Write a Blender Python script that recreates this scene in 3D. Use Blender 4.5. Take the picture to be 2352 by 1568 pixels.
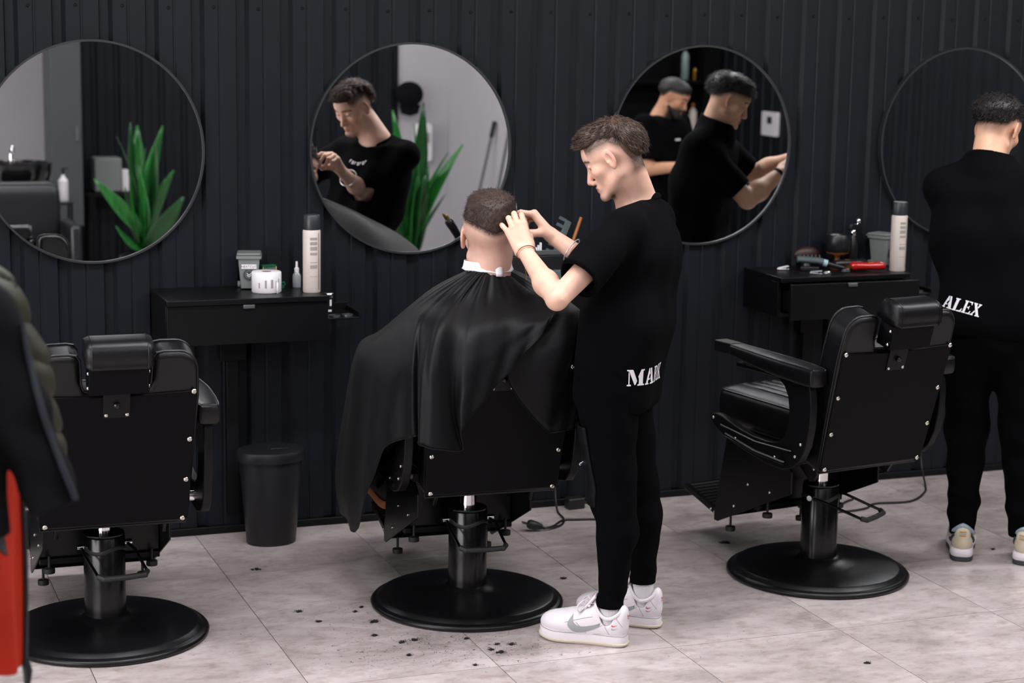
import bpy, math, random
import numpy as np
from mathutils import Matrix, Vector

for _o in list(bpy.data.objects):
    bpy.data.objects.remove(_o, do_unlink=True)
SC = bpy.context.scene
COL = SC.collection

# ---------------------------------------------------------------- camera
_R = np.array([0.9360456, -0.3514978, 0.0163672]); _U = np.array([0.0453989, 0.1667618, 0.9849515]); _F = np.array([0.3489377, 0.9212165, -0.1720543])
_cam = bpy.data.cameras.new('camera')
_cam.sensor_width = 36.0
_cam.sensor_fit = 'HORIZONTAL'
_cam.lens = 67.2669
_cam.dof.use_dof = True
_cam.dof.focus_distance = 6.05
_cam.dof.aperture_fstop = 3.4
_cam.clip_start = 0.05
cam = bpy.data.objects.new('camera', _cam)
COL.objects.link(cam)
cam.matrix_world = Matrix(((_R[0], _U[0], -_F[0], 0.0), (_R[1], _U[1], -_F[1], 0.0),
                           (_R[2], _U[2], -_F[2], 2.0175), (0, 0, 0, 1)))
SC.camera = cam

# ---------------------------------------------------------------- world, exposure
SC.view_settings.view_transform = 'Standard'
SC.view_settings.look = 'None'
SC.view_settings.exposure = -0.12
SC.view_settings.gamma = 1.0
SC.view_settings.use_curve_mapping = False
_w = bpy.data.worlds.new('world')
SC.world = _w
_w.use_nodes = True
_w.node_tree.nodes['Background'].inputs[0].default_value = (0.55, 0.6, 0.7, 1)
_w.node_tree.nodes['Background'].inputs[1].default_value = 0.05

# ---------------------------------------------------------------- ceiling lamps: area lights of the room
LAMP_W = 23.0
LAMPS = []
for _y, _p in ((5.15, 1.6), (2.6, 0.82), (0.3, 0.36)):
    for _i in range(5):
        _x = -0.2 + 1.75 * _i
        _l = bpy.data.lights.new('panel_light', 'AREA')
        _l.shape = 'RECTANGLE'
        _l.size = 1.2
        _l.size_y = 0.3
        _l.energy = LAMP_W * _p
        _l.color = (0.97, 0.98, 1.0)
        _lo = bpy.data.objects.new('lamp_glow', _l)
        COL.objects.link(_lo)
        LAMPS.append((_lo, _x, _y))

# daylight through the shop window in the left wall
_l = bpy.data.lights.new('window_daylight', 'AREA')
_l.shape = 'RECTANGLE'; _l.size = 3.2; _l.size_y = 2.0
_l.energy = 16.0; _l.color = (0.86, 0.93, 1.0)
WINDOW_LIGHT = bpy.data.objects.new('window_daylight', _l)
COL.objects.link(WINDOW_LIGHT)
WINDOW_LIGHT.location = (-2.12, 3.6, 1.55)
WINDOW_LIGHT.rotation_euler = (0, -math.pi / 2, 0)

# ---------------------------------------------------------------- helpers
PI = math.pi
def srgb(r, g, b):
    def c(v):
        v /= 255.0
        return v / 12.92 if v <= 0.04045 else ((v + 0.055) / 1.055) ** 2.4
    return (c(r), c(g), c(b), 1.0)

MATS = {}
def mat(name, col, rough=0.5, metal=0.0, spec=0.5, noise=0.0, nscale=20.0, bump=0.0, bscale=200.0,
        sheen=0.0, coat=0.0, stretch=None, col2=None):
    m = bpy.data.materials.new(name)
    m.use_nodes = True
    nt = m.node_tree
    b = nt.nodes['Principled BSDF']
    c = tuple(col) if len(col) == 4 else (*col, 1.0)
    b.inputs['Base Color'].default_value = c
    b.inputs['Roughness'].default_value = rough
    b.inputs['Metallic'].default_value = metal
    b.inputs['Specular IOR Level'].default_value = spec
    if sheen:
        b.inputs['Sheen Weight'].default_value = sheen
        b.inputs['Sheen Roughness'].default_value = 0.5
    if coat:
        b.inputs['Coat Weight'].default_value = coat
        b.inputs['Coat Roughness'].default_value = 0.15
    tc = nt.nodes.new('ShaderNodeTexCoord')
    src = tc.outputs['Object']
    if stretch:
        mp = nt.nodes.new('ShaderNodeMapping')
        mp.inputs['Scale'].default_value = stretch
        nt.links.new(src, mp.inputs['Vector'])
        src = mp.outputs['Vector']
    if noise:
        n = nt.nodes.new('ShaderNodeTexNoise')
        n.inputs['Scale'].default_value = nscale
        n.inputs['Detail'].default_value = 5
        nt.links.new(src, n.inputs['Vector'])
        mx = nt.nodes.new('ShaderNodeMix')
        mx.data_type = 'RGBA'
        lo = tuple(max(0, v * (1 - noise)) for v in c[:3]) + (1,)
        hi = tuple(v * (1 + noise) for v in c[:3]) + (1,)
        if col2:
            lo = tuple(col2)
            hi = c
        mx.inputs['A'].default_value = lo
        mx.inputs['B'].default_value = hi
        rmp = nt.nodes.new('ShaderNodeMapRange')
        rmp.inputs['From Min'].default_value = 0.3
        rmp.inputs['From Max'].default_value = 0.7
        nt.links.new(n.outputs['Fac'], rmp.inputs['Value'])
        nt.links.new(rmp.outputs['Result'], mx.inputs['Factor'])
        nt.links.new(mx.outputs['Result'], b.inputs['Base Color'])
    if bump:
        n2 = nt.nodes.new('ShaderNodeTexNoise')
        n2.inputs['Scale'].default_value = bscale
        n2.inputs['Detail'].default_value = 3
        nt.links.new(src, n2.inputs['Vector'])
        bp = nt.nodes.new('ShaderNodeBump')
        bp.inputs['Strength'].default_value = bump
        bp.inputs['Distance'].default_value = 0.002
        nt.links.new(n2.outputs['Fac'], bp.inputs['Height'])
        nt.links.new(bp.outputs['Normal'], b.inputs['Normal'])
    MATS[name] = m
    return m

def tag(o, label=None, cat=None, group=None, kind=None):
    if label: o['label'] = label
    if cat: o['category'] = cat
    if group: o['group'] = group
    if kind: o['kind'] = kind
    return o

def empty(name, loc=(0, 0, 0), rz=0.0, label=None, cat=None, group=None):
    o = bpy.data.objects.new(name, None)
    o.empty_display_size = 0.1
    COL.objects.link(o)
    o.location = loc
    o.rotation_euler = (0, 0, rz)
    return tag(o, label, cat, group)

def link_mesh(name, me, m=None, parent=None, smooth=True, sharp=35, loc=None):
    if m is not None:
        me.materials.clear()
        for mm in (m if isinstance(m, (list, tuple)) else [m]):
            me.materials.append(MATS[mm] if isinstance(mm, str) else mm)
    if smooth and len(me.polygons):
        me.polygons.foreach_set('use_smooth', [True] * len(me.polygons))
        if sharp and sharp < 180:
            me.set_sharp_from_angle(angle=math.radians(sharp))
    o = bpy.data.objects.new(name, me)
    COL.objects.link(o)
    if parent is not None: o.parent = parent
    if loc is not None: o.location = loc
    return o

def copy_tree(o, parent=None):
    c = o.copy()
    COL.objects.link(c)
    c.parent = parent
    for ch in list(o.children):
        copy_tree(ch, c)
    return c

def unit(v):
    v = np.asarray(v, float)
    return v / (np.linalg.norm(v) + 1e-12)

def frame_of(d):
    d = unit(d)
    a = np.array([0, 0, 1.0]) if abs(d[2]) < 0.9 else np.array([1.0, 0, 0])
    u = unit(np.cross(a, d))
    return u, np.cross(d, u)

def catmull(pts, n=8, closed=False):
    P = np.asarray(pts, float)
    N = len(P)
    out = []
    segs = N if closed else N - 1
    for i in range(segs):
        if closed:
            p0, p1, p2, p3 = P[(i - 1) % N], P[i], P[(i + 1) % N], P[(i + 2) % N]
        else:
            p1, p2 = P[i], P[i + 1]
            p0 = P[i - 1] if i > 0 else 2 * p1 - p2
            p3 = P[i + 2] if i + 2 < N else 2 * p2 - p1
        for k in range(n):
            t = k / n
            out.append(0.5 * (2 * p1 + (p2 - p0) * t + (2 * p0 - 5 * p1 + 4 * p2 - p3) * t * t
                              + (3 * p1 - p0 - 3 * p2 + p3) * t ** 3))
    if not closed: out.append(P[-1])
    return np.array(out)

class MB:
    """collects shapes, builds ONE mesh object"""
    def __init__(s):
        s.v = []; s.f = []
    def add(s, V, Fc):
        o = len(s.v)
        s.v.extend([tuple(map(float, p)) for p in V])
        s.f.extend([tuple(int(i) + o for i in q) for q in Fc])
        return s
    def box(s, c, d, rot=None):
        c = np.array(c, float); h = np.array(d, float) / 2
        V = np.array([[sx, sy, sz] for sx in (-1, 1) for sy in (-1, 1) for sz in (-1, 1)]) * h
        if rot is not None: V = V @ np.array(rot).T
        return s.add(V + c, [(0, 1, 3, 2), (4, 6, 7, 5), (0, 4, 5, 1), (2, 3, 7, 6), (0, 2, 6, 4), (1, 5, 7, 3)])
    def lathe(s, prof, c=(0, 0, 0), axis=(0, 0, 1), n=32, sx=1.0, sy=1.0, ring=False):
        """prof: (radius, height) list from bottom to top"""
        d = unit(axis); u, w = frame_of(d)
        if abs(d[2]) > 0.99: u, w = np.array([1.0, 0, 0]), np.array([0, 1.0, 0]) * np.sign(d[2])
        V = []; Fc = []; rings = []
        for r, h in prof:
            if r < 1e-6:
                rings.append([len(V)]); V.append(np.array(c) + d * h)
            else:
                rings.append(list(range(len(V), len(V) + n)))
                for k in range(n):
                    a = 2 * PI * k / n
                    V.append(np.array(c) + d * h + u * r * sx * math.cos(a) + w * r * sy * math.sin(a))
        for a, b in (list(zip(rings[:-1], rings[1:])) + ([(rings[-1], rings[0])] if ring else [])):
            for k in range(n):
                k2 = (k + 1) % n
                if len(a) == 1 and len(b) == 1: continue
                if len(a) == 1: Fc.append((a[0], b[k2], b[k]))
                elif len(b) == 1: Fc.append((a[k], a[k2], b[0]))
                else: Fc.append((a[k], a[k2], b[k2], b[k]))
        if len(rings[0]) > 1 and not ring: Fc.append(tuple(reversed(rings[0])))
        if len(rings[-1]) > 1 and not ring: Fc.append(tuple(rings[-1]))
        return s.add(V, Fc)
    def cyl(s, p0, p1, r, n=16, r2=None):
        p0 = np.array(p0, float); p1 = np.array(p1, float)
        L = np.linalg.norm(p1 - p0)
        return s.lathe([(r, 0), (r if r2 is None else r2, L)], p0, p1 - p0, n)
    def ball(s, c, r, n=16, m=10, rot=None):
        r = np.array(r if hasattr(r, '__len__') else (r, r, r), float)
        V = [(0, 0, -1)]; Fc = []
        for j in range(1, m):
            a = -PI / 2 + PI * j / m
            for k in range(n):
                t = 2 * PI * k / n
                V.append((math.cos(a) * math.cos(t), math.cos(a) * math.sin(t), math.sin(a)))
        V.append((0, 0, 1))
        V = np.array(V) * r
        if rot is not None: V = V @ np.array(rot).T
        for k in range(n):
            Fc.append((0, 1 + (k + 1) % n, 1 + k))
            for j in range(m - 2):
                a = 1 + j * n
                Fc.append((a + k, a + (k + 1) % n, a + n + (k + 1) % n, a + n + k))
            a = 1 + (m - 2) * n
            Fc.append((a + k, a + (k + 1) % n, len(V) - 1))
        return s.add(V + np.array(c), Fc)
    def tube(s, path, r, n=10, closed=False, flat=None, up=None):
        """swept circle / ellipse; r may be a list; flat=(a,b) scales the two axes"""
        P = np.asarray(path, float); N = len(P)
        T = np.gradient(P, axis=0) if not closed else np.roll(P, -1, 0) - np.roll(P, 1, 0)
        T /= (np.linalg.norm(T, axis=1)[:, None] + 1e-12)
        u, w = frame_of(T[0])
        if up is not None:
            u = unit(np.cross(up, T[0])); w = np.cross(T[0], u)
        V = []; Fc = []
        R_ = np.broadcast_to(np.asarray(r, float), (N,))
        fa, fb = flat if flat else (1, 1)
        for i in range(N):
            if up is not None:
                u = unit(np.cross(up, T[i])); w = np.cross(T[i], u)
            else:
                u = unit(u - T[i] * (u @ T[i])); w = np.cross(T[i], u)
            for k in range(n):
                a = 2 * PI * (k + 0.5) / n
                V.append(P[i] + R_[i] * (fa * math.cos(a) * u + fb * math.sin(a) * w))
        for i in range(N if closed else N - 1):
            j = (i + 1) % N
            for k in range(n):
                k2 = (k + 1) % n
                Fc.append((i * n + k, i * n + k2, j * n + k2, j * n + k))
        if not closed:
            Fc.append(tuple(reversed(range(n)))); Fc.append(tuple(range((N - 1) * n, N * n)))
        return s.add(V, Fc)
    def prism(s, poly, thick, o=(0, 0, 0), ax=(1, 0, 0), ay=(0, 1, 0), hole=None):
        """poly in plane (ax, ay) at o, extruded +-thick/2 along ax x ay"""
        ax = np.array(ax, float); ay = np.array(ay, float); nz = np.cross(ax, ay); o = np.array(o, float)
        poly = list(poly); n = len(poly)
        if hole is None:
            V = [o + ax * x + ay * y + nz * t for t in (-thick / 2, thick / 2) for x, y in poly]
            Fc = [tuple(reversed(range(n))), tuple(range(n, 2 * n))]
            Fc += [(k, (k + 1) % n, n + (k + 1) % n, n + k) for k in range(n)]
            return s.add(V, Fc)
        # ring between two polylines with the same number of points
        h = list(hole); assert len(h) == n
        V = [o + ax * x + ay * y + nz * t for t in (-thick / 2, thick / 2) for x, y in poly + h]
        Fc = []
        for k in range(n):
            j = (k + 1) % n
            Fc += [(k, n + k, n + j, j), (2 * n + k, 2 * n + j, 3 * n + j, 3 * n + k),
                   (k, j, 2 * n + j, 2 * n + k), (n + k, 3 * n + k, 3 * n + j, n + j)]
        return s.add(V, Fc)
    def grid(s, G):
        """G: (a, b, 3) array of points"""
        a, b = G.shape[:2]
        Fc = [(i * b + j, i * b + j + 1, (i + 1) * b + j + 1, (i + 1) * b + j) for i in range(a - 1) for j in range(b - 1)]
        return s.add(G.reshape(-1, 3), Fc)
    def mesh(s, name):
        me = bpy.data.meshes.new(name)
        me.from_pydata(s.v, [], s.f)
        me.validate()
        me.update()
        return me
    def build(s, name, m, parent=None, bevel=0.0, seg=2, smooth=True, sharp=35, subsurf=0, solid=0.0, loc=None):
        o = link_mesh(name, s.mesh(name), m, parent, smooth, sharp if not bevel else 40, loc)
        if solid:
            md = o.modifiers.new('solid', 'SOLIDIFY'); md.thickness = solid; md.offset = 0
        if bevel:
            md = o.modifiers.new('bevel', 'BEVEL')
            md.width = bevel; md.segments = seg; md.limit_method = 'ANGLE'; md.angle_limit = math.radians(40)
        if subsurf:
            md = o.modifiers.new('sub', 'SUBSURF'); md.levels = subsurf; md.render_levels = subsurf
        return o

def rotz(a):
    c, s = math.cos(a), math.sin(a)
    return np.array([[c, -s, 0], [s, c, 0], [0, 0, 1.0]])
def rotx(a):
    c, s = math.cos(a), math.sin(a)
    return np.array([[1.0, 0, 0], [0, c, -s], [0, s, c]])
def roty(a):
    c, s = math.cos(a), math.sin(a)
    return np.array([[c, 0, s], [0, 1.0, 0], [-s, 0, c]])

def rrect(w, h, r, n=5):
    """rounded rectangle outline centred on 0"""
    out = []
    for cx, cy, a0 in ((w / 2 - r, h / 2 - r, 0), (-w / 2 + r, h / 2 - r, 90), (-w / 2 + r, -h / 2 + r, 180), (w / 2 - r, -h / 2 + r, 270)):
        for k in range(n + 1):
            a = math.radians(a0 + 90 * k / n)
            out.append((cx + r * math.cos(a), cy + r * math.sin(a)))
    return out

# ---------------------------------------------------------------- signed-distance modelling
def smin(a, b, k):
    if k <= 0: return np.minimum(a, b)
    h = np.clip(0.5 + 0.5 * (b - a) / k, 0, 1)
    return b + (a - b) * h - k * h * (1 - h)
def smax(a, b, k):
    return -smin(-a, -b, k)
def d_cone(p, a, b, r1, r2):
    """round cone (tapered capsule)"""
    a = np.asarray(a, float); b = np.asarray(b, float)
    ba = b - a
    l = np.linalg.norm(ba) + 1e-9
    d = ba / l
    q = p - a
    y = q @ d
    x = np.sqrt(np.maximum((q * q).sum(1) - y * y, 0))
    s = np.clip((r1 - r2) / l, -0.99, 0.99)
    c = math.sqrt(1 - s * s)
    k = y - x * (s / c)          # projection that accounts for the taper
    t = np.clip(k / l, 0, 1)
    cx = y - t * l
    return np.sqrt(x * x + cx * cx) - (r1 + (r2 - r1) * t)
def d_ell(p, c, r, rot=None):
    q = p - np.asarray(c, float)
    if rot is not None: q = q @ np.asarray(rot)
    r = np.asarray(r, float)
    k0 = np.linalg.norm(q / r, axis=1)
    k1 = np.linalg.norm(q / (r * r), axis=1) + 1e-9
    return k0 * (k0 - 1.0) / k1
def d_box(p, c, h, rad=0.0, rot=None):
    q = p - np.asarray(c, float)
    if rot is not None: q = q @ np.asarray(rot)
    q = np.abs(q) - (np.asarray(h, float) - rad)
    return np.linalg.norm(np.maximum(q, 0), axis=1) + np.minimum(q.max(1), 0) - rad
def d_chain(p, pts, rs, k=0.0):
    d = None
    for i in range(len(pts) - 1):
        e = d_cone(p, pts[i], pts[i + 1], rs[i], rs[i + 1])
        d = e if d is None else smin(d, e, k)
    return d

def isosurf(fn, lo, hi, h, levels=3, slack=1.35):
    """surface nets on a sparse grid refined towards the surface -> (verts, quads)"""
    lo = np.asarray(lo, float); hi = np.asarray(hi, float)
    S = 2 ** levels
    n = np.ceil((hi - lo) / (h * S)).astype(int)
    g = np.stack(np.meshgrid(*[np.arange(k) for k in n], indexing='ij'), -1).reshape(-1, 3)
    for lv in range(levels, -1, -1):
        s = 2 ** lv
        c = lo + (g + 0.5) * h * s
        d = fn(c)
        g = g[np.abs(d) < 0.87 * h * s * slack + 0.002]
        if lv:
            off = np.array([[i, j, k] for i in (0, 1) for j in (0, 1) for k in (0, 1)])
            g = (g[:, None, :] * 2 + off[None]).reshape(-1, 3)
    M = 4096
    key = lambda q: (q[:, 0] * M + q[:, 1]) * M + q[:, 2]
    off = np.array([[i, j, k] for i in (0, 1) for j in (0, 1) for k in (0, 1)])
    cn = (g[:, None, :] + off[None]).reshape(-1, 3)
    ck = key(cn)
    uk, ui, inv = np.unique(ck, return_index=True, return_inverse=True)
    val = fn(lo + cn[ui] * h)[inv].reshape(-1, 8)
    neg = val < 0
    act = neg.any(1) & (~neg).any(1)
    g = g[act]; val = val[act]; neg = neg[act]
    P = np.zeros((len(g), 3)); cnt = np.zeros(len(g))
    for a in range(8):
        for b in range(a + 1, 8):
            if np.abs(off[a] - off[b]).sum() != 1: continue
            m = neg[:, a] != neg[:, b]
            t = val[m, a] / (val[m, a] - val[m, b])
            P[m] += off[a] + (off[b] - off[a]) * t[:, None]
            cnt[m] += 1
    V = lo + (g + P / cnt[:, None]) * h
    gk = key(g)
    order = np.argsort(gk); sk = gk[order]
    def find(q):
        kq = key(q)
        i = np.clip(np.searchsorted(sk, kq), 0, len(sk) - 1)
        return np.where(sk[i] == kq, order[i], -1)
    quads = []
    for ax in range(3):
        a1, a2 = (ax + 1) % 3, (ax + 2) % 3
        e = np.zeros(3, int); e[ax] = 1
        i1 = int(e[0] * 4 + e[1] * 2 + e[2])
        m = neg[:, 0] != neg[:, i1]
        idx = np.nonzero(m)[0]
        b1 = np.zeros(3, int); b1[a1] = 1
        b2 = np.zeros(3, int); b2[a2] = 1
        n1 = find(g[idx] - b1); n2 = find(g[idx] - b2); n3 = find(g[idx] - b1 - b2)
        ok = (n1 >= 0) & (n2 >= 0) & (n3 >= 0)
        idx, n1, n2, n3 = idx[ok], n1[ok], n2[ok], n3[ok]
        q = np.stack([idx, n1, n3, n2], 1)
        fl = ~neg[idx, 0]
        q[fl] = q[fl][:, ::-1]
        quads.append(q)
    Q = np.concatenate(quads)
    # one Newton step on to the surface
    e = h * 0.3
    d0 = fn(V)
    gr = np.stack([(fn(V + np.eye(3)[k] * e) - d0) / e for k in range(3)], 1)
    gl = (gr * gr).sum(1) + 1e-9
    st = np.clip(d0 / np.sqrt(gl), -h, h)[:, None] * gr / np.sqrt(gl)[:, None]
    return V - st, Q

def fast_mesh(name, V, Q):
    me = bpy.data.meshes.new(name)
    V = np.asarray(V, np.float32); Q = np.asarray(Q, np.int32)
    me.vertices.add(len(V)); me.vertices.foreach_set('co', V.ravel())
    n = Q.shape[1]
    me.loops.add(Q.size); me.loops.foreach_set('vertex_index', Q.ravel())
    me.polygons.add(len(Q))
    me.polygons.foreach_set('loop_start', np.arange(0, Q.size, n, dtype=np.int32))
    me.update(calc_edges=True)
    me.validate()
    return me

def sdf_obj(name, fn, lo, hi, h, m, parent=None, attrs=None, levels=3, org=None):
    V, Q = isosurf(fn, lo, hi, h, levels)
    me = fast_mesh(name, V if org is None else V - np.asarray(org), Q)
    if attrs:
        for an, af in attrs.items():
            at = me.attributes.new(an, 'FLOAT', 'POINT')
            at.data.foreach_set('value', np.asarray(af(V), np.float32))
    return link_mesh(name, me, m, parent, True, 180)

def project(fn, P, d, start, steps=60, lim=0.06):
    """march points P along d until they meet the surface fn = 0; points that miss stop after start + lim"""
    P0 = np.asarray(P, float) - np.asarray(d, float) * start
    d = np.asarray(d, float)
    t = np.zeros(len(P0))
    for _ in range(steps):
        t = np.clip(t + 0.9 * np.clip(fn(P0 + d * t[:, None]), -0.05, 0.05), 0, start + lim)
    return P0 + d * t[:, None]
# ================================================================ materials of the setting
def floor_mat():
    m = bpy.data.materials.new('stone_tile')
    m.use_nodes = True
    nt = m.node_tree; L = nt.links.new
    b = nt.nodes['Principled BSDF']
    g = nt.nodes.new('ShaderNodeNewGeometry')
    oi = nt.nodes.new('ShaderNodeObjectInfo')
    add = nt.nodes.new('ShaderNodeVectorMath'); add.operation = 'MULTIPLY_ADD'
    add.inputs[1].default_value = (1, 1, 1)
    cmb = nt.nodes.new('ShaderNodeCombineXYZ')
    mul = nt.nodes.new('ShaderNodeMath'); mul.operation = 'MULTIPLY'; mul.inputs[1].default_value = 37.0
    L(oi.outputs['Random'], mul.inputs[0]); L(mul.outputs[0], cmb.inputs['Z'])
    L(g.outputs['Position'], add.inputs[0]); L(cmb.outputs[0], add.inputs[2])
    mp = nt.nodes.new('ShaderNodeMapping'); mp.inputs['Scale'].default_value = (1.0, 1.7, 1.0)
    L(add.outputs[0], mp.inputs['Vector'])
    n1 = nt.nodes.new('ShaderNodeTexNoise'); n1.inputs['Scale'].default_value = 3.2; n1.inputs['Detail'].default_value = 9; n1.inputs['Roughness'].default_value = 0.62; n1.inputs['Distortion'].default_value = 0.6
    n2 = nt.nodes.new('ShaderNodeTexNoise'); n2.inputs['Scale'].default_value = 16; n2.inputs['Detail'].default_value = 8; n2.inputs['Roughness'].default_value = 0.7
    L(mp.outputs[0], n1.inputs['Vector']); L(mp.outputs[0], n2.inputs['Vector'])
    r1 = nt.nodes.new('ShaderNodeValToRGB')
    e = r1.color_ramp.elements
    e[0].position = 0.30; e[0].color = srgb(156, 146, 142)
    e[1].position = 0.66; e[1].color = srgb(200, 188, 187)
    x = r1.color_ramp.elements.new(0.47); x.color = srgb(182, 170, 168)
    L(n1.outputs['Fac'], r1.inputs['Fac'])
    r2 = nt.nodes.new('ShaderNodeValToRGB')
    e = r2.color_ramp.elements
    e[0].position = 0.30; e[0].color = srgb(222, 214, 206)
    e[1].position = 0.52; e[1].color = (1, 1, 1, 1)
    L(n2.outputs['Fac'], r2.inputs['Fac'])
    mx = nt.nodes.new('ShaderNodeMix'); mx.data_type = 'RGBA'; mx.blend_type = 'MULTIPLY'
    mx.inputs['Factor'].default_value = 0.9
    L(r1.outputs[0], mx.inputs['A']); L(r2.outputs[0], mx.inputs['B'])
    L(mx.outputs['Result'], b.inputs['Base Color'])
    rr = nt.nodes.new('ShaderNodeMapRange')
    rr.inputs['To Min'].default_value = 0.16; rr.inputs['To Max'].default_value = 0.30
    L(n1.outputs['Fac'], rr.inputs['Value']); L(rr.outputs[0], b.inputs['Roughness'])
    b.inputs['Specular IOR Level'].default_value = 0.55
    MATS['stone_tile'] = m
floor_mat()
mat('grout', srgb(96, 86, 74), 0.9)
mat('black_sheet', srgb(19, 22, 29), 0.45, spec=0.22, noise=0.12, nscale=6, bump=0.08, bscale=700)
mat('black_paint', srgb(10, 10, 13), 0.5, spec=0.22)
mat('white_paint', srgb(180, 177, 182), 0.8, noise=0.02, nscale=3)
mat('ceiling_paint', srgb(150, 150, 152), 0.9)
mat('grey_door', srgb(66, 70, 73), 0.5)
mat('mirror_glass', (0.90, 0.91, 0.91, 1), 0.0, 1.0)
mat('mirror_frame', srgb(74, 76, 80), 0.32, 0.7)
mat('black_laminate', srgb(9, 9, 11), 0.36, spec=0.25, noise=0.1, nscale=14, stretch=(1, 8, 8))
mat('grey_metal', srgb(120, 122, 126), 0.35, 0.8)
mat('chrome', (0.82, 0.82, 0.83, 1), 0.12, 1.0)
mat('white_plastic', srgb(222, 218, 222), 0.4)
mat('lamp_diffuser', (0.9, 0.9, 0.9, 1), 0.6)
_lm = MATS['lamp_diffuser'].node_tree.nodes['Principled BSDF']
_lm.inputs['Emission Color'].default_value = (1, 0.97, 0.98, 1)
_lm.inputs['Emission Strength'].default_value = 6.0

# ================================================================ floor
WX0, WX1, WY0, WYB, CZ = -2.209, 7.391, -1.85, 7.10, 3.0
fl = MB().box(((WX0 + WX1) / 2, (WY0 + WYB) / 2 - 0.01, -0.043), (WX1 - WX0 + 0.2, WYB - WY0 + 0.2, 0.08)).build('floor', 'grout', smooth=False)
tag(fl, 'glossy pale stone-look tile floor with thin dark joints', kind='structure')
_tm = MB().box((0, 0, -0.005), (0.5972, 0.5972, 0.01)).mesh('tile')
_tm.materials.append(MATS['stone_tile'])
for _i in range(16):
    for _j in range(15):
        t = bpy.data.objects.new('tile', _tm)
        COL.objects.link(t)
        t.parent = fl
        t.location = (0.791 - 3.0 + 0.6 * _i + 0.3, 7.123 - 0.6 * _j - 0.3, 0)

# ================================================================ ribbed sheet walls
PITCH = 0.1672
def rib_profile(n):
    """outline of a trapezoid sheet over n ribs: (along, depth) with depth 0 = front"""
    out = []
    for k in range(n):
        x = k * PITCH
        out += [(x, 0.0), (x + 0.006, 0.018), (x + 0.036, 0.018), (x + 0.050, 0.0),
                (x + 0.100, 0.0), (x + 0.103, 0.003), (x + 0.109, 0.003), (x + 0.112, 0.0)]
    out.append((n * PITCH, 0.0))
    return out
def rib_mesh(n, z0, z1, name='ribbed_sheet'):
    P = rib_profile(n)
    mb = MB()
    V = [(x, d, z) for z in (z0, z1) for x, d in P]
    V += [(x, 0.034, z) for z in (z0, z1) for x in (0, n * PITCH)]
    m = len(P)
    Fc = [(k, k + 1, m + k + 1, m + k) for k in range(m - 1)]
    o = 2 * m
    Fc += [(0, m, o + 2, o), (m - 1, o + 1, o + 3, 2 * m - 1), (o, o + 2, o + 3, o + 1)]
    mb.add(V, Fc)
    me = mb.mesh(name)
    me.materials.append(MATS['black_sheet'])
    return me
_sheet = rib_mesh(5, 0.030, CZ)
_screw = MB().lathe([(0.006, 0), (0.006, 0.003), (0.0035, 0.005), (0, 0.005)], (0, 0, 0), (0, -1, 0), 8).mesh('sheet_screw')
_screw.materials.append(MATS['black_paint'])
def sheet_wall(wall, x0, y0, n_sheets, rz=0.0, screws=True):
    for k in range(n_sheets):
        s = bpy.data.objects.new('ribbed_sheet', _sheet)
        COL.objects.link(s)
        s.parent = wall
        off = rotz(rz) @ np.array([k * 5 * PITCH, 0, 0])
        s.location = (x0 + off[0], y0 + off[1], 0)
        s.rotation_euler = (0, 0, rz)
        if screws:
            for q in range(5):
                c = bpy.data.objects.new('sheet_screw', _screw)
                COL.objects.link(c)
                c.parent = s
                c.location = (q * PITCH + 0.085, 0, 1.995 if q % 2 else 2.0)
def slab(name, c, d, m, label):
    o = MB().box(c, d).build(name, m, smooth=False)
    return tag(o, label, kind='structure')
wall_back = slab('wall_back', ((WX0 + WX1) / 2, WYB + 0.065, CZ / 2), (WX1 - WX0 + 0.4, 0.1, CZ), 'black_paint', 'black ribbed metal sheet wall behind the mirrors')
# a rib edge stands at x = 2.738
_x0 = 2.738 - PITCH * 30
sheet_wall(wall_back, _x0, WYB - 0.02, 12)
b_ = MB().box(((WX0 + WX1) / 2, WYB - 0.0265, 0.015), (WX1 - WX0, 0.013, 0.030)).build('baseboard_back', 'black_paint', bevel=0.003)
tag(b_, 'black skirting strip along the foot of the ribbed wall', kind='structure')
wall_left = slab('wall_left', (WX0 - 0.05, (WY0 + WYB) / 2, CZ / 2), (0.1, WYB - WY0 + 0.4, CZ), 'white_paint', 'plain white side wall')
_wn = MB().box((WX0 + 0.006, 3.6, 1.55), (0.012, 3.3, 2.1)).build('window_1', 'lamp_diffuser', smooth=False)
tag(_wn, 'large shop window in the left wall letting in daylight', kind='structure')
for _yy in (1.93, 3.6, 5.27):
    MB().box((WX0 + 0.02, _yy, 1.55), (0.04, 0.06, 2.2)).build('window_post', 'black_paint', _wn)
for _zz in (0.47, 2.63):
    MB().box((WX0 + 0.02, 3.6, _zz), (0.04, 3.4, 0.06)).build('window_rail', 'black_paint', _wn)
wall_front = slab('wall_front', (0.0, WY0 - 0.05, CZ / 2), (4.6, 0.1, CZ), 'white_paint', 'plain white wall behind the wash basin')
wall_feature = slab('wall_feature', (3.225, -0.93, CZ / 2), (2.45, 0.98, CZ), 'black_paint', 'black ribbed wall section seen in the mirrors')
sheet_wall(wall_feature, 2.0 + 2.508, -0.404, 3, PI, False)
wall_recess = slab('wall_recess', (4.73, -0.47, CZ / 2), (0.44, 0.1, CZ), 'white_paint', 'narrow white wall beside the black ribbed section')
wall_partition = slab('wall_partition', (4.98, 0.42, CZ / 2), (0.1, 1.88, CZ), 'white_paint', 'white partition wall with mops leaning on it')
wall_corner = slab('wall_corner', (6.2, -0.47, CZ / 2), (2.3, 0.1, CZ), 'black_paint', 'black wall behind the shelf of bottles')
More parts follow.
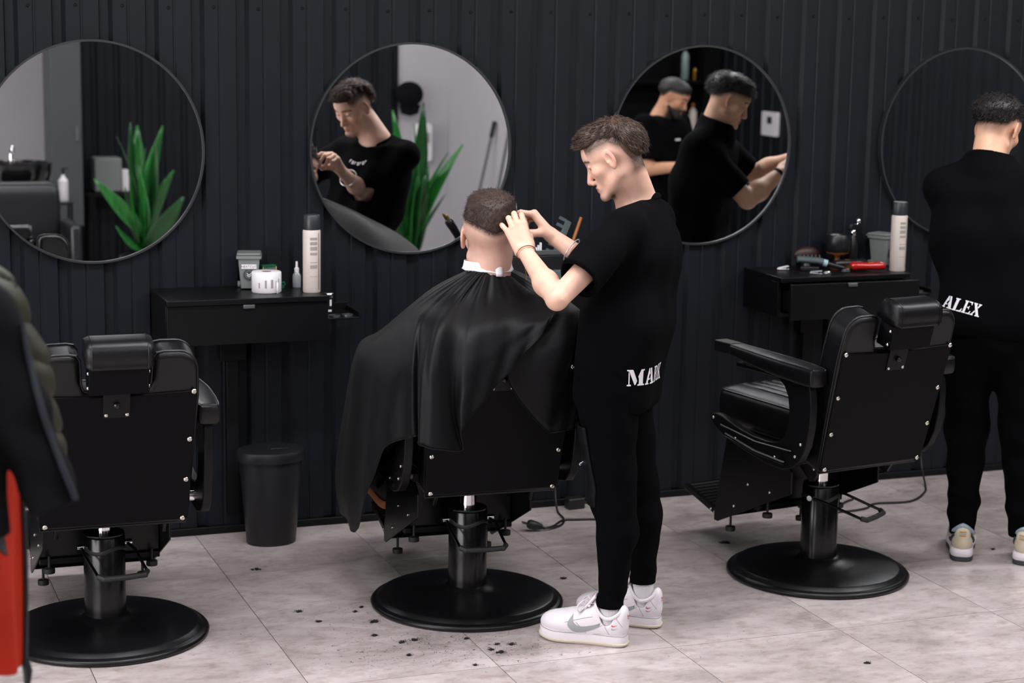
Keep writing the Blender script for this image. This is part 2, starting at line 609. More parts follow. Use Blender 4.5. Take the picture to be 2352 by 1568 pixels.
wall_right = slab('wall_right', (WX1 + 0.03, (WY0 + WYB) / 2, CZ / 2), (0.1, WYB - WY0 + 0.4, CZ), 'black_paint', 'black ribbed side wall with a thermostat')
sheet_wall(wall_right, WX1 - 0.06, WYB - 0.03, 9, -PI / 2, False)
ceiling = slab('ceiling', ((WX0 + WX1) / 2, (WY0 + WYB) / 2, CZ + 0.05), (WX1 - WX0 + 0.4, WYB - WY0 + 0.4, 0.1), 'ceiling_paint', 'plain ceiling with rows of light panels')

# ================================================================ ceiling lamps
_row = {5.15: 'nearest the mirror wall', 2.6: 'in the middle row', 0.3: 'in the row above the photographer'}
for _k, (_lo, _x, _y) in enumerate(LAMPS):
    e = empty('ceiling_light', (_x, _y, CZ), 0, '%s ceiling light panel %s' % (('first', 'second', 'third', 'fourth', 'fifth')[_k % 5], _row[_y]), 'lamp', 'ceiling light panels')
    MB().prism(rrect(1.26, 0.36, 0.01, 2), 0.05, (0, 0, -0.026), hole=rrect(1.21, 0.31, 0.008, 2)).build('housing', 'white_plastic', e)
    MB().box((0, 0, -0.018), (1.205, 0.305, 0.012)).build('diffuser', 'lamp_diffuser', e)
    _lo.parent = e
    _lo.location = (0, 0, -0.056)

# ================================================================ round wall mirrors
MIRX = (1.035, 2.248, 3.489, 4.735)
_names = ('leftmost round wall mirror reflecting a plant and wash basin', 'round wall mirror above the seated client',
          'round wall mirror behind the standing barber with scissors', 'rightmost round wall mirror beside the barber at the edge')
for _x, _lb in zip(MIRX, _names):
    e = empty('round_mirror', (_x, WYB - 0.02, 1.472), 0, _lb, 'mirror', 'round wall mirrors')
    MB().lathe([(0.399, 0), (0.407, 0), (0.407, 0.027), (0.3992, 0.027)], (0, 0, 0), (0, -1, 0), 128, ring=True).build('frame', 'mirror_frame', e)
    MB().lathe([(0.399, 0.004), (0.399, 0.020)], (0, 0, 0), (0, -1, 0), 128).build('glass', 'mirror_glass', e)

# ================================================================ work stations on the wall
def station(x0, label, open_=0.0):
    y0 = WYB - 0.022
    e = empty('wall_cabinet', (x0, y0, 0), 0, label, 'cabinet', 'wall cabinets under the mirrors')
    MB().box((0.3, -0.165, 0.952), (0.60, 0.33, 0.02)).build('top', 'black_laminate', e, bevel=0.0015)
    b = MB()
    b.box((0.009, -0.150, 0.870), (0.016, 0.296, 0.143)).box((0.591, -0.150, 0.870), (0.016, 0.296, 0.143))
    b.box((0.3, -0.150, 0.806), (0.566, 0.296, 0.014)).box((0.3, -0.008, 0.870), (0.566, 0.012, 0.120))
    b.build('body', 'black_laminate', e, bevel=0.001)
    d = MB().box((0.3 + (0.02 if open_ else 0), -0.309 - open_, 0.867), (0.596, 0.018, 0.145)).build('drawer', 'black_laminate', e, bevel=0.0015)
    db = MB().box((0.3, -0.165 - open_, 0.830), (0.54, 0.265, 0.012))
    db.box((0.035, -0.165 - open_, 0.865), (0.012, 0.265, 0.08)).box((0.565, -0.165 - open_, 0.865), (0.012, 0.265, 0.08))
    db.build('drawer_box', 'black_laminate', d)
    MB().box((0.30, -0.321 - open_, 0.9365), (0.042, 0.010, 0.006)).box((0.30, -0.325 - open_, 0.931), (0.042, 0.003, 0.012)).build('handle', 'grey_metal', d, bevel=0.001)
    # holder tray on the right side
    t = MB().box((0.665, -0.20, 0.868), (0.13, 0.19, 0.006))
    t.box((0.665, -0.107, 0.883), (0.13, 0.006, 0.034)).box((0.727, -0.20, 0.877), (0.005, 0.19, 0.022))
    t = t.build('holder_tray', 'black_laminate', e, bevel=0.001)
    for hx, hy in ((0.640, -0.255), (0.690, -0.250)):
        MB().lathe([(0.017, 0), (0.021, 0), (0.021, 0.006), (0.017, 0.006)], (hx, hy, 0.8711), n=24, ring=True).build('holder_ring', 'grey_metal', t)
    MB().box((0.3, -0.03, 0.74), (0.10, 0.05, 0.115)).box((0.3, -0.02, 0.40), (0.045, 0.030, 0.62)).build('cable_duct', 'black_paint', e, bevel=0.002)
    return e
STX = (1.236, 2.468, 3.712)
station(STX[0], 'black wall cabinet holding a paper roll and grey mini bin')
station(STX[1], 'black wall cabinet behind the seated client')
station(STX[2], 'black wall cabinet cluttered with tools, its drawer slightly open', 0.055)
# ================================================================ barber chairs
def leather_mat(name, c, rough):
    m = mat(name, c, rough, spec=0.34, bump=0.25, bscale=420)
    return m
leather_mat('black_leather', srgb(9, 9, 12), 0.36)
mat('black_vinyl_panel', srgb(6, 6, 9), 0.5, spec=0.09, bump=0.12, bscale=900)
mat('black_gloss', srgb(11, 11, 13), 0.20, spec=0.42)
mat('black_enamel', srgb(8, 8, 10), 0.3, spec=0.28, noise=0.15, nscale=5)
mat('black_base', srgb(12, 12, 14), 0.34, spec=0.36, noise=0.25, nscale=3.5, bump=0.05, bscale=500)
mat('black_satin', srgb(9, 9, 12), 0.45, spec=0.2)
mat('rubber', srgb(26, 27, 28), 0.6, bump=0.2, bscale=300)
mat('screw_steel', (0.72, 0.68, 0.62, 1), 0.22, 1.0)

def screw_mesh(r):
    mb = MB()
    mb.lathe([(r, 0), (r, r * 0.25), (r * 0.8, r * 0.55), (r * 0.45, r * 0.66), (r * 0.42, r * 0.30), (0, r * 0.30)], (0, 0, 0), (0, 0, 1), 16)
    me = mb.mesh('screw')
    me.materials.append(MATS['screw_steel'])
    me.polygons.foreach_set('use_smooth', [True] * len(me.polygons))
    me.set_sharp_from_angle(angle=math.radians(50))
    return me
SCREW_L = screw_mesh(0.0085); SCREW_S = screw_mesh(0.0058)
def put_screw(me, parent, loc, nrm):
    o = bpy.data.objects.new('screw', me)
    COL.objects.link(o)
    o.parent = parent
    o.location = loc
    o.rotation_mode = 'QUATERNION'
    o.rotation_quaternion = Vector(nrm).to_track_quat('Z', 'Y')
    return o

def cushion(w, d, h, r, n=7, crown=0.0, m_=28):
    """soft rectangular pad, centre at 0, built as a superellipse loft"""
    mb = MB()
    rows = []
    K = n * 2
    out = rrect(w, d, r, 6)
    A = np.array(out)
    for k in range(K + 1):
        t = -1 + 2 * k / K
        s = (1 - abs(t) ** 4.0) ** 0.5
        ins = (1 - s) * min(w, d, h) * 0.32
        sc = np.array([(w - 2 * ins) / w, (d - 2 * ins) / d])
        B = A * sc
        rows.append(np.concatenate([B, np.full((len(B), 1), t * h / 2)], 1))
    G = np.array(rows)
    nn = len(A)
    V = G.reshape(-1, 3)
    Fc = []
    for i in range(K):
        for j in range(nn):
            j2 = (j + 1) % nn
            Fc.append((i * nn + j, i * nn + j2, (i + 1) * nn + j2, (i + 1) * nn + j))
    Fc.append(tuple(reversed(range(nn)))); Fc.append(tuple(range(K * nn, (K + 1) * nn)))
    return mb.add(V, Fc)

BT = 0.267                       # recline slope of the backrest
def back_y(z, off=0.0):          # y of the rear face of the backrest at height z
    return -(0.26 + BT * (z - 0.443)) + off
BN = unit((0, -1, -BT))          # rear-face normal
BUP = unit((0, -BT, 1.0))        # along the backrest, upward

def back_outline():
    """half outline (x, s) of the backrest; s = distance up along it from z = 0.42"""
    pts = [(0.222, 0.0), (0.232, 0.15), (0.240, 0.30), (0.246, 0.44), (0.244, 0.50)]
    for k in range(1, 7):
        a = math.radians(90 * k / 6)
        pts.append((0.244 - 0.058 * (1 - math.cos(a)), 0.515 + 0.072 * math.sin(a)))
    pts += [(0.140, 0.588), (0.118, 0.584), (0.108, 0.568), (0.104, 0.49), (0.095, 0.465), (0.06, 0.462)]
    return pts

def make_chair(label, dz, pedal_rot, headrest=True):
    e = empty('barber_chair', (0, 0, 0), 0, label, 'chair', 'black barber chairs')
    # base disc
    MB().lathe([(0.318, 0.0), (0.329, 0.004), (0.331, 0.012), (0.325, 0.019), (0.315, 0.021), (0.309, 0.024), (0.300, 0.034), (0.290, 0.037),
                (0.22, 0.042), (0.15, 0.048), (0.10, 0.055), (0.078, 0.064), (0.071, 0.070), (0.0, 0.070)], n=96).build('base', 'black_base', e, sharp=60)
    # column, collar and piston
    c = MB().lathe([(0.066, 0.066), (0.066, 0.330), (0.063, 0.334), (0.064, 0.336), (0.064, 0.340), (0.03, 0.342), (0.0, 0.342)], n=48).build('column', 'black_gloss', e, sharp=40)
    cp = [(0.0672 * math.cos(a), 0.0672 * math.sin(a), 0.292 - 0.008 * math.cos(3 * a)) for a in np.linspace(0, 2 * PI, 60, endpoint=False)]
    MB().tube(cp, 0.004, 6, True, flat=(0.5, 1.6)).build('collar_seam', 'rubber', c)
    MB().lathe([(0.0275, 0.338), (0.0275, 0.46 + dz)], n=32).build('piston', 'chrome', e)
    # pump pedal
    Rz = rotz(pedal_rot)
    p = [(-0.075, 0.0, 0.297), (-0.082, -0.06, 0.290), (-0.079, -0.17, 0.262), (-0.079, -0.205, 0.254), (-0.066, -0.217, 0.250),
         (0.066, -0.217, 0.250), (0.079, -0.205, 0.254), (0.079, -0.17, 0.262), (0.082, -0.06, 0.290), (0.075, 0.0, 0.297)]
    pd = MB().tube(np.array(p) @ Rz.T, 0.0052, 8).build('pump_pedal', 'black_enamel', e)
    MB().tube((np.array([(-0.078, -0.20, 0.255), (-0.066, -0.2185, 0.250), (0.0, -0.2205, 0.249), (0.066, -0.2185, 0.250), (0.078, -0.20, 0.255)]) @ Rz.T), 0.0095, 10).build('pedal_grip', 'rubber', pd)
    for s in (-1, 1):
        MB().cyl(Rz @ np.array([s * 0.062, 0, 0.298]), Rz @ np.array([s * 0.090, 0, 0.298]), 0.010, 12).build('pedal_axle', 'chrome', pd)
    # underframe
    z = dz
    u = MB().box((0, 0.0, 0.452 + z), (0.20, 0.30, 0.045)).box((0, 0.02, 0.485 + z), (0.42, 0.42, 0.02))
    u.box((-0.235, -0.02, 0.478 + z), (0.02, 0.34, 0.03)).box((0.235, -0.02, 0.478 + z), (0.02, 0.34, 0.03))
    u = u.build('underframe', 'black_satin', e, bevel=0.003)
    for s in (-1, 1):            # V-shaped hinge brackets under the backrest
        MB().prism([(-0.225, 0.432), (-0.185, 0.372), (-0.160, 0.368), (-0.08, 0.43), (-0.08, 0.48), (-0.225, 0.47)], 0.012, (s * 0.165, 0.02, z), (0, 1, 0), (0, 0, 1)).build('hinge_bracket', 'black_enamel', u, bevel=0.002)
        for yy, zz in ((-0.185, 0.424), (-0.165, 0.414)):
            put_screw(SCREW_S, u, (s * 0.165 - 0.007, yy, zz + z + 0.003), (-1, 0, 0))
        MB().cyl((s * 0.232, -0.13, 0.475 + z), (s * 0.300, -0.13, 0.475 + z), 0.0165, 20).build('hinge_axle', 'chrome', u)
    # seat cushion: side piping and a pleated middle
    sc = cushion(0.47, 0.58, 0.150, 0.05).build('seat', 'black_leather', e, sharp=60)
    sc.location = (0, 0.06, 0.562 + z)
    for k in range(7):
        x = -0.135 + 0.045 * k
        MB().tube([(x, -0.24, 0.068), (x, -0.1, 0.0755), (x, 0.1, 0.0755), (x, 0.23, 0.071), (x, 0.272, 0.054)], 0.021, 10, flat=(1, 0.42)).build('pleat', 'black_leather', sc)
    ring = np.array(rrect(0.452, 0.562, 0.05, 6))
    MB().tube(np.c_[ring, np.full(len(ring), 0.058)], 0.0042, 6, True).build('piping', 'black_leather', sc)
    # backrest
    ho = back_outline()
    outl = ho + [(-x, s) for x, s in reversed(ho)]
    o0 = np.array([0, back_y(0.42), 0.42 + z])
    T = 0.105
    oc = o0 - BN * T / 2
    bk = MB().prism([(x, s) for x, s in outl], T, oc, (1, 0, 0), BUP)
    bk = bk.build('backrest', 'black_leather', e, bevel=0.02, seg=4)
    # piping along both edges of the outline
    for q, dd in ((0.0, -0.003), (1.0, 0.002)):
        path = [oc + np.array([1, 0, 0]) * x * 0.996 + BUP * s + BN * (T / 2 - 0.013) * (1 if q == 0 else -1) for x, s in outl]
        MB().tube(path, 0.0042, 6, True).build('piping', 'black_leather', bk)
    # flat vinyl panel screwed to the rear
    pw = [(-0.226, 0.018), (0.226, 0.018), (0.236, 0.30), (0.241, 0.462), (0.055, 0.455), (-0.055, 0.455), (-0.241, 0.462), (-0.236, 0.30)]
    pn = MB().prism(pw, 0.010, o0 + BN * 0.002, (1, 0, 0), BUP).build('back_panel', 'black_vinyl_panel', bk, bevel=0.004, seg=3)
    for zz in (0.443, 0.574, 0.708, 0.864):
        s = (zz - 0.42) * math.sqrt(1 + BT * BT)
        for sd in (-1, 1):
            put_screw(SCREW_L, pn, o0 + np.array([sd * (0.208 + 0.022 * (zz - 0.443) / 0.42), 0, 0]) + BUP * s + BN * 0.0065, BN)
    # bracket plate, its screws and the knob
    pl = MB().prism([(-0.04, 0.385), (0.04, 0.385), (0.04, 0.482), (-0.04, 0.482)], 0.004, o0 + BN * 0.009, (1, 0, 0), BUP).build('bracket_plate', 'black_satin', bk, bevel=0.001)
    for sx in (-0.031, 0.031):
        for s in (0.395, 0.470):
            put_screw(SCREW_S, pl, o0 + np.array([sx, 0, 0]) + BUP * s + BN * 0.011, BN)
    MB().lathe([(0.009, 0), (0.010, 0.004), (0.010, 0.010), (0.006, 0.014), (0, 0.015)], o0 + BUP * 0.428 + BN * 0.010, BN, 16).build('knob', 'black_gloss', pl)
    # headrest: box below, rolled cushion above
    if headrest:
        hc = o0 + BUP * 0.531 + BN * 0.018
        hb = MB().prism(rrect(0.176, 0.095, 0.004, 2), 0.075, hc, (1, 0, 0), BUP).build('headrest', 'black_vinyl_panel', e, bevel=0.004)
        for sx in (-1, 1):
            for s in (-0.03, 0.018):
                put_screw(SCREW_S, hb, hc + np.array([sx * 0.0885, 0, 0]) + BUP * s + BN * 0.02, (sx, 0, 0))
        prof = [(-0.052, 0.0), (0.052, 0.0), (0.058, 0.02), (0.058, 0.042), (0.050, 0.062), (0.030, 0.074), (-0.02, 0.078), (-0.045, 0.068), (-0.056, 0.045), (-0.058, 0.02)]
        pp = catmull(np.array(prof), 4, True)
        nrm = -BN
        hcush = MB()
        rows = []
        for k in range(13):
            t = -1 + 2 * k / 12
            sc_ = 1 - 0.14 * max(0.0, abs(t) - 0.84) / 0.16
            cm = pp.mean(0)
            rows.append([hc + BUP * 0.042 + np.array([0.098 * t, 0, 0]) + nrm * (cm[0] + (q[0] - cm[0]) * sc_) + BUP * (cm[1] + (q[1] - cm[1]) * sc_) for q in pp])
        rows = np.array(rows)
        nn = rows.shape[1]
        Fc = [(i * nn + j, (i + 1) * nn + j, (i + 1) * nn + (j + 1) % nn, i * nn + (j + 1) % nn) for i in range(12) for j in range(nn)]
        Fc += [tuple(range(nn)), tuple(reversed(range(12 * nn, 13 * nn)))]
        hcush.add(rows.reshape(-1, 3), Fc)
        hq = hcush.build('headrest_cushion', 'black_leather', hb, sharp=70)
        for i in (1, 11):
            MB().tube(rows[i], 0.0019, 6, True).build('piping', 'black_leather', hq)
    # arms: padded top, metal lid, plate frame with an opening
    outer = [(-0.280, 0.752), (-0.290, 0.72), (-0.297, 0.67), (-0.294, 0.60), (-0.278, 0.53), (-0.248, 0.475), (-0.205, 0.440), (-0.150, 0.426), (-0.06, 0.428), (0.042, 0.444), (0.13, 0.462), (0.205, 0.482), (0.255, 0.505), (0.276, 0.524), (0.270, 0.545), (0.240, 0.551), (0.210, 0.548)]
    inner = [(0.150, 0.532), (0.09, 0.520), (0.02, 0.511), (-0.06, 0.509), (-0.115, 0.516), (-0.150, 0.535), (-0.170, 0.565), (-0.178, 0.605), (-0.178, 0.65), (-0.168, 0.69), (-0.148, 0.72), (-0.120, 0.737), (-0.09, 0.752)]
    for sd in (-1, 1):
        X = sd * 0.288
        # side frame plate (open loop seen from the side)
        fr = MB().prism(outer + inner, 0.030, (X, 0, z), (0, 1, 0), (0, 0, 1)).build('arm_frame', 'black_satin', e, bevel=0.004, seg=3)
        # lower slot rib
        MB().tube([(X + sd * 0.014, 0.18, 0.485 + z), (X + sd * 0.016, 0.0, 0.458 + z), (X + sd * 0.016, -0.17, 0.452 + z)], 0.0075, 8).build('frame_rib', 'black_enamel', fr)
        MB().tube([(X + sd * 0.015, 0.21, 0.513 + z), (X + sd * 0.016, 0.0, 0.493 + z), (X + sd * 0.016, -0.205, 0.500 + z)], 0.005, 8).build('frame_rib', 'black_enamel', fr)
        for yy, zz in ((0.256, 0.533), (0.120, 0.482), (-0.110, 0.462), (-0.250, 0.535), (-0.222, 0.487)):
            put_screw(SCREW_S, fr, (X + sd * 0.0155, yy, zz + z), (sd, 0, 0))
        # pad
        path = [(X, -0.315, 0.775 + z), (X, -0.30, 0.775 + z), (X, -0.20, 0.779 + z), (X + sd * 0.004, -0.08, 0.785 + z), (X + sd * 0.002, 0.05, 0.792 + z), (X, 0.155, 0.798 + z)]
        wid = [0.028, 0.036, 0.043, 0.041, 0.034, 0.028]
        hgt = [0.026, 0.033, 0.034, 0.031, 0.026, 0.021]
        rows = []
        P_ = catmull(path, 5); W_ = catmull(np.c_[wid, hgt], 5)
        for q, (w_, h_) in zip(P_, W_):
            ring = [(np.sign(math.cos(a)) * abs(math.cos(a)) ** 0.45, np.sign(math.sin(a)) * abs(math.sin(a)) ** 0.45) for a in np.linspace(0, 2 * PI, 28, endpoint=False)]
            rows.append([(q[0] + w_ * cx, q[1], q[2] + h_ * cz) for cx, cz in ring])
        rows = np.array(rows); nn = rows.shape[1]; K = len(rows) - 1
        Fc = [(i * nn + j, i * nn + (j + 1) % nn, (i + 1) * nn + (j + 1) % nn, (i + 1) * nn + j) for i in range(K) for j in range(nn)]
        Fc += [tuple(reversed(range(nn))), tuple(range(K * nn, (K + 1) * nn))]
        ap = MB().add(rows.reshape(-1, 3), Fc).build('armrest_pad', 'black_leather', e, sharp=70)
        ipath = [(r[3] + r[4]) / 2 + np.array([0, 0, 0.0008]) for r in rows]
        jpath = [(r[10] + r[11]) / 2 + np.array([0, 0, 0.0008]) for r in rows]
        MB().tube(ipath + jpath[::-1], 0.0030, 6, True).build('piping', 'black_leather', ap)
        MB().box((X, 0.203, 0.801 + z), (0.056, 0.095, 0.040)).build('ashtray_lid', 'black_satin', ap, bevel=0.003)
        MB().box((X, -0.05, 0.752 + z), (0.035, 0.36, 0.016)).build('arm_rail', 'black_enamel', ap, bevel=0.003)
    # leg rest and footplate
    lg = MB()
    side = [(0.245, 0.44), (0.235, 0.40), (-0.10, 0.43), (-0.12, 0.36), (-0.10, 0.33), (0.300, 0.150), (0.345, 0.118), (0.365, 0.122), (0.275, 0.44)]
    lgo = None
    for sd in (-1, 1):
        m_ = MB().prism([(0.285, 0.47), (0.20, 0.46), (-0.04, 0.445), (-0.10, 0.400), (-0.10, 0.320), (0.330, 0.118), (0.352, 0.118), (0.352, 0.150)], 0.006, (sd * 0.198, 0.02, z * 0.6), (0, 1, 0), (0, 0, 1))
        o_ = m_.build('leg_rest_side', 'black_enamel', e, bevel=0.0015)
        for yy, zz in ((0.23, 0.20), (0.15, 0.30), (0.02, 0.30)):
            put_screw(SCREW_S, o_, (sd * 0.2015, yy + 0.02, zz + z * 0.6), (sd, 0, 0))
    MB().prism([(0.330, 0.128), (0.345, 0.128), (0.262, 0.47), (0.238, 0.47)], 0.388, (0, 0.02, z * 0.6), (0, 1, 0), (0, 0, 1)).build('calf_pad', 'black_leather', e, bevel=0.006)
    MB().box((0, 0.13, 0.335 + z * 0.6), (0.388, 0.012, 0.22)).build('leg_rest_back', 'black_enamel', e, bevel=0.002)
    MB().box((0, 0.125, 0.222 + z * 0.6), (0.388, 0.030, 0.022)).build('leg_rest_brace', 'black_satin', e, bevel=0.003)
    fd = unit((0, 0.23, 0.062)); fu = np.array([0, -fd[2], fd[1]])
    fc = np.array([0, 0.345, 0.142 + z * 0.6])
    fp = MB().prism([(0.0, -0.012), (0.235, -0.012), (0.245, 0.0), (0.235, 0.010), (0.0, 0.010)], 0.392, fc, fd, fu).build('footplate', 'black_enamel', e, bevel=0.002)
    for k in range(10):
        c0 = fc + fd * (0.02 + 0.0215 * k) + fu * 0.011
        MB().tube([c0 + np.array([-0.185, 0, 0]), c0 + np.array([0.185, 0, 0])], 0.006, 8).build('grip_ridge', 'rubber', fp)
    for sd in (-1, 1):
        for t in (0.03, 0.055):
            put_screw(SCREW_S, fp, fc + fd * t + np.array([sd * 0.197, 0, 0]) - fu * 0.002, (sd, 0, 0))
        for yy in (0.08, 0.30):
            zb = 0.320 - (yy + 0.10) * 0.47 + z * 0.6
            f_ = MB().lathe([(0.018, -0.046), (0.019, -0.040), (0.018, -0.030), (0.008, -0.028), (0.0045, -0.026), (0.0045, 0.012)], (sd * 0.165, yy + 0.015, zb), n=16)
            f_.build('levelling_foot', 'rubber', fp)
    return e
CH = ((0.888, 6.008, -0.026, 0.0, 'black barber chair standing empty beside the hanging jackets', 0.16),
      (2.110, 5.966, -0.047, 0.023, 'black barber chair with the caped client sitting in it', -0.03),
      (3.446, 5.910, 0.161, 0.027, 'black barber chair standing empty in front of the cluttered cabinet', 0.42))
for _x, _y, _t, _dz, _lb, _pr in CH:
    e = make_chair(_lb, _dz, _pr, _dz != 0.023)
    e.location = (_x, _y, 0)
    e.rotation_euler = (0, 0, _t)
# ================================================================ people
def skin_mat(name, base, red, hair):
    m = bpy.data.materials.new(name)
    m.use_nodes = True
    nt = m.node_tree; L = nt.links.new
    b = nt.nodes['Principled BSDF']
    b.inputs['Roughness'].default_value = 0.48
    b.inputs['Specular IOR Level'].default_value = 0.4
    b.inputs['Subsurface Weight'].default_value = 0.12
    b.inputs['Subsurface Radius'].default_value = (0.012, 0.005, 0.003)
    b.inputs['Subsurface Scale'].default_value = 1.0
    g = nt.nodes.new('ShaderNodeTexCoord')
    n = nt.nodes.new('ShaderNodeTexNoise'); n.inputs['Scale'].default_value = 28; n.inputs['Detail'].default_value = 5
    L(g.outputs['Object'], n.inputs['Vector'])
    mr = nt.nodes.new('ShaderNodeMapRange'); mr.inputs['From Min'].default_value = 0.35; mr.inputs['From Max'].default_value = 0.75
    L(n.outputs['Fac'], mr.inputs['Value'])
    m1 = nt.nodes.new('ShaderNodeMix'); m1.data_type = 'RGBA'
    m1.inputs['A'].default_value = base; m1.inputs['B'].default_value = tuple(0.75 * a + 0.25 * r for a, r in zip(base, red))
    L(mr.outputs[0], m1.inputs['Factor'])
    a1 = nt.nodes.new('ShaderNodeAttribute'); a1.attribute_name = 'lip'
    m2 = nt.nodes.new('ShaderNodeMix'); m2.data_type = 'RGBA'
    m2.inputs['B'].default_value = red
    L(m1.outputs['Result'], m2.inputs['A']); L(a1.outputs['Fac'], m2.inputs['Factor'])
    a2 = nt.nodes.new('ShaderNodeAttribute'); a2.attribute_name = 'stubble'
    n2 = nt.nodes.new('ShaderNodeTexNoise'); n2.inputs['Scale'].default_value = 420; n2.inputs['Detail'].default_value = 2
    L(g.outputs['Object'], n2.inputs['Vector'])
    ma = nt.nodes.new('ShaderNodeMath'); ma.operation = 'MULTIPLY_ADD'; ma.inputs[1].default_value = 0.55; ma.inputs[2].default_value = 0.72
    L(n2.outputs['Fac'], ma.inputs[0])
    mm = nt.nodes.new('ShaderNodeMath'); mm.operation = 'MULTIPLY'; mm.use_clamp = True
    L(a2.outputs['Fac'], mm.inputs[0]); L(ma.outputs[0], mm.inputs[1])
    m3 = nt.nodes.new('ShaderNodeMix'); m3.data_type = 'RGBA'
    m3.inputs['B'].default_value = hair
    L(m2.outputs['Result'], m3.inputs['A']); L(mm.outputs[0], m3.inputs['Factor'])
    L(m3.outputs['Result'], b.inputs['Base Color'])
    bp = nt.nodes.new('ShaderNodeBump'); bp.inputs['Strength'].default_value = 0.12; bp.inputs['Distance'].default_value = 0.002
    n3 = nt.nodes.new('ShaderNodeTexNoise'); n3.inputs['Scale'].default_value = 260
    L(g.outputs['Object'], n3.inputs['Vector']); L(n3.outputs['Fac'], bp.inputs['Height']); L(bp.outputs[0], b.inputs['Normal'])
    MATS[name] = m
BROWN = srgb(52, 38, 31); DARK = srgb(26, 22, 21)
skin_mat('skin_fair', srgb(219, 178, 157), srgb(188, 112, 98), srgb(62, 48, 42))
skin_mat('skin_ruddy', srgb(220, 178, 160), srgb(184, 106, 90), srgb(60, 47, 40))
skin_mat('skin_warm', srgb(208, 164, 136), srgb(170, 95, 75), DARK)
skin_mat('skin_tan', srgb(190, 140, 108), srgb(150, 85, 70), DARK)
mat('hair_brown', srgb(66, 48, 39), 0.5, spec=0.4, noise=0.45, nscale=45)
mat('hair_mid', srgb(60, 46, 40), 0.55, spec=0.35, noise=0.45, nscale=55)
mat('hair_black', srgb(26, 22, 22), 0.5, spec=0.4, noise=0.4, nscale=45)
mat('black_cotton', srgb(6, 6, 8), 0.9, spec=0.05, noise=0.12, nscale=9, bump=0.35, bscale=600)
mat('black_jersey', srgb(5, 5, 7), 0.9, spec=0.05, noise=0.12, nscale=9, bump=0.3, bscale=500)
mat('white_print', srgb(225, 220, 228), 0.7)
mat('black_nylon', srgb(8, 8, 11), 0.6, spec=0.15)

def head_local(q, brow=1.0):
    sx = np.abs(q[:, 0])
    p = np.stack([sx, q[:, 1], q[:, 2]], 1)
    d = d_ell(p, (0, -0.018, 0.028), (0.074, 0.100, 0.075))
    d = smin(d, d_ell(p, (0, 0.026, 0.035), (0.062, 0.053, 0.056)), 0.02)
    d = smin(d, d_ell(p, (0, 0.026, -0.034), (0.055, 0.050, 0.068)), 0.02)
    d = smin(d, d_cone(p, (0.049, -0.004, -0.056), (0.018, 0.066, -0.101), 0.014, 0.013), 0.022)
    d = smin(d, d_ell(p, (0, 0.072, -0.101), (0.019, 0.016, 0.016)), 0.016)
    d = smin(d, d_ell(p, (0.040, 0.050, -0.020), (0.021, 0.020, 0.019)), 0.02)
    d = smin(d, d_cone(p, (0, 0.066, 0.016), (0.034, 0.058, 0.019), 0.0115 * brow, 0.0105 * brow), 0.012)
    d = smin(d, d_ell(p, (0, 0.067, -0.070), (0.027, 0.017, 0.019)), 0.012)
    d = smax(d, -d_ell(p, (0.031, 0.090, 0.0015), (0.018, 0.019, 0.0125)), 0.012)     # eye sockets
    d = smin(d, d_ell(p, (0.031, 0.0640, 0.0050), (0.015, 0.0130, 0.0085)), 0.003)     # upper lids
    d = smin(d, d_ell(p, (0.031, 0.0610, -0.0085), (0.015, 0.0120, 0.0050)), 0.004)    # lower lids
    d = smin(d, d_cone(p, (0, 0.073, 0.006), (0, 0.0945, -0.040), 0.0072, 0.0105), 0.010)
    d = smin(d, d_ell(p, (0.0115, 0.084, -0.0475), (0.0078, 0.010, 0.0075)), 0.006)
    d = smax(d, -d_ell(p, (0.007, 0.092, -0.0565), (0.0035, 0.007, 0.004)), 0.003)
    d = smin(d, d_cone(p, (0, 0.0815, -0.0655), (0.019, 0.0735, -0.0695), 0.0058, 0.0035), 0.005)
    d = smin(d, d_cone(p, (0, 0.0800, -0.0770), (0.017, 0.0730, -0.0730), 0.0068, 0.0035), 0.005)
    d = smax(d, -d_cone(p, (0, 0.0895, -0.0715), (0.021, 0.079, -0.0715), 0.0017, 0.0012), 0.003)
    # ears
    a = math.radians(24); t = math.radians(10)
    Rr = rotz(a) @ rotx(-t)
    qe = (p - np.array([0.0765, -0.006, -0.002])) @ Rr
    e = d_ell(qe, (0, 0, 0.004), (0.0065, 0.0185, 0.030))
    e = smin(e, d_ell(qe, (0, 0.004, -0.022), (0.0055, 0.009, 0.011)), 0.006)
    e = smax(e, -d_ell(qe, (0.0068, 0.003, 0.004), (0.0068, 0.0115, 0.0205)), 0.002)
    e = smin(e, d_ell(qe, (0.002, 0.010, -0.006), (0.004, 0.0045, 0.006)), 0.003)
    return smin(d, e, 0.004)

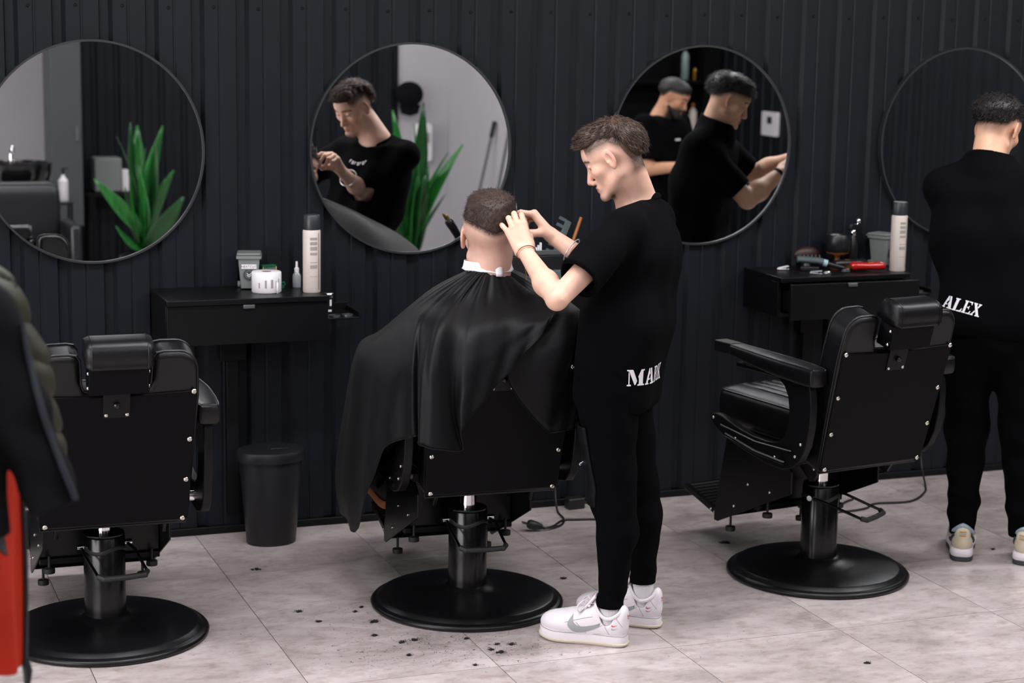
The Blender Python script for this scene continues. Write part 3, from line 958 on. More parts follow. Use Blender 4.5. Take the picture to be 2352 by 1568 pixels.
def hand_fn(w, f, d, right, curl, spread, thumb, S=1.0):
    f = unit(f); d = unit(np.asarray(d) - f * (np.asarray(d) @ f))
    t = np.cross(d, f) if right else np.cross(f, d)
    w = np.asarray(w, float)
    kn = [(0.088, 0.0285), (0.092, 0.0095), (0.087, -0.0095), (0.078, -0.0275)]
    ln = [(0.043, 0.026, 0.020), (0.047, 0.029, 0.021), (0.043, 0.027, 0.020), (0.034, 0.021, 0.018)]
    prim = []
    for i in range(4):
        k = w + S * (f * kn[i][0] + t * kn[i][1] + d * (0.003 - 0.003 * abs(i - 1.2)))
        wr = w + S * (t * kn[i][1] * 0.62 + f * 0.004)
        prim.append(('p', wr, k, 0.0165 * S, 0.0118 * S))
        a = 0.0; p = k
        r = [0.0104, 0.0092, 0.0084, 0.0068] if i < 3 else [0.0092, 0.0082, 0.0074, 0.0062]
        for j in range(3):
            a += math.radians(curl[i][j])
            sp = math.radians(spread[i])
            dr = unit((f * math.cos(sp) + t * math.sin(sp)) * math.cos(a) - d * math.sin(a))
            n = p + dr * ln[i][j] * S
            prim.append(('f', p, n, r[j] * S, r[j + 1] * S))
            p = n
    p = w + S * (f * 0.018 + t * 0.021 - d * 0.008)
    r = [0.0165, 0.0125, 0.0105, 0.0078]
    for j, (L_, v) in enumerate(zip((0.042, 0.032, 0.027), thumb)):
        n = p + unit(f * v[0] + t * v[1] + d * v[2]) * L_ * S
        prim.append(('t' if j == 0 else 'f', p, n, r[j] * S, r[j + 1] * S))
        p = n
    c = w + f * 0.08 * S
    def fn(P):
        out = np.linalg.norm(P - c, axis=1) - 0.16 * S
        m = out < 0.06
        if m.any():
            q = P[m]
            palm = None; fing = None; chain = None
            last = None
            for kind, a_, b_, r1, r2 in prim:
                e = d_cone(q, a_, b_, r1, r2)
                if kind in 'pt': palm = e if palm is None else smin(palm, e, 0.012)
                else: fing = e if fing is None else smin(fing, e, 0.0022)
            out[m] = smin(palm, fing, 0.006)
        return out
    tips = [x[2] for x in prim]
    return fn, tips

def muscle(p, a, b, r1, r2, r3, side=None, k=0.02):
    """limb segment that swells to r2 a third of the way"""
    a = np.asarray(a, float); b = np.asarray(b, float)
    m = a + (b - a) * 0.33
    return smin(d_cone(p, a, m, r1, r2), d_cone(p, m, b, r2, r3), k)

def near(p, c, R_, fn):
    out = np.linalg.norm(p - np.asarray(c), axis=1) - R_
    m = out < 0.10
    if m.any(): out[m] = fn(p[m])
    return out

def attrs_head(C_, M_, stub, beard=0.0):
    def loc(V): return (V - C_) @ M_
    def lip(V):
        q = loc(V)
        e = ((q[:, 0] / 0.022) ** 2 + ((q[:, 2] + 0.0715) / 0.0095) ** 2 < 1) & (q[:, 1] > 0.072)
        earred = (np.abs(q[:, 0]) > 0.078) & (np.abs(q[:, 1]) < 0.03) & (np.abs(q[:, 2]) < 0.04)
        nose = np.exp(-(((q[:, 1] - 0.10) / 0.016) ** 2 + ((q[:, 2] + 0.043) / 0.016) ** 2)) * (np.abs(q[:, 0]) < 0.02)
        return e * 0.75 + earred * 0.35 + nose * 0.25
    def st(V):
        q = loc(V)
        far = np.linalg.norm(q, axis=1) > 0.17
        s = stub(q)
        ax = np.abs(q[:, 0])
        arch = 0.021 + 0.004 * np.sin(np.clip((ax - 0.012) / 0.036, 0, 1) * PI)
        br = np.exp(-((q[:, 2] - arch) / 0.0046) ** 2) * ((ax > 0.010) & (ax < 0.052)) * (q[:, 1] > 0.035)
        lash = np.exp(-((q[:, 2] + 0.0028 + 20 * (ax - 0.031) ** 2) / 0.0020) ** 2) * ((ax > 0.017) & (ax < 0.047)) * (q[:, 1] > 0.052)
        s = np.maximum(s, np.maximum(br * 1.0, lash * 1.0))
        if beard:
            lo = np.clip((-q[:, 2] - 0.045 - 0.25 * np.clip(0.03 - q[:, 1], -1, 0)) / 0.02, 0, 1) * np.clip((q[:, 1] + 0.005) / 0.02, 0, 1)
            mou = ((q[:, 0] / 0.021) ** 2 + ((q[:, 2] + 0.072) / 0.008) ** 2 > 1)
            s = np.maximum(s, lo * mou * beard)
        s[far] = 0
        return s
    return {'lip': lip, 'stubble': st}

mat('eye_white', srgb(200, 190, 185), 0.2)
mat('eye_iris', srgb(45, 38, 34), 0.1)
def eyes(C_, M_, parent, org):
    for s in (-1, 1):
        c = C_ + M_ @ np.array([s * 0.031, 0.0600, -0.0020]) - np.asarray(org)
        o = MB().ball(c, 0.0118, 16, 12).build('eye', 'eye_white', parent)
        g = unit(M_ @ np.array([0, 1.0, -0.30]))
        MB().ball(c + g * 0.0072, 0.0056, 14, 10).build('iris', 'eye_iris', o)

def strands(mb, roots, nrm, flow, length, width, rng, bend=0.4, seg=3, jit=0.25):
    """tapered three-sided locks"""
    for p, n, f, L_ in zip(roots, nrm, flow, length):
        f = unit(f + rng.normal(0, jit, 3) * 0.5); n = unit(n)
        s = unit(np.cross(n, f))
        w = width * rng.uniform(0.6, 1.3)
        V = []; 
        for k in range(seg):
            t = k / seg
            c = p + f * L_ * t + n * L_ * bend * math.sin(t * PI * 0.75) * 0.6 - n * L_ * 0.1 * t * t
            ww = w * (1 - 0.75 * t)
            V += [c - s * ww, c + s * ww, c + n * ww * 0.9]
        V.append(p + f * L_ + n * L_ * bend * 0.25)
        Fc = []
        for k in range(seg - 1):
            a = 3 * k
            Fc += [(a, a + 1, a + 4, a + 3), (a + 1, a + 2, a + 5, a + 4), (a + 2, a, a + 3, a + 5)]
        a = 3 * (seg - 1); e = 3 * seg
        Fc += [(a, a + 1, e), (a + 1, a + 2, e), (a + 2, a, e)]
        mb.add(V, Fc)

def hair_obj(name, fn_local, C_, M_, m, parent, org, h, flow_fn, n, lmin, lmax, width, rng, mask=None, bend=0.4, jit=0.25, noise_amp=0.0):
    """base volume plus locks growing out of it, one mesh"""
    lo = C_ - 0.2; hi = C_ + 0.2
    V, Q = isosurf(lambda p: fn_local((p - C_) @ M_), lo, hi, h, 3)
    e = 0.002
    q = (V - C_) @ M_
    g = np.stack([fn_local(q + np.eye(3)[k] * e) - fn_local(q - np.eye(3)[k] * e) for k in range(3)], 1)
    g /= np.linalg.norm(g, axis=1)[:, None] + 1e-9
    ok = np.arange(len(V))
    if mask is not None: ok = ok[mask(q, g)]
    idx = rng.choice(ok, size=min(n, len(ok)), replace=False)
    mb = MB()
    fl = flow_fn(q[idx], g[idx])
    fl -= g[idx] * (fl * g[idx]).sum(1)[:, None] * 0.85
    strands(mb, q[idx] - g[idx] * 0.004, g[idx], fl, rng.uniform(lmin, lmax, len(idx)), width, rng, bend, 3, jit)
    SV = np.array(mb.v) @ M_.T + C_
    base = len(V)
    VV = np.concatenate([V, SV]) - np.asarray(org)
    me = bpy.data.meshes.new(name)
    faces = [tuple(int(i) for i in r) for r in Q] + [tuple(i + base for i in r) for r in mb.f]
    me.from_pydata([tuple(v) for v in VV], [], faces)
    me.update()
    return link_mesh(name, me, m, parent, True, 180)

def az(deg):
    a = math.radians(deg)
    return np.array([math.cos(a), math.sin(a), 0.0])
def head_frame(azim, pitch, roll=0.0):
    f = az(azim); l = np.array([-f[1], f[0], 0.0]); u = np.array([0, 0, 1.0])
    p = math.radians(pitch)
    f2 = f * math.cos(p) - u * math.sin(p)
    u2 = f * math.sin(p) + u * math.cos(p)
    r = -l
    rr = math.radians(roll)
    r2 = r * math.cos(rr) + u2 * math.sin(rr)
    u3 = u2 * math.cos(rr) - r * math.sin(rr)
    return np.stack([r2, f2, u3], 1)           # columns: right, forward, up
def yawmat(azim, lean=0.0):
    f = az(azim); r = np.array([f[1], -f[0], 0.0]); u = np.array([0, 0, 1.0])
    a = math.radians(lean)
    f2 = f * math.cos(a) - u * math.sin(a); u2 = f * math.sin(a) + u * math.cos(a)
    return np.stack([r, f2, u2], 1)

# ---------------------------------------------------------------- lettering in stencil shapes (unit height)
GLYPH = {
 'M': [[(0, 0), (.24, 0), (.24, .08), (.15, .10), (.15, .74), (.09, .90), (.09, .10), (0, .08)],
       [(0, 1), (0, .93), (.12, .90), (.44, .06), (.50, .06), (.60, .30), (.34, 1)],
       [(.62, 0), (1.08, 0), (1.08, .08), (.99, .10), (.99, .90), (1.08, .92), (1.08, 1), (.84, 1), (.66, .56), (.71, .42), (.71, .10), (.62, .08)]],
 'A': [[(0, 0), (.30, 0), (.30, .08), (.22, .10), (.27, .27), (.40, .27), (.42, .37), (.30, .37), (.38, .66), (.42, .58), (.46, .66), (.36, 1), (.30, 1), (.08, .10), (0, .08)],
       [(.44, 0), (.90, 0), (.90, .08), (.82, .10), (.58, 1), (.42, 1), (.52, .62), (.46, .37), (.58, .10), (.44, .08)]],
 'R': [[(0, 0), (.34, 0), (.34, .08), (.28, .10), (.28, .90), (.34, .92), (.34, 1), (0, 1), (0, .92), (.08, .90), (.08, .10), (0, .08)],
       [(.38, 1), (.60, .98), (.74, .88), (.76, .72), (.70, .56), (.58, .49), (.68, .42), (.74, .14), (.86, .10), (.86, 0), (.60, 0), (.54, .10), (.48, .42), (.36, .46), (.36, .54), (.50, .58), (.56, .72), (.50, .88), (.38, .91)]],
 'K': [[(0, 0), (.34, 0), (.34, .08), (.28, .10), (.28, .90), (.34, .92), (.34, 1), (0, 1), (0, .92), (.08, .90), (.08, .10), (0, .08)],
       [(.33, .46), (.62, .88), (.54, .92), (.54, 1), (.86, 1), (.86, .92), (.76, .88), (.54, .56), (.80, .10), (.90, .08), (.90, 0), (.50, 0), (.50, .08), (.58, .10), (.42, .42), (.35, .36)]],
 'L': [[(0, 0), (.34, 0), (.34, .08), (.30, .10), (.30, .90), (.38, .92), (.38, 1), (0, 1), (0, .92), (.08, .90), (.08, .10), (0, .08)],
       [(.38, 0), (.74, 0), (.76, .30), (.70, .30), (.62, .12), (.38, .09)]],
 'E': [[(0, 0), (.34, 0), (.34, .08), (.28, .10), (.28, .90), (.34, .92), (.34, 1), (0, 1), (0, .92), (.08, .90), (.08, .10), (0, .08)],
       [(.38, 1), (.72, 1), (.72, .74), (.66, .74), (.58, .90), (.38, .92)], [(.34, .46), (.46, .46), (.50, .36), (.54, .36), (.54, .64), (.50, .64), (.46, .55), (.34, .55)],
       [(.38, 0), (.74, 0), (.76, .28), (.70, .28), (.60, .10), (.38, .08)]],
 'X': [[(.28, 0), (.0, 0), (.0, .08), (.08, .10), (.32, .44), (.40, .34), (.22, .10), (.28, .08)], [(.06, 1), (.44, 1), (.44, .92), (.38, .90), (.82, .10), (.90, .08), (.90, 0), (.46, 0), (.46, .08), (.54, .10), (.12, .90), (.06, .92)],
       [(.54, 1), (.86, 1), (.86, .92), (.78, .90), (.58, .62), (.51, .72), (.60, .90), (.54, .92)]],
}
def glyph_mesh(text, gap=0.08, width=1.0):
    """triangulated, subdivided flat lettering: verts (n,2), faces; total width in unit heights"""
    from mathutils.geometry import tessellate_polygon
    V = []; Fc = []; x = 0.0
    for ch in text:
        mx = 0
        for poly in GLYPH[ch]:
            tris = tessellate_polygon([[Vector((a, b, 0)) for a, b in poly]])
            o = len(V)
            V += [(x + a * width, b) for a, b in poly]
            Fc += [tuple(o + i for i in t) for t in tris]
            mx = max(mx, max(a for a, b in poly))
        x += (mx + gap) * width
    V = np.array(V); Fc = list(Fc)
    for _ in range(2):                      # split triangles so that the print follows the cloth
        N = []; mid = {}
        V = list(map(tuple, V))
        def md(a, b):
            k = (min(a, b), max(a, b))
            if k not in mid:
                mid[k] = len(V); V.append(((V[a][0] + V[b][0]) / 2, (V[a][1] + V[b][1]) / 2))
            return mid[k]
        for a, b, c in Fc:
            ab, bc, ca = md(a, b), md(b, c), md(c, a)
            N += [(a, ab, ca), (ab, b, bc), (ca, bc, c), (ab, bc, ca)]
        Fc = N
        V = np.array(V)
    return np.array(V), Fc, x - gap * width
def decal_wrap(name, V2, Fc, c, R0, a0, fn, m, parent, org, off=0.0014):
    """wrap flat lettering (x along, y up, metres) round the vertical axis through c"""
    a = a0 + V2[:, 0] / R0
    d = np.stack([np.cos(a), np.sin(a), np.zeros(len(a))], 1)
    P0 = np.array(c)[None] + np.c_[np.zeros((len(a), 2)), V2[:, 1]]
    t = np.full(len(a), 0.40)
    for _ in range(70):
        t = np.clip(t - 0.8 * fn(P0 + d * t[:, None]), 0.02, 0.5)
    P = P0 + d * (t[:, None] + off) - np.asarray(org)
    me = bpy.data.meshes.new(name)
    me.from_pydata([tuple(p) for p in P], [], [tuple(map(int, f)) for f in Fc])
    me.update()
    return link_mesh(name, me, m, parent, True, 180)
def decal(name, V2, Fc, o, ax, ay, fn, d, m, parent, org, off=0.0012, start=0.15):
    P = np.asarray(o) + V2[:, :1] * np.asarray(ax) + V2[:, 1:2] * np.asarray(ay)
    P = project(fn, P, unit(d), start)
    P = P - unit(d) * off - np.asarray(org)
    me = bpy.data.meshes.new(name)
    me.from_pydata([tuple(p) for p in P], [], [tuple(map(int, t)) for t in Fc])
    me.update()
    return link_mesh(name, me, m, parent, True, 180)
# ---------------------------------------------------------------- shoes
mat('shoe_white', srgb(226, 219, 226), 0.38, spec=0.45, noise=0.02, nscale=30)
mat('shoe_sole', srgb(222, 215, 220), 0.5, noise=0.03, nscale=40)
mat('shoe_tread', srgb(196, 184, 165), 0.6)
mat('shoe_grey', srgb(150, 155, 158), 0.45)
mat('shoe_red', srgb(190, 48, 34), 0.5)
mat('sock_white', srgb(214, 211, 214), 0.9, bump=0.2, bscale=300)
mat('stitch', srgb(150, 138, 130), 0.8)
def shoe_upper(q):
    """sneaker upper, x width, y forward (heel -0.07 .. toe 0.215), z up"""
    p = np.stack([np.abs(q[:, 0]), q[:, 1], q[:, 2]], 1)
    d = d_ell(p, (0, 0.135, 0.048), (0.047, 0.083, 0.040))
    d = smin(d, d_ell(p, (0, 0.055, 0.052), (0.043, 0.09, 0.046)), 0.03)
    d = smin(d, d_ell(p, (0, -0.030, 0.060), (0.036, 0.046, 0.052)), 0.02)
    d = smin(d, d_cone(p, (0, 0.020, 0.088), (0, 0.100, 0.060), 0.030, 0.030), 0.02)
    d = smin(d, d_ell(p, (0, -0.058, 0.092), (0.024, 0.017, 0.026)), 0.012)
    # ankle opening
    d = smax(d, -d_cone(p, (0, -0.010, 0.075), (0, -0.002, 0.22), 0.034, 0.046), 0.010)
    return smax(d, 0.022 - q[:, 2], 0.004)
SOLE = [(0.0, -0.072), (0.022, -0.068), (0.034, -0.052), (0.038, -0.02), (0.037, 0.03), (0.042, 0.08), (0.049, 0.125), (0.047, 0.165), (0.036, 0.197), (0.018, 0.213), (0.0, 0.217)]
def sole_outline(s=1.0, n=6):
    h = [(x * s, 0.0725 + (y - 0.0725) * (1 + (s - 1) * 0.4)) for x, y in SOLE]
    pts = h + [(-x, y) for x, y in reversed(h[1:-1])]
    return catmull(np.array(pts), n, True)
def swoosh(n=24):
    """curved tick between two arcs: (s along, t across) strip"""
    top = catmull(np.array([(0.0, 0.034), (0.004, 0.016), (0.022, 0.009), (0.055, 0.014), (0.106, 0.029)]), 6)
    bot = catmull(np.array([(0.0, 0.034), (-0.012, 0.010), (0.010, -0.006), (0.050, 0.002), (0.106, 0.029)]), 6)
    V = []; Fc = []
    m = len(top)
    for k in range(4):
        V += [tuple(top[i] + (bot[i] - top[i]) * k / 3) for i in range(m)]
    for k in range(3):
        for i in range(m - 1):
            a = k * m + i
            Fc += [(a, a + 1, a + m + 1), (a, a + m + 1, a + m)]
    return np.array(V), Fc
_up = isosurf(shoe_upper, (-0.07, -0.10, 0.0), (0.07, 0.25, 0.15), 0.003, 2)
def sneaker(parent, loc, rz, lace=True):
    """returns the shoe as parts of its wearer: shoe > sole, tread, swoosh, laces, tongue..."""
    s = link_mesh('shoe', fast_mesh('shoe', *_up), 'shoe_white', parent, True, 180)
    s.location = loc
    s.rotation_euler = (0, 0, rz)
    s.scale = (1.0, 1.0, 1.13)
    o = sole_outline()
    mb = MB(); n = len(o); K = 8
    lev = [(0.92, 0.0), (1.0, 0.004), (1.02, 0.012), (1.015, 0.026), (0.985, 0.0325), (0.93, 0.033)]
    rows = []
    for sc, z in lev:
        oo = sole_outline(sc)
        lift = np.clip((oo[:, 1] - 0.15) / 0.07, 0, 1) ** 2 * 0.010
        rows.append(np.c_[oo, z + lift])
    rows = np.array(rows)
    Fc = [(i * n + j, i * n + (j + 1) % n, (i + 1) * n + (j + 1) % n, (i + 1) * n + j) for i in range(len(lev) - 1) for j in range(n)]
    Fc += [tuple(reversed(range(n))), tuple(range((len(lev) - 1) * n, len(lev) * n))]
    mb.add(rows.reshape(-1, 3), Fc)
    mb.build('sole', 'shoe_sole', s, sharp=50)
    tr = MB()
    oo = sole_outline(1.022, 12)
    path = [(x, y, 0.0075 + 0.010 * min(1, max(0, (y - 0.15) / 0.07)) ** 2) for x, y in oo]
    tr.tube(path, 0.0042, 6, True)
    tr.build('tread_band', 'shoe_tread', s)
    st = MB()
    st.tube([(x * 1.0, y, 0.033 + 0.010 * min(1, max(0, (y - 0.15) / 0.07)) ** 2) for x, y in sole_outline(1.0, 8)], 0.0008, 4, True)
    st.build('sole_stitch', 'stitch', s)
    V2, F2 = swoosh()
    for sd in (-1, 1):
        decal('side_mark', V2 * 1.28, F2, (sd * 0.05, 0.100, 0.044), (0, -1, 0), (0, 0, 1), shoe_upper, (-sd, 0, 0), 'shoe_grey', s, (0, 0, 0), 0.0012, 0.05)
        for nm, mm, zz, sc in (('small_red_mark', 'shoe_red', 0.062, 0.17), ('small_grey_mark', 'shoe_grey', 0.052, 0.17)):
            decal(nm, V2 * sc, F2, (sd * 0.05, -0.030, zz), (0, -1, 0), (0, 0, 1), shoe_upper, (-sd, 0, 0), mm, s, (0, 0, 0), 0.0015, 0.05)
        # overlay seams on the side
        for pts in ([(0.055, 0.036), (0.075, 0.055), (0.088, 0.066)], [(-0.020, 0.036), (-0.006, 0.058), (0.004, 0.072)], [(0.035, 0.084), (0.06, 0.079), (0.10, 0.069), (0.125, 0.062)], [(-0.062, 0.060), (-0.045, 0.080), (-0.038, 0.088)]):
            c = catmull(np.array(pts), 5)
            P = np.array([(sd * 0.06, y, z) for y, z in c])
            P = project(shoe_upper, P, (-sd, 0, 0), 0.03)
            MB().tube(P, 0.0009, 4).build('seam', 'stitch', s)
    # heel tab print: tick over three letters
    decal('heel_mark', V2 * 0.20, F2, (-0.010, -0.09, 0.089), (1, 0, 0), (0, 0, 1), shoe_upper, (0, 1, 0), 'shoe_red', s, (0, 0, 0), 0.0015, 0.05)
    tx, tf, tw = glyph_bars()
    decal('heel_letters', tx * 0.006, tf, (-0.010, -0.09, 0.080), (1, 0, 0), (0, 0, 1), shoe_upper, (0, 1, 0), 'shoe_red', s, (0, 0, 0), 0.0015, 0.05)
    # tongue, laces, collar lining
    tg = MB()
    G = []
    for v in np.linspace(0, 1, 7):
        G.append([(0.024 * u * (1 - 0.1 * v), 0.072 - 0.040 * v, 0.100 + 0.044 * v - 0.006 * u * u) for u in np.linspace(-1, 1, 7)])
    tg.grid(np.array(G))
    tgo = tg.build('tongue', 'shoe_white', s, solid=0.008)
    decal2 = MB().box((0, 0.0425, 0.1405), (0.016, 0.001, 0.012), rotx(math.radians(40)))
    decal2.build('tongue_label', 'shoe_red', tgo)
    for k in range(6):
        y = 0.052 + 0.0145 * k
        z = 0.117 - 0.0093 * k
        a = np.array([(-0.024, y, z - 0.008), (-0.012, y - 0.003, z + 0.003), (0, y - 0.005, z + 0.005), (0.012, y - 0.003, z + 0.003), (0.024, y, z - 0.008)])
        MB().tube(catmull(a, 4), 0.0042, 6, flat=(1, 0.5)).build('lace', 'shoe_white', s)
    for sd in (-1, 1):
        a = np.array([(0, 0.052, 0.124), (sd * 0.020, 0.066, 0.128), (sd * 0.038, 0.085, 0.112), (sd * 0.036, 0.080, 0.094), (sd * 0.018, 0.062, 0.112), (0, 0.052, 0.122)])
        MB().tube(catmull(a, 5), 0.0036, 6, flat=(1, 0.55)).build('lace_loop', 'shoe_white', s)
        for k in range(4):
            y = 0.056 + 0.019 * k
            MB().ball((sd * 0.0262, y, 0.108 - 0.0118 * k), 0.0022, 8, 6).build('eyelet', 'stitch', s)
    ring = []
    for a in np.linspace(0, 2 * PI, 40, endpoint=False):
        c, sn = math.cos(a), math.sin(a)
        yy = -0.012 + 0.048 * sn
        zz = 0.094 + (0.020 if sn < 0 else 0.030) * sn * sn - (0.012 * abs(c))
        ring.append((0.035 * c, yy, zz))
    MB().tube(ring, 0.0055, 8, True).build('collar', 'shoe_white', s)
    return s
def glyph_bars():
    V = []; Fc = []
    for k, polys in enumerate(([(0, 0, .2, 1), (.2, .75, .6, 1), (.2, .4, .6, .6), (.6, 0, .8, 1)], [(.2, 0, .45, 1)], [(0, 0, .2, 1), (.2, .75, .7, 1), (.2, .4, .7, .6), (.55, 0, .8, .4)])):
        for x0, y0, x1, y1 in polys:
            o = len(V); x = k * 1.15
            V += [(x + x0, y0), (x + x1, y0), (x + x1, y1), (x + x0, y1)]
            Fc += [(o, o + 1, o + 2), (o, o + 2, o + 3)]
    return np.array(V), Fc, 3.4

def ribbed_sock(parent, org, base, top, r0, r1):
    mb = MB()
    base = np.array(base); top = np.array(top)
    n = 60; rows = []
    for t in np.linspace(0, 1, 8):
        c = base + (top - base) * t
        rows.append([(c[0] + (r0 + (r1 - r0) * t) * (1 + 0.035 * (k % 3 == 0)) * math.cos(2 * PI * k / n), c[1] + (r0 + (r1 - r0) * t) * (1 + 0.035 * (k % 3 == 0)) * math.sin(2 * PI * k / n), c[2]) for k in range(n)])
    rows = np.array(rows) - np.asarray(org)
    Fc = [(i * n + j, i * n + (j + 1) % n, (i + 1) * n + (j + 1) % n, (i + 1) * n + j) for i in range(7) for j in range(n)]
    Fc += [tuple(reversed(range(n))), tuple(range(7 * n, 8 * n))]
    return mb.add(rows.reshape(-1, 3), Fc).build('sock', 'sock_white', parent, sharp=180)

# ---------------------------------------------------------------- the standing barber
RNG = np.random.default_rng(7)
B0 = np.array([2.50, 5.48, 0.0])
barber = empty('person', B0, 0, 'barber in black t-shirt cutting hair with scissors, white sneakers', 'person')
TAZ = 140.0
BF = az(TAZ); BL = np.array([-BF[1], BF[0], 0.0])
HC = np.array([2.436, 5.570, 1.552]); HM = head_frame(150.0, 28.0)
NB = np.array([2.553, 5.600, 1.400])              # base of the neck
SHC = np.array([2.540, 5.575, 1.335])
LSH = SHC + BL * 0.165; RSH = SHC - BL * 0.165
LEL = np.array([2.150, 5.300, 1.150]); LWR = np.array([2.150, 5.575, 1.262])
REL = np.array([2.470, 5.630, 1.160]); RWR = np.array([2.318, 5.775, 1.285])
iR, iU, iF = _R, _U, _F
lh, _lt = hand_fn(LWR, -0.34 * iR + 0.90 * iU + 0.22 * iF, -iF * 0.9 - 0.25 * iR + 0.3 * iU, False,
                  [(34, 80, 40), (24, 92, 42), (20, 92, 42), (12, 48, 26)], [2, 0, -4, -20],
                  [(0.75, 0.12, -0.65), (0.75, -0.25, -0.6), (0.75, -0.4, -0.5)], 0.98)
rh, _rt = hand_fn(RWR, -0.60 * iR + 0.78 * iU + 0.10 * iF, 0.78 * iR + 0.60 * iU - 0.15 * iF, True,
                  [(42, 28, 12), (55, 45, 25), (62, 60, 35), (66, 62, 36)], [4, 0, -3, -6],
                  [(0.45, 0.55, -0.75), (0.75, 0.25, -0.65), (0.9, 0.1, -0.4)], 0.98)
def barber_skin(p):
    d = near(p, HC, 0.17, lambda q: head_local((q - HC) @ HM))
    nt_ = HC + HM @ np.array([0, -0.034, -0.045])
    d = smin(d, d_cone(p, nt_, NB, 0.053, 0.060), 0.022)
    d = smin(d, d_cone(p, HC + HM @ np.array([0, 0.010, -0.075]), NB + BF * 0.028 - np.array([0, 0, 0.01]), 0.036, 0.044), 0.02)
    M = yawmat(TAZ, 0)
    d = smin(d, d_ell(p, (2.530, 5.560, 1.24), (0.150, 0.090, 0.17), M), 0.05)
    d = smin(d, d_ell(p, (2.462, 5.505, 0.98), (0.135, 0.095, 0.22), M), 0.05)
    for s_, e_, w_, hf in ((LSH, LEL, LWR, lh), (RSH, REL, RWR, rh)):
        a = d_cone(p, s_, e_, 0.045, 0.0335)
        a = smin(a, muscle(p, e_, w_, 0.0325, 0.0350, 0.0238, k=0.03), 0.010)
        d = smin(d, a, 0.02)
        d = smin(d, hf(p), 0.012)
    return d
def barber_stub(q):
    # fade: dense at the hair, thinning towards ear and nape
    y, z, ax = q[:, 1], q[:, 2], np.abs(q[:, 0])
    line = np.interp(y, [-0.12, -0.085, -0.062, -0.050, -0.02, 0.025, 0.046, 0.060], [-0.085, -0.075, -0.030, 0.022, 0.050, 0.050, 0.045, 0.05])
    s = np.clip((z - line + 0.030) / 0.034, 0, 1) ** 1.6 * (y < 0.062)
    nape = np.clip((-0.030 - y) / 0.03, 0, 1) * np.clip((z + 0.085) / 0.02, 0, 1) * np.clip((0.03 - z) / 0.03, 0, 1) * 0.8
    nape *= np.clip((0.060 - ax) / 0.015, 0, 1)
    goat = np.exp(-((z + 0.104) / 0.017) ** 2 - (ax / 0.030) ** 2) * (y > 0.040) * 0.85
    mous = np.exp(-((z + 0.0600) / 0.004) ** 2 - (ax / 0.022) ** 2) * (y > 0.07) * 0.30
    jaw = np.clip((-z - 0.075) / 0.02, 0, 1) * 0.12 * (y > 0)
    return np.maximum.reduce([s * 0.92, nape, goat, mous, jaw]) * (ax < 0.079)
eyes(HC, HM, barber, B0)
sdf_obj('body', barber_skin, (1.9, 5.15, 0.72), (2.75, 6.0, 1.72), 0.003, 'skin_fair', barber, attrs_head(HC, HM, barber_stub), org=B0)

def barber_hair(q):
    x, y, z = q[:, 0], q[:, 1], q[:, 2]
    cr = d_ell(q, (0, -0.018, 0.028), (0.074, 0.100, 0.075))
    cr = smin(cr, d_ell(q, (0, 0.026, 0.035), (0.062, 0.053, 0.056)), 0.02)
    line = np.interp(y, [-0.13, -0.085, -0.070, -0.060, -0.045, -0.02, 0.025, 0.046, 0.07], [-0.066, -0.052, -0.008, 0.032, 0.054, 0.068, 0.069, 0.063, 0.064])
    up = z - line
    th = 0.002 + (0.017 - 0.007 * np.clip((-0.06 - y) / 0.04, 0, 1)) * np.clip(up / 0.045, 0, 1) ** 1.15 + 0.006 * np.clip((y - 0.0) / 0.05, 0, 1)
    th = th * np.clip(up / 0.012 + 0.3, 0.1, 1)
    d = cr - th
    d = smin(d, d_cone(q, (0.0, 0.040, 0.088), (0.005, 0.057, 0.080), 0.020, 0.014) , 0.02)
    d = smin(d, d_cone(q, (-0.033, 0.036, 0.082), (-0.028, 0.052, 0.073), 0.017, 0.011) , 0.02)
    d = smin(d, d_cone(q, (0.033, 0.036, 0.082), (0.028, 0.052, 0.073), 0.017, 0.011) , 0.02)
    d = d + 0.0018 * np.sin(x * 240 + 30 * y) * np.sin(y * 170 + 50 * z)
    return smax(d, -(up), 0.006)
def bh_flow(q, g):
    f = np.zeros_like(q)
    t = np.clip((q[:, 1] + 0.075) / 0.05, 0, 1)
    f[:, 1] = 1.0 * t - 0.35 * (1 - t)
    f[:, 2] = 0.25 * t - 0.9 * (1 - t)
    f[:, 0] = 0.25 * np.sign(q[:, 0]) * (q[:, 1] < 0)
    f += g * 0.35
    return f
hair_obj('hair', barber_hair, HC, HM, 'hair_brown', barber, B0, 0.004, bh_flow, 5500, 0.014, 0.030, 0.0013, RNG, mask=lambda q, g: (q[:, 2] > np.interp(q[:, 1], [-0.13, -0.07, -0.05, 0, 0.06], [-0.05, 0.02, 0.055, 0.07, 0.066])), bend=0.35)

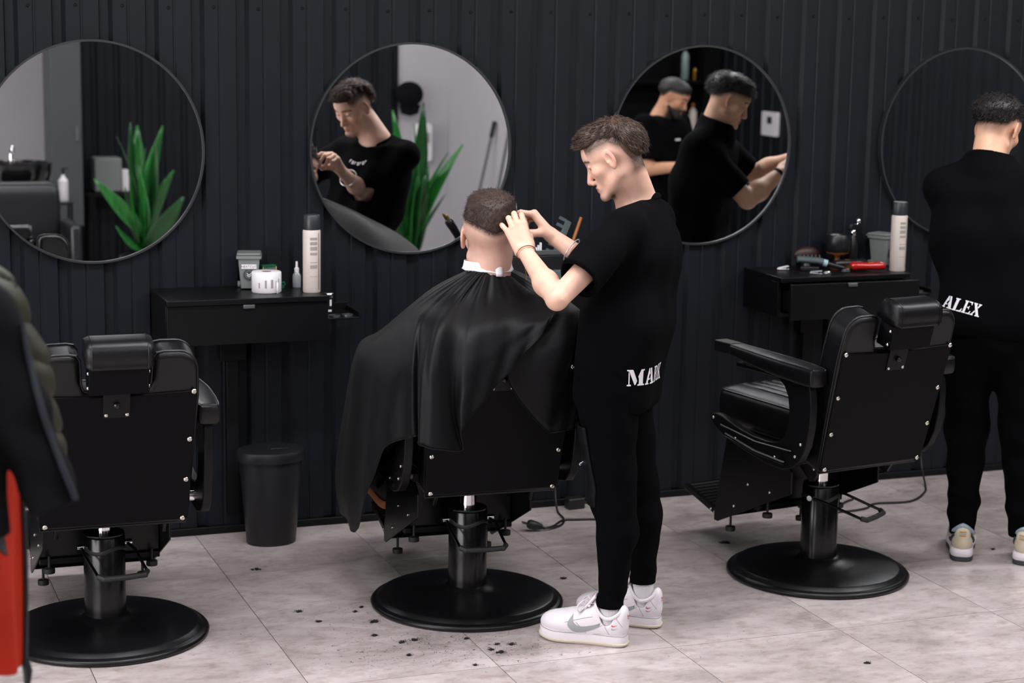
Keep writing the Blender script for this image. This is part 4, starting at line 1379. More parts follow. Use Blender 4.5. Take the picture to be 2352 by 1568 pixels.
# shirt
SLV_L = LSH + (LEL - LSH) * 0.70; SLV_R = RSH + (REL - RSH) * 0.72
def folds(p, amp):
    return amp * (np.sin(p[:, 2] * 26 + p[:, 0] * 19 + 2.0 * np.sin(p[:, 1] * 17)) * 0.6 + np.sin(p[:, 0] * 41 - p[:, 2] * 23 + p[:, 1] * 31) * 0.4)
def barber_shirt(p):
    M = yawmat(TAZ, -4)
    d = d_ell(p, (2.538, 5.565, 1.235), (0.185, 0.122, 0.185), M)
    d = smin(d, d_box(p, (2.520, 5.553, 1.16), (0.168, 0.112, 0.17), 0.09, M), 0.06)
    d = smin(d, d_box(p, (2.462, 5.508, 0.92), (0.165, 0.128, 0.20), 0.095, yawmat(TAZ, -6)), 0.10)
    for s_, e_ in ((LSH, SLV_L), (RSH, SLV_R)):
        dirn = unit(e_ - s_)
        a = smin(d_cone(p, SHC + (s_ - SHC) * 0.55 + np.array([0, 0, 0.022]), s_, 0.068, 0.070), d_cone(p, s_, e_ + dirn * 0.05, 0.070, 0.070), 0.02)
        cut = (p - e_) @ dirn
        a = smax(a, cut, 0.004)
        d = smin(d, a, 0.030)
        d = smax(d, -smax(d_cone(p, e_ - dirn * 0.04, e_ + dirn * 0.06, 0.048, 0.0640), -(cut + 0.035), 0.004), 0.003)
    # crew neck
    d = smin(d, d_cone(p, NB - np.array([0, 0, 0.035]), NB + np.array([-0.006, 0.0, 0.012]), 0.082, 0.066), 0.03)
    nk = d_cone(p, NB - np.array([0, 0, 0.06]), NB + (HC - NB) * 0.5, 0.060, 0.062)
    d = smax(d, -nk, 0.004)
    cutn = (p - (NB + np.array([0.0, 0, 0.010]))) @ unit(np.array([-0.35, 0.30, 1.0]))
    d = smax(d, np.minimum(cutn, 0.05 - 0 * cutn), 0.004)
    d = d + folds(p, 0.0030) * np.clip((1.36 - p[:, 2]) / 0.15, 0, 1)
    # back folds running down from the shoulder blade
    bk = (p - SHC) @ BL
    d = d + 0.0045 * np.sin(bk * 55 + (p[:, 2] - 1.2) * 12) * np.exp(-((p[:, 2] - 1.22) / 0.13) ** 2)
    hem = 0.772 + 0.010 * np.sin(((p - SHC) @ BF) * 9)
    return smax(d, hem - p[:, 2], 0.006)
sh = sdf_obj('t_shirt', barber_shirt, (2.1, 5.2, 0.72), (2.85, 5.95, 1.50), 0.006, 'black_cotton', barber, org=B0)
V2, F2, W2 = glyph_mesh('MARK')
decal_wrap('name_print', V2 * np.array([0.050, 0.052]), F2, (2.462, 5.508, 0.860), 0.150, math.radians(252), barber_shirt, 'white_print', sh, B0)
cr_ = [NB + np.array([-0.004, 0, 0.008]) + 0.064 * (BF * math.cos(a) + BL * math.sin(a)) + np.array([0, 0, -0.024 * math.cos(a)]) for a in np.linspace(0, 2 * PI, 40, endpoint=False)]
MB().tube(np.array(cr_) - B0, 0.0085, 8, True, flat=(0.7, 1.3)).build('collar', 'black_cotton', sh)

ct = []
cf = []
for k in range(7):
    x0 = k * 0.016; o_ = len(ct)
    y0 = -0.010 * math.sin(k / 6 * PI)
    ct += [(x0, y0), (x0 + 0.011, y0), (x0 + 0.011, y0 + 0.014), (x0, y0 + 0.014), (x0 + 0.004, y0 + 0.004), (x0 + 0.008, y0 + 0.004), (x0 + 0.008, y0 + 0.010), (x0 + 0.004, y0 + 0.010)]
    q_ = [(0, 1, 5), (0, 5, 4), (1, 2, 6), (1, 6, 5), (2, 3, 7), (2, 7, 6), (3, 0, 4), (3, 4, 7)]
    cf += [tuple(o_ + i for i in t_) for t_ in (q_ if k % 2 else q_[2:6])]
decal_wrap('chest_print', np.array(ct), cf, (2.530, 5.560, 1.300), 0.14, math.radians(TAZ) - 0.40, barber_shirt, 'white_print', sh, B0)
# trousers
PEL = np.array([2.445, 5.495, 0.86])
HIPL = PEL + BL * 0.085 - np.array([0, 0, 0.03]); HIPR = PEL - BL * 0.085 - np.array([0, 0, 0.03])
KNL = np.array([2.415, 5.435, 0.475]); ANL = np.array([2.408, 5.425, 0.112])
KNR = np.array([2.560, 5.585, 0.480]); ANR = np.array([2.588, 5.565, 0.135])
def barber_pants(p):
    M = yawmat(TAZ, 0)
    d = d_ell(p, PEL, (0.142, 0.108, 0.13), M)
    for h_, k_, a_ in ((HIPL, KNL, ANL), (HIPR, KNR, ANR)):
        l = d_cone(p, h_ + BF * 0.012, k_, 0.100, 0.071)
        cf = k_ + (a_ - k_) * 0.3 - BF * 0.015
        l = smin(l, d_cone(p, k_, cf, 0.068, 0.064), 0.03)
        l = smin(l, d_cone(p, cf, a_ + np.array([0, 0, -0.01]), 0.060, 0.041), 0.03)
        d = smin(d, l, 0.035)
    d = d + folds(p * np.array([1, 1, 1.5]), 0.0035) + 0.004 * np.sin(p[:, 2] * 70 + p[:, 0] * 30) * np.exp(-((p[:, 2] - 0.14) / 0.07) ** 2)
    cut = np.where((p - (ANL + ANR) / 2) @ BL > 0, ANL[2] + 0.012, ANR[2] + 0.012)
    return smax(d, cut - p[:, 2], 0.004)
pt = sdf_obj('trousers', barber_pants, (2.2, 5.25, 0.03), (2.75, 5.75, 1.0), 0.006, 'black_jersey', barber, org=B0)
# cargo pocket and flap on the left thigh, zip
def pocket(name, z0, z1, half, off, m, par):
    G = []
    for z in np.linspace(z0, z1, 9):
        row = []
        for u in np.linspace(-half, half, 9):
            c = HIPL + (KNL - HIPL) * np.clip((HIPL[2] - z) / (HIPL[2] - KNL[2]), 0, 1)
            dr = unit(BL * 0.45 + BF * 0.90)
            tn = unit(np.cross((0, 0, 1), dr))
            row.append(np.array([c[0], c[1], z]) + tn * u + dr * 0.22)
        G.append(row)
    G = np.array(G); sh_ = G.shape
    dr = unit(BL * 0.45 + BF * 0.90)
    P = project(barber_pants, G.reshape(-1, 3), -dr, 0.0, 80, 0.3)
    P = P + dr * off - B0
    return MB().grid(P.reshape(sh_)).build(name, m, par, solid=0.006)
pk = pocket('cargo_pocket', 0.46, 0.69, 0.045, 0.004, 'black_nylon', pt)
pf = pocket('pocket_flap', 0.660, 0.720, 0.048, 0.008, 'black_nylon', pt)
_z = np.array(project(barber_pants, np.array([HIPL + (KNL - HIPL) * t + unit(BL * 0.45 + BF * 0.90) * 0.22 for t in (0.64, 0.655, 0.67)]), -unit(BL * 0.45 + BF * 0.90), 0.0, 80, 0.3)) + unit(BL * 0.45 + BF * 0.90) * 0.008 - B0
MB().box(_z[1], (0.030, 0.004, 0.008), roty(-0.5)).build('zip_pull', 'chrome', pt, bevel=0.001)
# socks and shoes
dl = unit(np.array([-0.219, 0.170, 0])); dr_ = unit(np.array([-0.80, 0.60, 0]))
ribbed_sock(barber, B0, (ANL[0], ANL[1], 0.05), (ANL[0], ANL[1], 0.125), 0.036, 0.036)
ribbed_sock(barber, B0, (ANR[0], ANR[1], 0.05), (ANR[0], ANR[1], 0.150), 0.035, 0.034)
for hp, dd in ((np.array([2.4515, 5.3816, 0]), dl), (np.array([2.636, 5.522, 0]), dr_)):
    o_ = hp + dd * 0.072
    sneaker(barber, o_ - B0, math.atan2(dd[1], dd[0]) - PI / 2)
# bracelets
mat('gold', srgb(200, 150, 100), 0.3, 1.0)
mat('silver', srgb(205, 205, 210), 0.28, 0.45)
_fd = unit(LWR - LEL); _u, _w = frame_of(_fd)
_c = LWR - _fd * 0.012
rng_ = [_c + 0.031 * (math.cos(a) * _u + math.sin(a) * _w) - _fd * 0.006 * math.sin(a) for a in np.linspace(0, 2 * PI, 40, endpoint=False)]
br = MB().tube(np.array(rng_) - B0, 0.0016, 6, True).build('bracelet_chain', 'gold', barber)
_k = int(np.argmin([q[2] for q in rng_]))
MB().tube(catmull(np.array([rng_[_k], rng_[_k] + np.array([0.002, -0.004, -0.020]), rng_[_k] + np.array([0.006, -0.006, -0.042]), rng_[_k] + np.array([0.007, -0.006, -0.060])]), 4) - B0, 0.0013, 6).build('chain_tail', 'gold', br)
_fr = unit(RWR - REL); _u, _w = frame_of(_fr)
_c = RWR - _fr * 0.085
rng_ = [_c + 0.041 * (math.cos(a) * _u + math.sin(a) * _w) for a in np.linspace(0, 2 * PI, 40, endpoint=False)]
MB().tube(np.array(rng_) - B0, 0.0022, 6, True).build('bangle', 'silver', barber)
# ---------------------------------------------------------------- the seated client
C0 = np.array([2.11, 5.93, 0.0])
client = empty('person', C0, 0, 'seated client seen from behind, short brown hair shaved at the nape', 'person')
CC = np.array([2.115, 5.812, 1.282]); CM = head_frame(79.0, 2.0)
CS = 1.12
def client_head(q): return smin(head_local(q / CS), d_ell(q / CS, (0, -0.022, 0.040), (0.074, 0.096, 0.074)), 0.01) * CS
def client_skin(p):
    d = near(p, CC, 0.19, lambda q: client_head((q - CC) @ CM))
    d = smin(d, d_cone(p, CC + np.array([0, -0.030, -0.05]), (2.112, 5.800, 1.14), 0.066, 0.071), 0.03)
    d = smin(d, d_cone(p, (2.005, 5.83, 1.04), (2.22, 5.83, 1.04), 0.050, 0.050), 0.05)
    d = smin(d, d_ell(p, (2.112, 5.84, 0.93), (0.145, 0.10, 0.20)), 0.05)
    d = smin(d, d_ell(p, (2.112, 5.90, 0.74), (0.17, 0.14, 0.11)), 0.05)
    for s in (-1, 1):
        sh = np.array([2.112 + s * 0.130, 5.84, 1.030]); el = np.array([2.112 + s * 0.245, 5.89, 0.870]); wr = np.array([2.112 + s * 0.275, 6.02, 0.872])
        d = smin(d, d_chain(p, [sh, el, wr], [0.047, 0.038, 0.027], 0.01), 0.02)
        d = smin(d, d_ell(p, wr + np.array([0, 0.04, -0.003]), (0.030, 0.05, 0.014)), 0.02)
        hp = np.array([2.112 + s * 0.09, 5.95, 0.74]); kn = np.array([2.112 + s * 0.12, 6.33, 0.70]); an = np.array([2.112 + s * 0.12, 6.42, 0.32])
        d = smin(d, d_chain(p, [hp, kn, an], [0.080, 0.058, 0.040], 0.02), 0.02)
    return d
def client_line(q):
    ax = np.sqrt(q[:, 0] ** 2 + 0.014 ** 2)
    back = 0.006 + 0.55 * ax
    front = np.interp(q[:, 1], [-0.03, 0.0, 0.05, 0.07], [0.052, 0.058, 0.045, 0.060])
    t = np.clip((q[:, 1] + 0.05) / 0.03, 0, 1)
    return back * (1 - t) + front * t
def client_stub(q):
    q = q / CS
    up = q[:, 2] - client_line(q)
    s = np.clip((up + 0.016) / 0.020, 0, 1) * 0.95
    fuzz = np.clip((q[:, 2] + 0.07) / 0.03, 0, 1) * (q[:, 1] < 0.0) * 0.13
    jaw = np.clip((-q[:, 2] - 0.055) / 0.02, 0, 1) * 0.22 * (q[:, 1] > 0.01)
    return np.maximum.reduce([s, fuzz, jaw]) * (np.abs(q[:, 0]) < 0.079)
sdf_obj('body', client_skin, (1.72, 5.62, 0.25), (2.50, 6.56, 1.52), 0.004, 'skin_ruddy', client, attrs_head(CC, CM, client_stub), org=C0)
WHORL = np.array([0.018, -0.085, 0.105])
def client_hair(q):
    q = q / CS
    cr = d_ell(q, (0, -0.018, 0.028), (0.074, 0.100, 0.075))
    cr = smin(cr, d_ell(q, (0, 0.026, 0.035), (0.062, 0.053, 0.056)), 0.02)
    cr = smin(cr, d_ell(q, (0, -0.022, 0.040), (0.074, 0.096, 0.074)), 0.01)
    up = q[:, 2] - client_line(q) - 0.004
    th = 0.0003 + 0.026 * np.clip(up / 0.070, 0, 1) ** 1.2
    d = cr - th + 0.0008 * np.sin(q[:, 0] * 330) * np.sin(q[:, 1] * 310) * np.sin(q[:, 2] * 290)
    return smax(d, -up, 0.004) * CS
def ch_flow(q, g):
    f = q / CS - WHORL
    f = f / (np.linalg.norm(f, axis=1)[:, None] + 1e-6) * 0.8
    f[:, 2] -= 0.12
    return f + g * 1.1
hair_obj('hair', client_hair, CC, CM, 'hair_mid', client, C0, 0.004, ch_flow, 9000, 0.009, 0.020, 0.0009, RNG, bend=0.15, jit=0.4)
# dark trainer resting on the footplate
mat('suede_black', srgb(40, 42, 45), 0.9, bump=0.3, bscale=300)
mat('gum_sole', srgb(176, 112, 62), 0.6)
mat('denim_black', srgb(20, 20, 24), 0.85)
for s in (-1, 1):
    sh_ = link_mesh('shoe', fast_mesh('shoe', *_up), 'suede_black', client, True, 180)
    sh_.location = np.array([2.112 + s * 0.125 - (0.03 if s < 0 else 0), 6.46, 0.252]) - C0
    sh_.rotation_euler = (math.radians(16), 0, math.radians(8 * -s))
    rows = []
    for sc, z in [(0.95, 0.0), (1.0, 0.004), (1.0, 0.026), (0.96, 0.031)]:
        oo = sole_outline(sc); rows.append(np.c_[oo, np.full(len(oo), z)])
    rows = np.array(rows); n = rows.shape[1]
    Fc = [(i * n + j, i * n + (j + 1) % n, (i + 1) * n + (j + 1) % n, (i + 1) * n + j) for i in range(3) for j in range(n)] + [tuple(reversed(range(n))), tuple(range(3 * n, 4 * n))]
    MB().add(rows.reshape(-1, 3), Fc).build('sole', 'gum_sole', sh_, sharp=50)
def client_trs(p):
    d = None
    for s in (-1, 1):
        hp = np.array([2.112 + s * 0.09, 5.93, 0.74]); kn = np.array([2.112 + s * 0.12, 6.33, 0.70]); an = np.array([2.112 + s * 0.12, 6.43, 0.37])
        e = d_chain(p, [hp, kn, an], [0.095, 0.072, 0.055], 0.02)
        d = e if d is None else smin(d, e, 0.02)
    return d + folds(p, 0.003)
sdf_obj('trousers', client_trs, (1.85, 5.75, 0.28), (2.4, 6.52, 0.9), 0.008, 'denim_black', client, org=C0)

# black cape over the client, gathered at the neck
mat('cape_cloth', srgb(8, 8, 11), 0.5, spec=0.17, bump=0.12, bscale=900, sheen=0.02)
CAPE = [ [[2.07, 5.87, 1.169], [1.967, 5.98, 1.082], [1.839, 6.08, 0.939], [1.759, 6.1, 0.858], [1.743, 6.14, 0.633], [1.726, 6.16, 0.386], [1.749, 6.17, 0.266]],
 [[2.059, 5.83, 1.172], [1.926, 5.9, 1.073], [1.815, 5.95, 0.961], [1.756, 5.95, 0.862], [1.744, 5.97, 0.669], [1.733, 5.98, 0.459], [1.73, 5.98, 0.292]],
 [[2.049, 5.79, 1.176], [1.914, 5.84, 1.075], [1.809, 5.81, 0.985], [1.755, 5.75, 0.87], [1.741, 5.74, 0.759], [1.735, 5.74, 0.674], [1.739, 5.74, 0.603]],
 [[2.044, 5.755, 1.179], [1.92, 5.77, 1.086], [1.826, 5.68, 1.033], [1.787, 5.6, 0.924], [1.786, 5.595, 0.828], [1.789, 5.595, 0.744], [1.794, 5.595, 0.685]],
 [[2.048, 5.745, 1.179], [1.925, 5.74, 1.09], [1.834, 5.64, 1.032], [1.808, 5.59, 0.924], [1.807, 5.585, 0.828], [1.809, 5.585, 0.745], [1.814, 5.585, 0.683]],
 [[2.054, 5.74, 1.178], [1.941, 5.7, 1.095], [1.857, 5.6, 1.038], [1.807, 5.53, 0.935], [1.797, 5.51, 0.844], [1.793, 5.505, 0.762], [1.789, 5.5, 0.678]],
 [[2.062, 5.735, 1.177], [1.963, 5.68, 1.097], [1.872, 5.56, 1.037], [1.839, 5.5, 0.939], [1.844, 5.49, 0.845], [1.85, 5.485, 0.763], [1.854, 5.48, 0.665]],
 [[2.073, 5.735, 1.177], [1.995, 5.68, 1.096], [1.927, 5.572, 1.018], [1.901, 5.537, 0.929], [1.901, 5.533, 0.833], [1.909, 5.533, 0.749], [1.937, 5.53, 0.649]],
 [[2.084, 5.735, 1.177], [2.031, 5.665, 1.097], [1.971, 5.555, 1.019], [1.942, 5.51, 0.932], [1.93, 5.5, 0.852], [1.92, 5.495, 0.784], [1.919, 5.49, 0.723]],
 [[2.107, 5.735, 1.176], [2.083, 5.665, 1.095], [2.056, 5.57, 1.041], [2.044, 5.535, 0.978], [2.034, 5.525, 0.925], [2.019, 5.52, 0.871], [2.003, 5.515, 0.81]],
 [[2.131, 5.74, 1.176], [2.163, 5.68, 1.09], [2.155, 5.6, 1.053], [2.148, 5.56, 1.025], [2.137, 5.55, 0.992], [2.127, 5.54, 0.959], [2.111, 5.535, 0.916]],
 [[2.154, 5.76, 1.174], [2.23, 5.74, 1.107], [2.241, 5.65, 1.084], [2.228, 5.565, 1.055], [2.214, 5.545, 1.038], [2.206, 5.54, 1.023], [2.195, 5.535, 1.006]],
 [[2.166, 5.78, 1.172], [2.257, 5.79, 1.106], [2.292, 5.69, 1.075], [2.257, 5.575, 1.057], [2.184, 5.555, 0.975], [2.136, 5.555, 0.928], [2.089, 5.56, 0.879]],
 [[2.178, 5.8, 1.17], [2.284, 5.84, 1.112], [2.354, 5.78, 1.064], [2.351, 5.64, 1.048], [2.292, 5.545, 0.965], [2.242, 5.545, 0.854], [2.214, 5.56, 0.691]],
 [[2.196, 5.84, 1.169], [2.323, 5.92, 1.11], [2.455, 5.98, 1.034], [2.505, 5.93, 0.972], [2.437, 5.78, 0.859], [2.366, 5.66, 0.783], [2.313, 5.6, 0.675]],
 [[2.206, 5.88, 1.17], [2.338, 6.0, 1.11], [2.501, 6.12, 1.011], [2.598, 6.15, 0.91], [2.606, 6.12, 0.758], [2.592, 6.08, 0.641], [2.573, 6.05, 0.562]]]
CAPE += [
 [[2.175, 5.892, 1.168], [2.30, 6.06, 1.09], [2.36, 6.22, 0.97], [2.42, 6.35, 0.86], [2.46, 6.42, 0.72], [2.46, 6.46, 0.56], [2.46, 6.47, 0.46]],
 [[2.113, 5.900, 1.166], [2.113, 6.06, 1.02], [2.113, 6.20, 0.87], [2.113, 6.36, 0.83], [2.113, 6.46, 0.70], [2.113, 6.49, 0.52], [2.113, 6.50, 0.40]],
 [[2.082, 5.890, 1.167], [2.00, 6.05, 1.06], [1.90, 6.20, 0.92], [1.86, 6.33, 0.85], [1.83, 6.42, 0.62], [1.81, 6.46, 0.40], [1.82, 6.46, 0.25]]]
CA = np.array(CAPE)
K_ = 7
cols = np.array([catmull(r, K_) for r in CA])                       # (radials, along, 3)
full = np.array([catmull(cols[:, j], K_, True) for j in range(cols.shape[1])])   # (along, around, 3)
# gathers fading away from the neck, soft ripples lower down
na, nr = full.shape[:2]
T_ = np.linspace(0, 1, na)[:, None]
A_ = np.linspace(0, 2 * PI, nr, endpoint=False)[None]
cen = np.array([2.112, 5.815])
out_ = full[:, :, :2] - cen
out_ /= np.linalg.norm(out_, axis=2)[:, :, None] + 1e-6
amp = 0.0035 * np.exp(-((T_ - 0.10) / 0.10) ** 2) * (np.sin(A_ * 19 + 2 * np.sin(A_ * 3)) + 0.5 * np.sin(A_ * 37)) + 0.006 * np.clip(T_ - 0.2, 0, 1) * np.sin(A_ * 23 + 3 * T_) * (0.6 + 0.4 * np.sin(A_ * 3))
amp = amp + 0.010 * np.clip(T_ * 1.3, 0, 1) ** 0.8 * np.abs(np.sin(A_ * 9 + 0.8 * np.sin(A_ * 2) + 0.6 * T_)) ** 0.6
full[:, :, :2] += out_ * amp[:, :, None]
mb = MB()
Fc = [(i * nr + j, (i + 1) * nr + j, (i + 1) * nr + (j + 1) % nr, i * nr + (j + 1) % nr) for i in range(na - 1) for j in range(nr)]
mb.add(full.reshape(-1, 3), Fc)
cape = mb.build('barber_cape', 'cape_cloth', None, solid=0.0022, sharp=180)
tag(cape, 'black hairdressing cape draped over the seated client and chair back', 'cape')
MB().tube(full[-1], 0.0028, 6, True, flat=(0.6, 1.2)).build('hem', 'cape_cloth', cape)
# white paper neck strip
mat('paper_white', srgb(226, 222, 226), 0.85, bump=0.15, bscale=120)
ns = []
for t in np.linspace(0, 1, 7):
    row = []
    for k in range(72):
        a = 2 * PI * k / 72
        r = 0.0765 + 0.007 * t * t + 0.0010 * math.sin(7 * a) + 0.0006 * math.sin(17 * a + 9 * t)
        z = 1.205 - 0.029 * t + 0.002 * math.sin(a * 2 + 1) + (0.0015 * math.sin(9 * a) * t)
        row.append((2.111 + r * math.cos(a), 5.806 + r * math.sin(a), z))
    ns.append(row)
ns = np.array(ns); n = 72
Fc = [(i * n + j, (i + 1) * n + j, (i + 1) * n + (j + 1) % n, i * n + (j + 1) % n) for i in range(6) for j in range(n)]
strip = MB().add(ns.reshape(-1, 3), Fc).build('neck_strip', 'paper_white', None, solid=0.002, sharp=180)
tag(strip, 'white paper neck strip wrapped around the seated client', 'paper strip')
G = np.array([[(2.118 + 0.012 * u + 0.002 * v, 5.7235 - 0.008 * v + 0.003 * u * u, 1.204 - 0.040 * v) for u in np.linspace(-1, 1, 5)] for v in np.linspace(0, 1, 5)])
MB().grid(G).build('loose_end', 'paper_white', strip, solid=0.0015)

# ---------------------------------------------------------------- the barber at the right edge
X0 = np.array([4.12, 5.84, 0.0])
alex = empty('person', X0, 0, 'barber in black clothes with his back turned at the right edge', 'person')
AZ_T = 44.0
AF = az(AZ_T); AL = np.array([-AF[1], AF[0], 0.0])
AC = np.array([4.165, 5.985, 1.602]); AM = head_frame(26.0, 26.0)
ANB = np.array([4.105, 5.945, 1.500]); ASC = np.array([4.085, 5.925, 1.425])
ALS = ASC + AL * 0.150 - np.array([0, 0, 0.035]); ARS = ASC - AL * 0.150 - np.array([0, 0, 0.035])
ALE = np.array([4.20, 6.12, 1.145]); ALW = np.array([4.40, 6.07, 1.265])
ARE = np.array([4.39, 5.80, 1.235]); ARW = np.array([4.60, 5.92, 1.335])
alh, _ = hand_fn(ALW, ALW - ALE, (0.1, 0.5, 0.8), False, [(20, 30, 20)] * 4, [5, 0, -4, -8], [(0.7, 0.5, -0.5), (0.9, 0.2, -0.3), (1, 0, -0.2)])
arh, _ = hand_fn(ARW, ARW - ARE, (-0.3, -0.3, 0.9), True, [(20, 30, 20)] * 4, [5, 0, -4, -8], [(0.7, 0.5, -0.5), (0.9, 0.2, -0.3), (1, 0, -0.2)])
def alex_skin(p):
    d = near(p, AC, 0.17, lambda q: head_local((q - AC) @ AM))
    d = smin(d, d_cone(p, AC + AM @ np.array([0, -0.034, -0.045]), ANB, 0.056, 0.063), 0.025)
    M = yawmat(AZ_T)
    d = smin(d, d_ell(p, ASC - np.array([0, 0, 0.14]) + AF * 0.01, (0.15, 0.08, 0.16), M), 0.04)
    d = smin(d, d_ell(p, (4.09, 5.86, 1.05), (0.14, 0.10, 0.22), M), 0.05)
    for s_, e_, w_, hf in ((ALS, ALE, ALW, alh), (ARS, ARE, ARW, arh)):
        a = smin(d_cone(p, s_, e_, 0.054, 0.043), muscle(p, e_, w_, 0.042, 0.045, 0.029, k=0.03), 0.014)
        d = smin(smin(d, a, 0.02), hf(p), 0.012)
    return d
def alex_line(q):
    return np.interp(q[:, 1], [-0.13, -0.06, -0.02, 0.03, 0.07], [-0.022, 0.004, 0.040, 0.050, 0.055])
def alex_stub(q):
    up = q[:, 2] - alex_line(q)
    s = np.clip((up + 0.030) / 0.034, 0, 1) ** 1.3 * 0.95
    nape = np.exp(-((q[:, 2] + 0.028) / 0.026) ** 2) * np.clip((-q[:, 1] - 0.045) / 0.02, 0, 1) * 0.55 * np.clip((q[:, 0] + 0.03) / 0.03, 0, 1)
    return np.maximum(s, nape) * (np.abs(q[:, 0]) < 0.079)
eyes(AC, AM, alex, X0)
sdf_obj('body', alex_skin, (3.75, 5.55, 0.82), (4.85, 6.35, 1.78), 0.004, 'skin_warm', alex, attrs_head(AC, AM, alex_stub), org=X0)
def alex_hair(q):
    cr = d_ell(q, (0, -0.018, 0.028), (0.074, 0.100, 0.075))
    cr = smin(cr, d_ell(q, (0, 0.026, 0.035), (0.062, 0.053, 0.056)), 0.02)
    up = q[:, 2] - alex_line(q)
    d = cr - (0.0005 + 0.023 * np.clip(up / 0.055, 0, 1) ** 1.2)
    d = smin(d, d_cone(q, (0, 0.045, 0.078), (0, 0.078, 0.068), 0.024, 0.012), 0.02)
    return smax(d, -up, 0.005)
def ah_flow(q, g):
    f = np.zeros_like(q); f[:, 1] = np.where(q[:, 1] > -0.05, 1.0, -0.5); f[:, 2] = np.where(q[:, 1] > -0.05, 0.1, -0.7)
    return f + g * 0.5
hair_obj('hair', alex_hair, AC, AM, 'hair_black', alex, X0, 0.005, ah_flow, 3000, 0.012, 0.030, 0.0016, RNG, bend=0.35, jit=0.5)
def alex_shirt(p):
    M = yawmat(AZ_T, 10)
    d = d_box(p, ASC - np.array([0, 0, 0.15]) - AF * 0.01, (0.185, 0.115, 0.17), 0.10, M)
    d = smin(d, d_box(p, (4.088, 5.840, 1.06), (0.192, 0.128, 0.24), 0.10, M), 0.10)
    for s_, e0 in ((ALS, ALE), (ARS, ARE)):
        e_ = s_ + (e0 - s_) * 0.82; dirn = unit(e_ - s_)
        a = smin(d_cone(p, ANB - np.array([0, 0, 0.055]), s_, 0.080, 0.074), d_cone(p, s_, e_ + dirn * 0.05, 0.070, 0.066), 0.03)
        a = smax(a, (p - e_) @ dirn, 0.004)
        d = smin(d, a, 0.035)
    d = smin(d, d_cone(p, ANB - np.array([0, 0, 0.05]), ANB + np.array([0.008, 0.006, 0.012]), 0.095, 0.080), 0.03)
    d = smax(d, -d_cone(p, ANB + (AC - ANB) * 0.25, ANB + (AC - ANB) * 0.8, 0.062, 0.068), 0.004)
    d = smax(d, (p - (ANB + np.array([0, 0, 0.016]))) @ unit(np.array([0.25, 0.20, 1.0])), 0.004)
    d = d + folds(p, 0.0035)
    return smax(d, 0.872 - p[:, 2], 0.006)
ash = sdf_obj('t_shirt', alex_shirt, (3.7, 5.45, 0.82), (4.6, 6.3, 1.62), 0.007, 'black_cotton', alex, org=X0)
V2, F2, W2 = glyph_mesh('ALEX', 0.02, 1.0)
V2[:, 0] += V2[:, 1] * 0.25
V2[:, 1] -= V2[:, 0] * 0.16
decal_wrap('name_print', V2 * np.array([0.043, 0.046]), F2, (4.088, 5.840, 0.975), 0.185, math.radians(172), alex_shirt, 'white_print', ash, X0)
APEL = np.array([4.085, 5.825, 0.90])
AHL = APEL + AL * 0.09 - np.array([0, 0, 0.04]); AHR = APEL - AL * 0.09 - np.array([0, 0, 0.04])
AAL = np.array([4.072, 5.930, 0.11]); AAR = np.array([4.262, 5.820, 0.11])
AKL = (AHL + AAL) / 2 + AF * 0.03; AKR = (AHR + AAR) / 2 + AF * 0.03
def alex_pants(p):
    d = d_ell(p, APEL, (0.165, 0.125, 0.15), yawmat(AZ_T))
    for h_, k_, a_ in ((AHL, AKL, AAL), (AHR, AKR, AAR)):
        l = smin(d_cone(p, h_, k_, 0.098, 0.076), d_cone(p, k_, a_, 0.076, 0.050), 0.03)
        d = smin(d, l, 0.03)
    d = d + folds(p * np.array([1, 1, 1.6]), 0.0045) + 0.0035 * np.sin(p[:, 2] * 75 + p[:, 0] * 20) * np.exp(-((p[:, 2] - 0.20) / 0.09) ** 2)
    return smax(d, 0.095 - p[:, 2], 0.004)
sdf_obj('trousers', alex_pants, (3.8, 5.55, 0.05), (4.5, 6.1, 1.05), 0.007, 'black_jersey', alex, org=X0)
mat('shoe_beige', srgb(205, 192, 170), 0.7, noise=0.05, nscale=40, bump=0.1, bscale=300)
mat('shoe_bluegrey', srgb(150, 165, 178), 0.6)
mat('shoe_dark', srgb(52, 56, 62), 0.7)
mat('shoe_orange', srgb(190, 130, 55), 0.6)
adir = unit(np.array([0.54, 0.84, 0]))
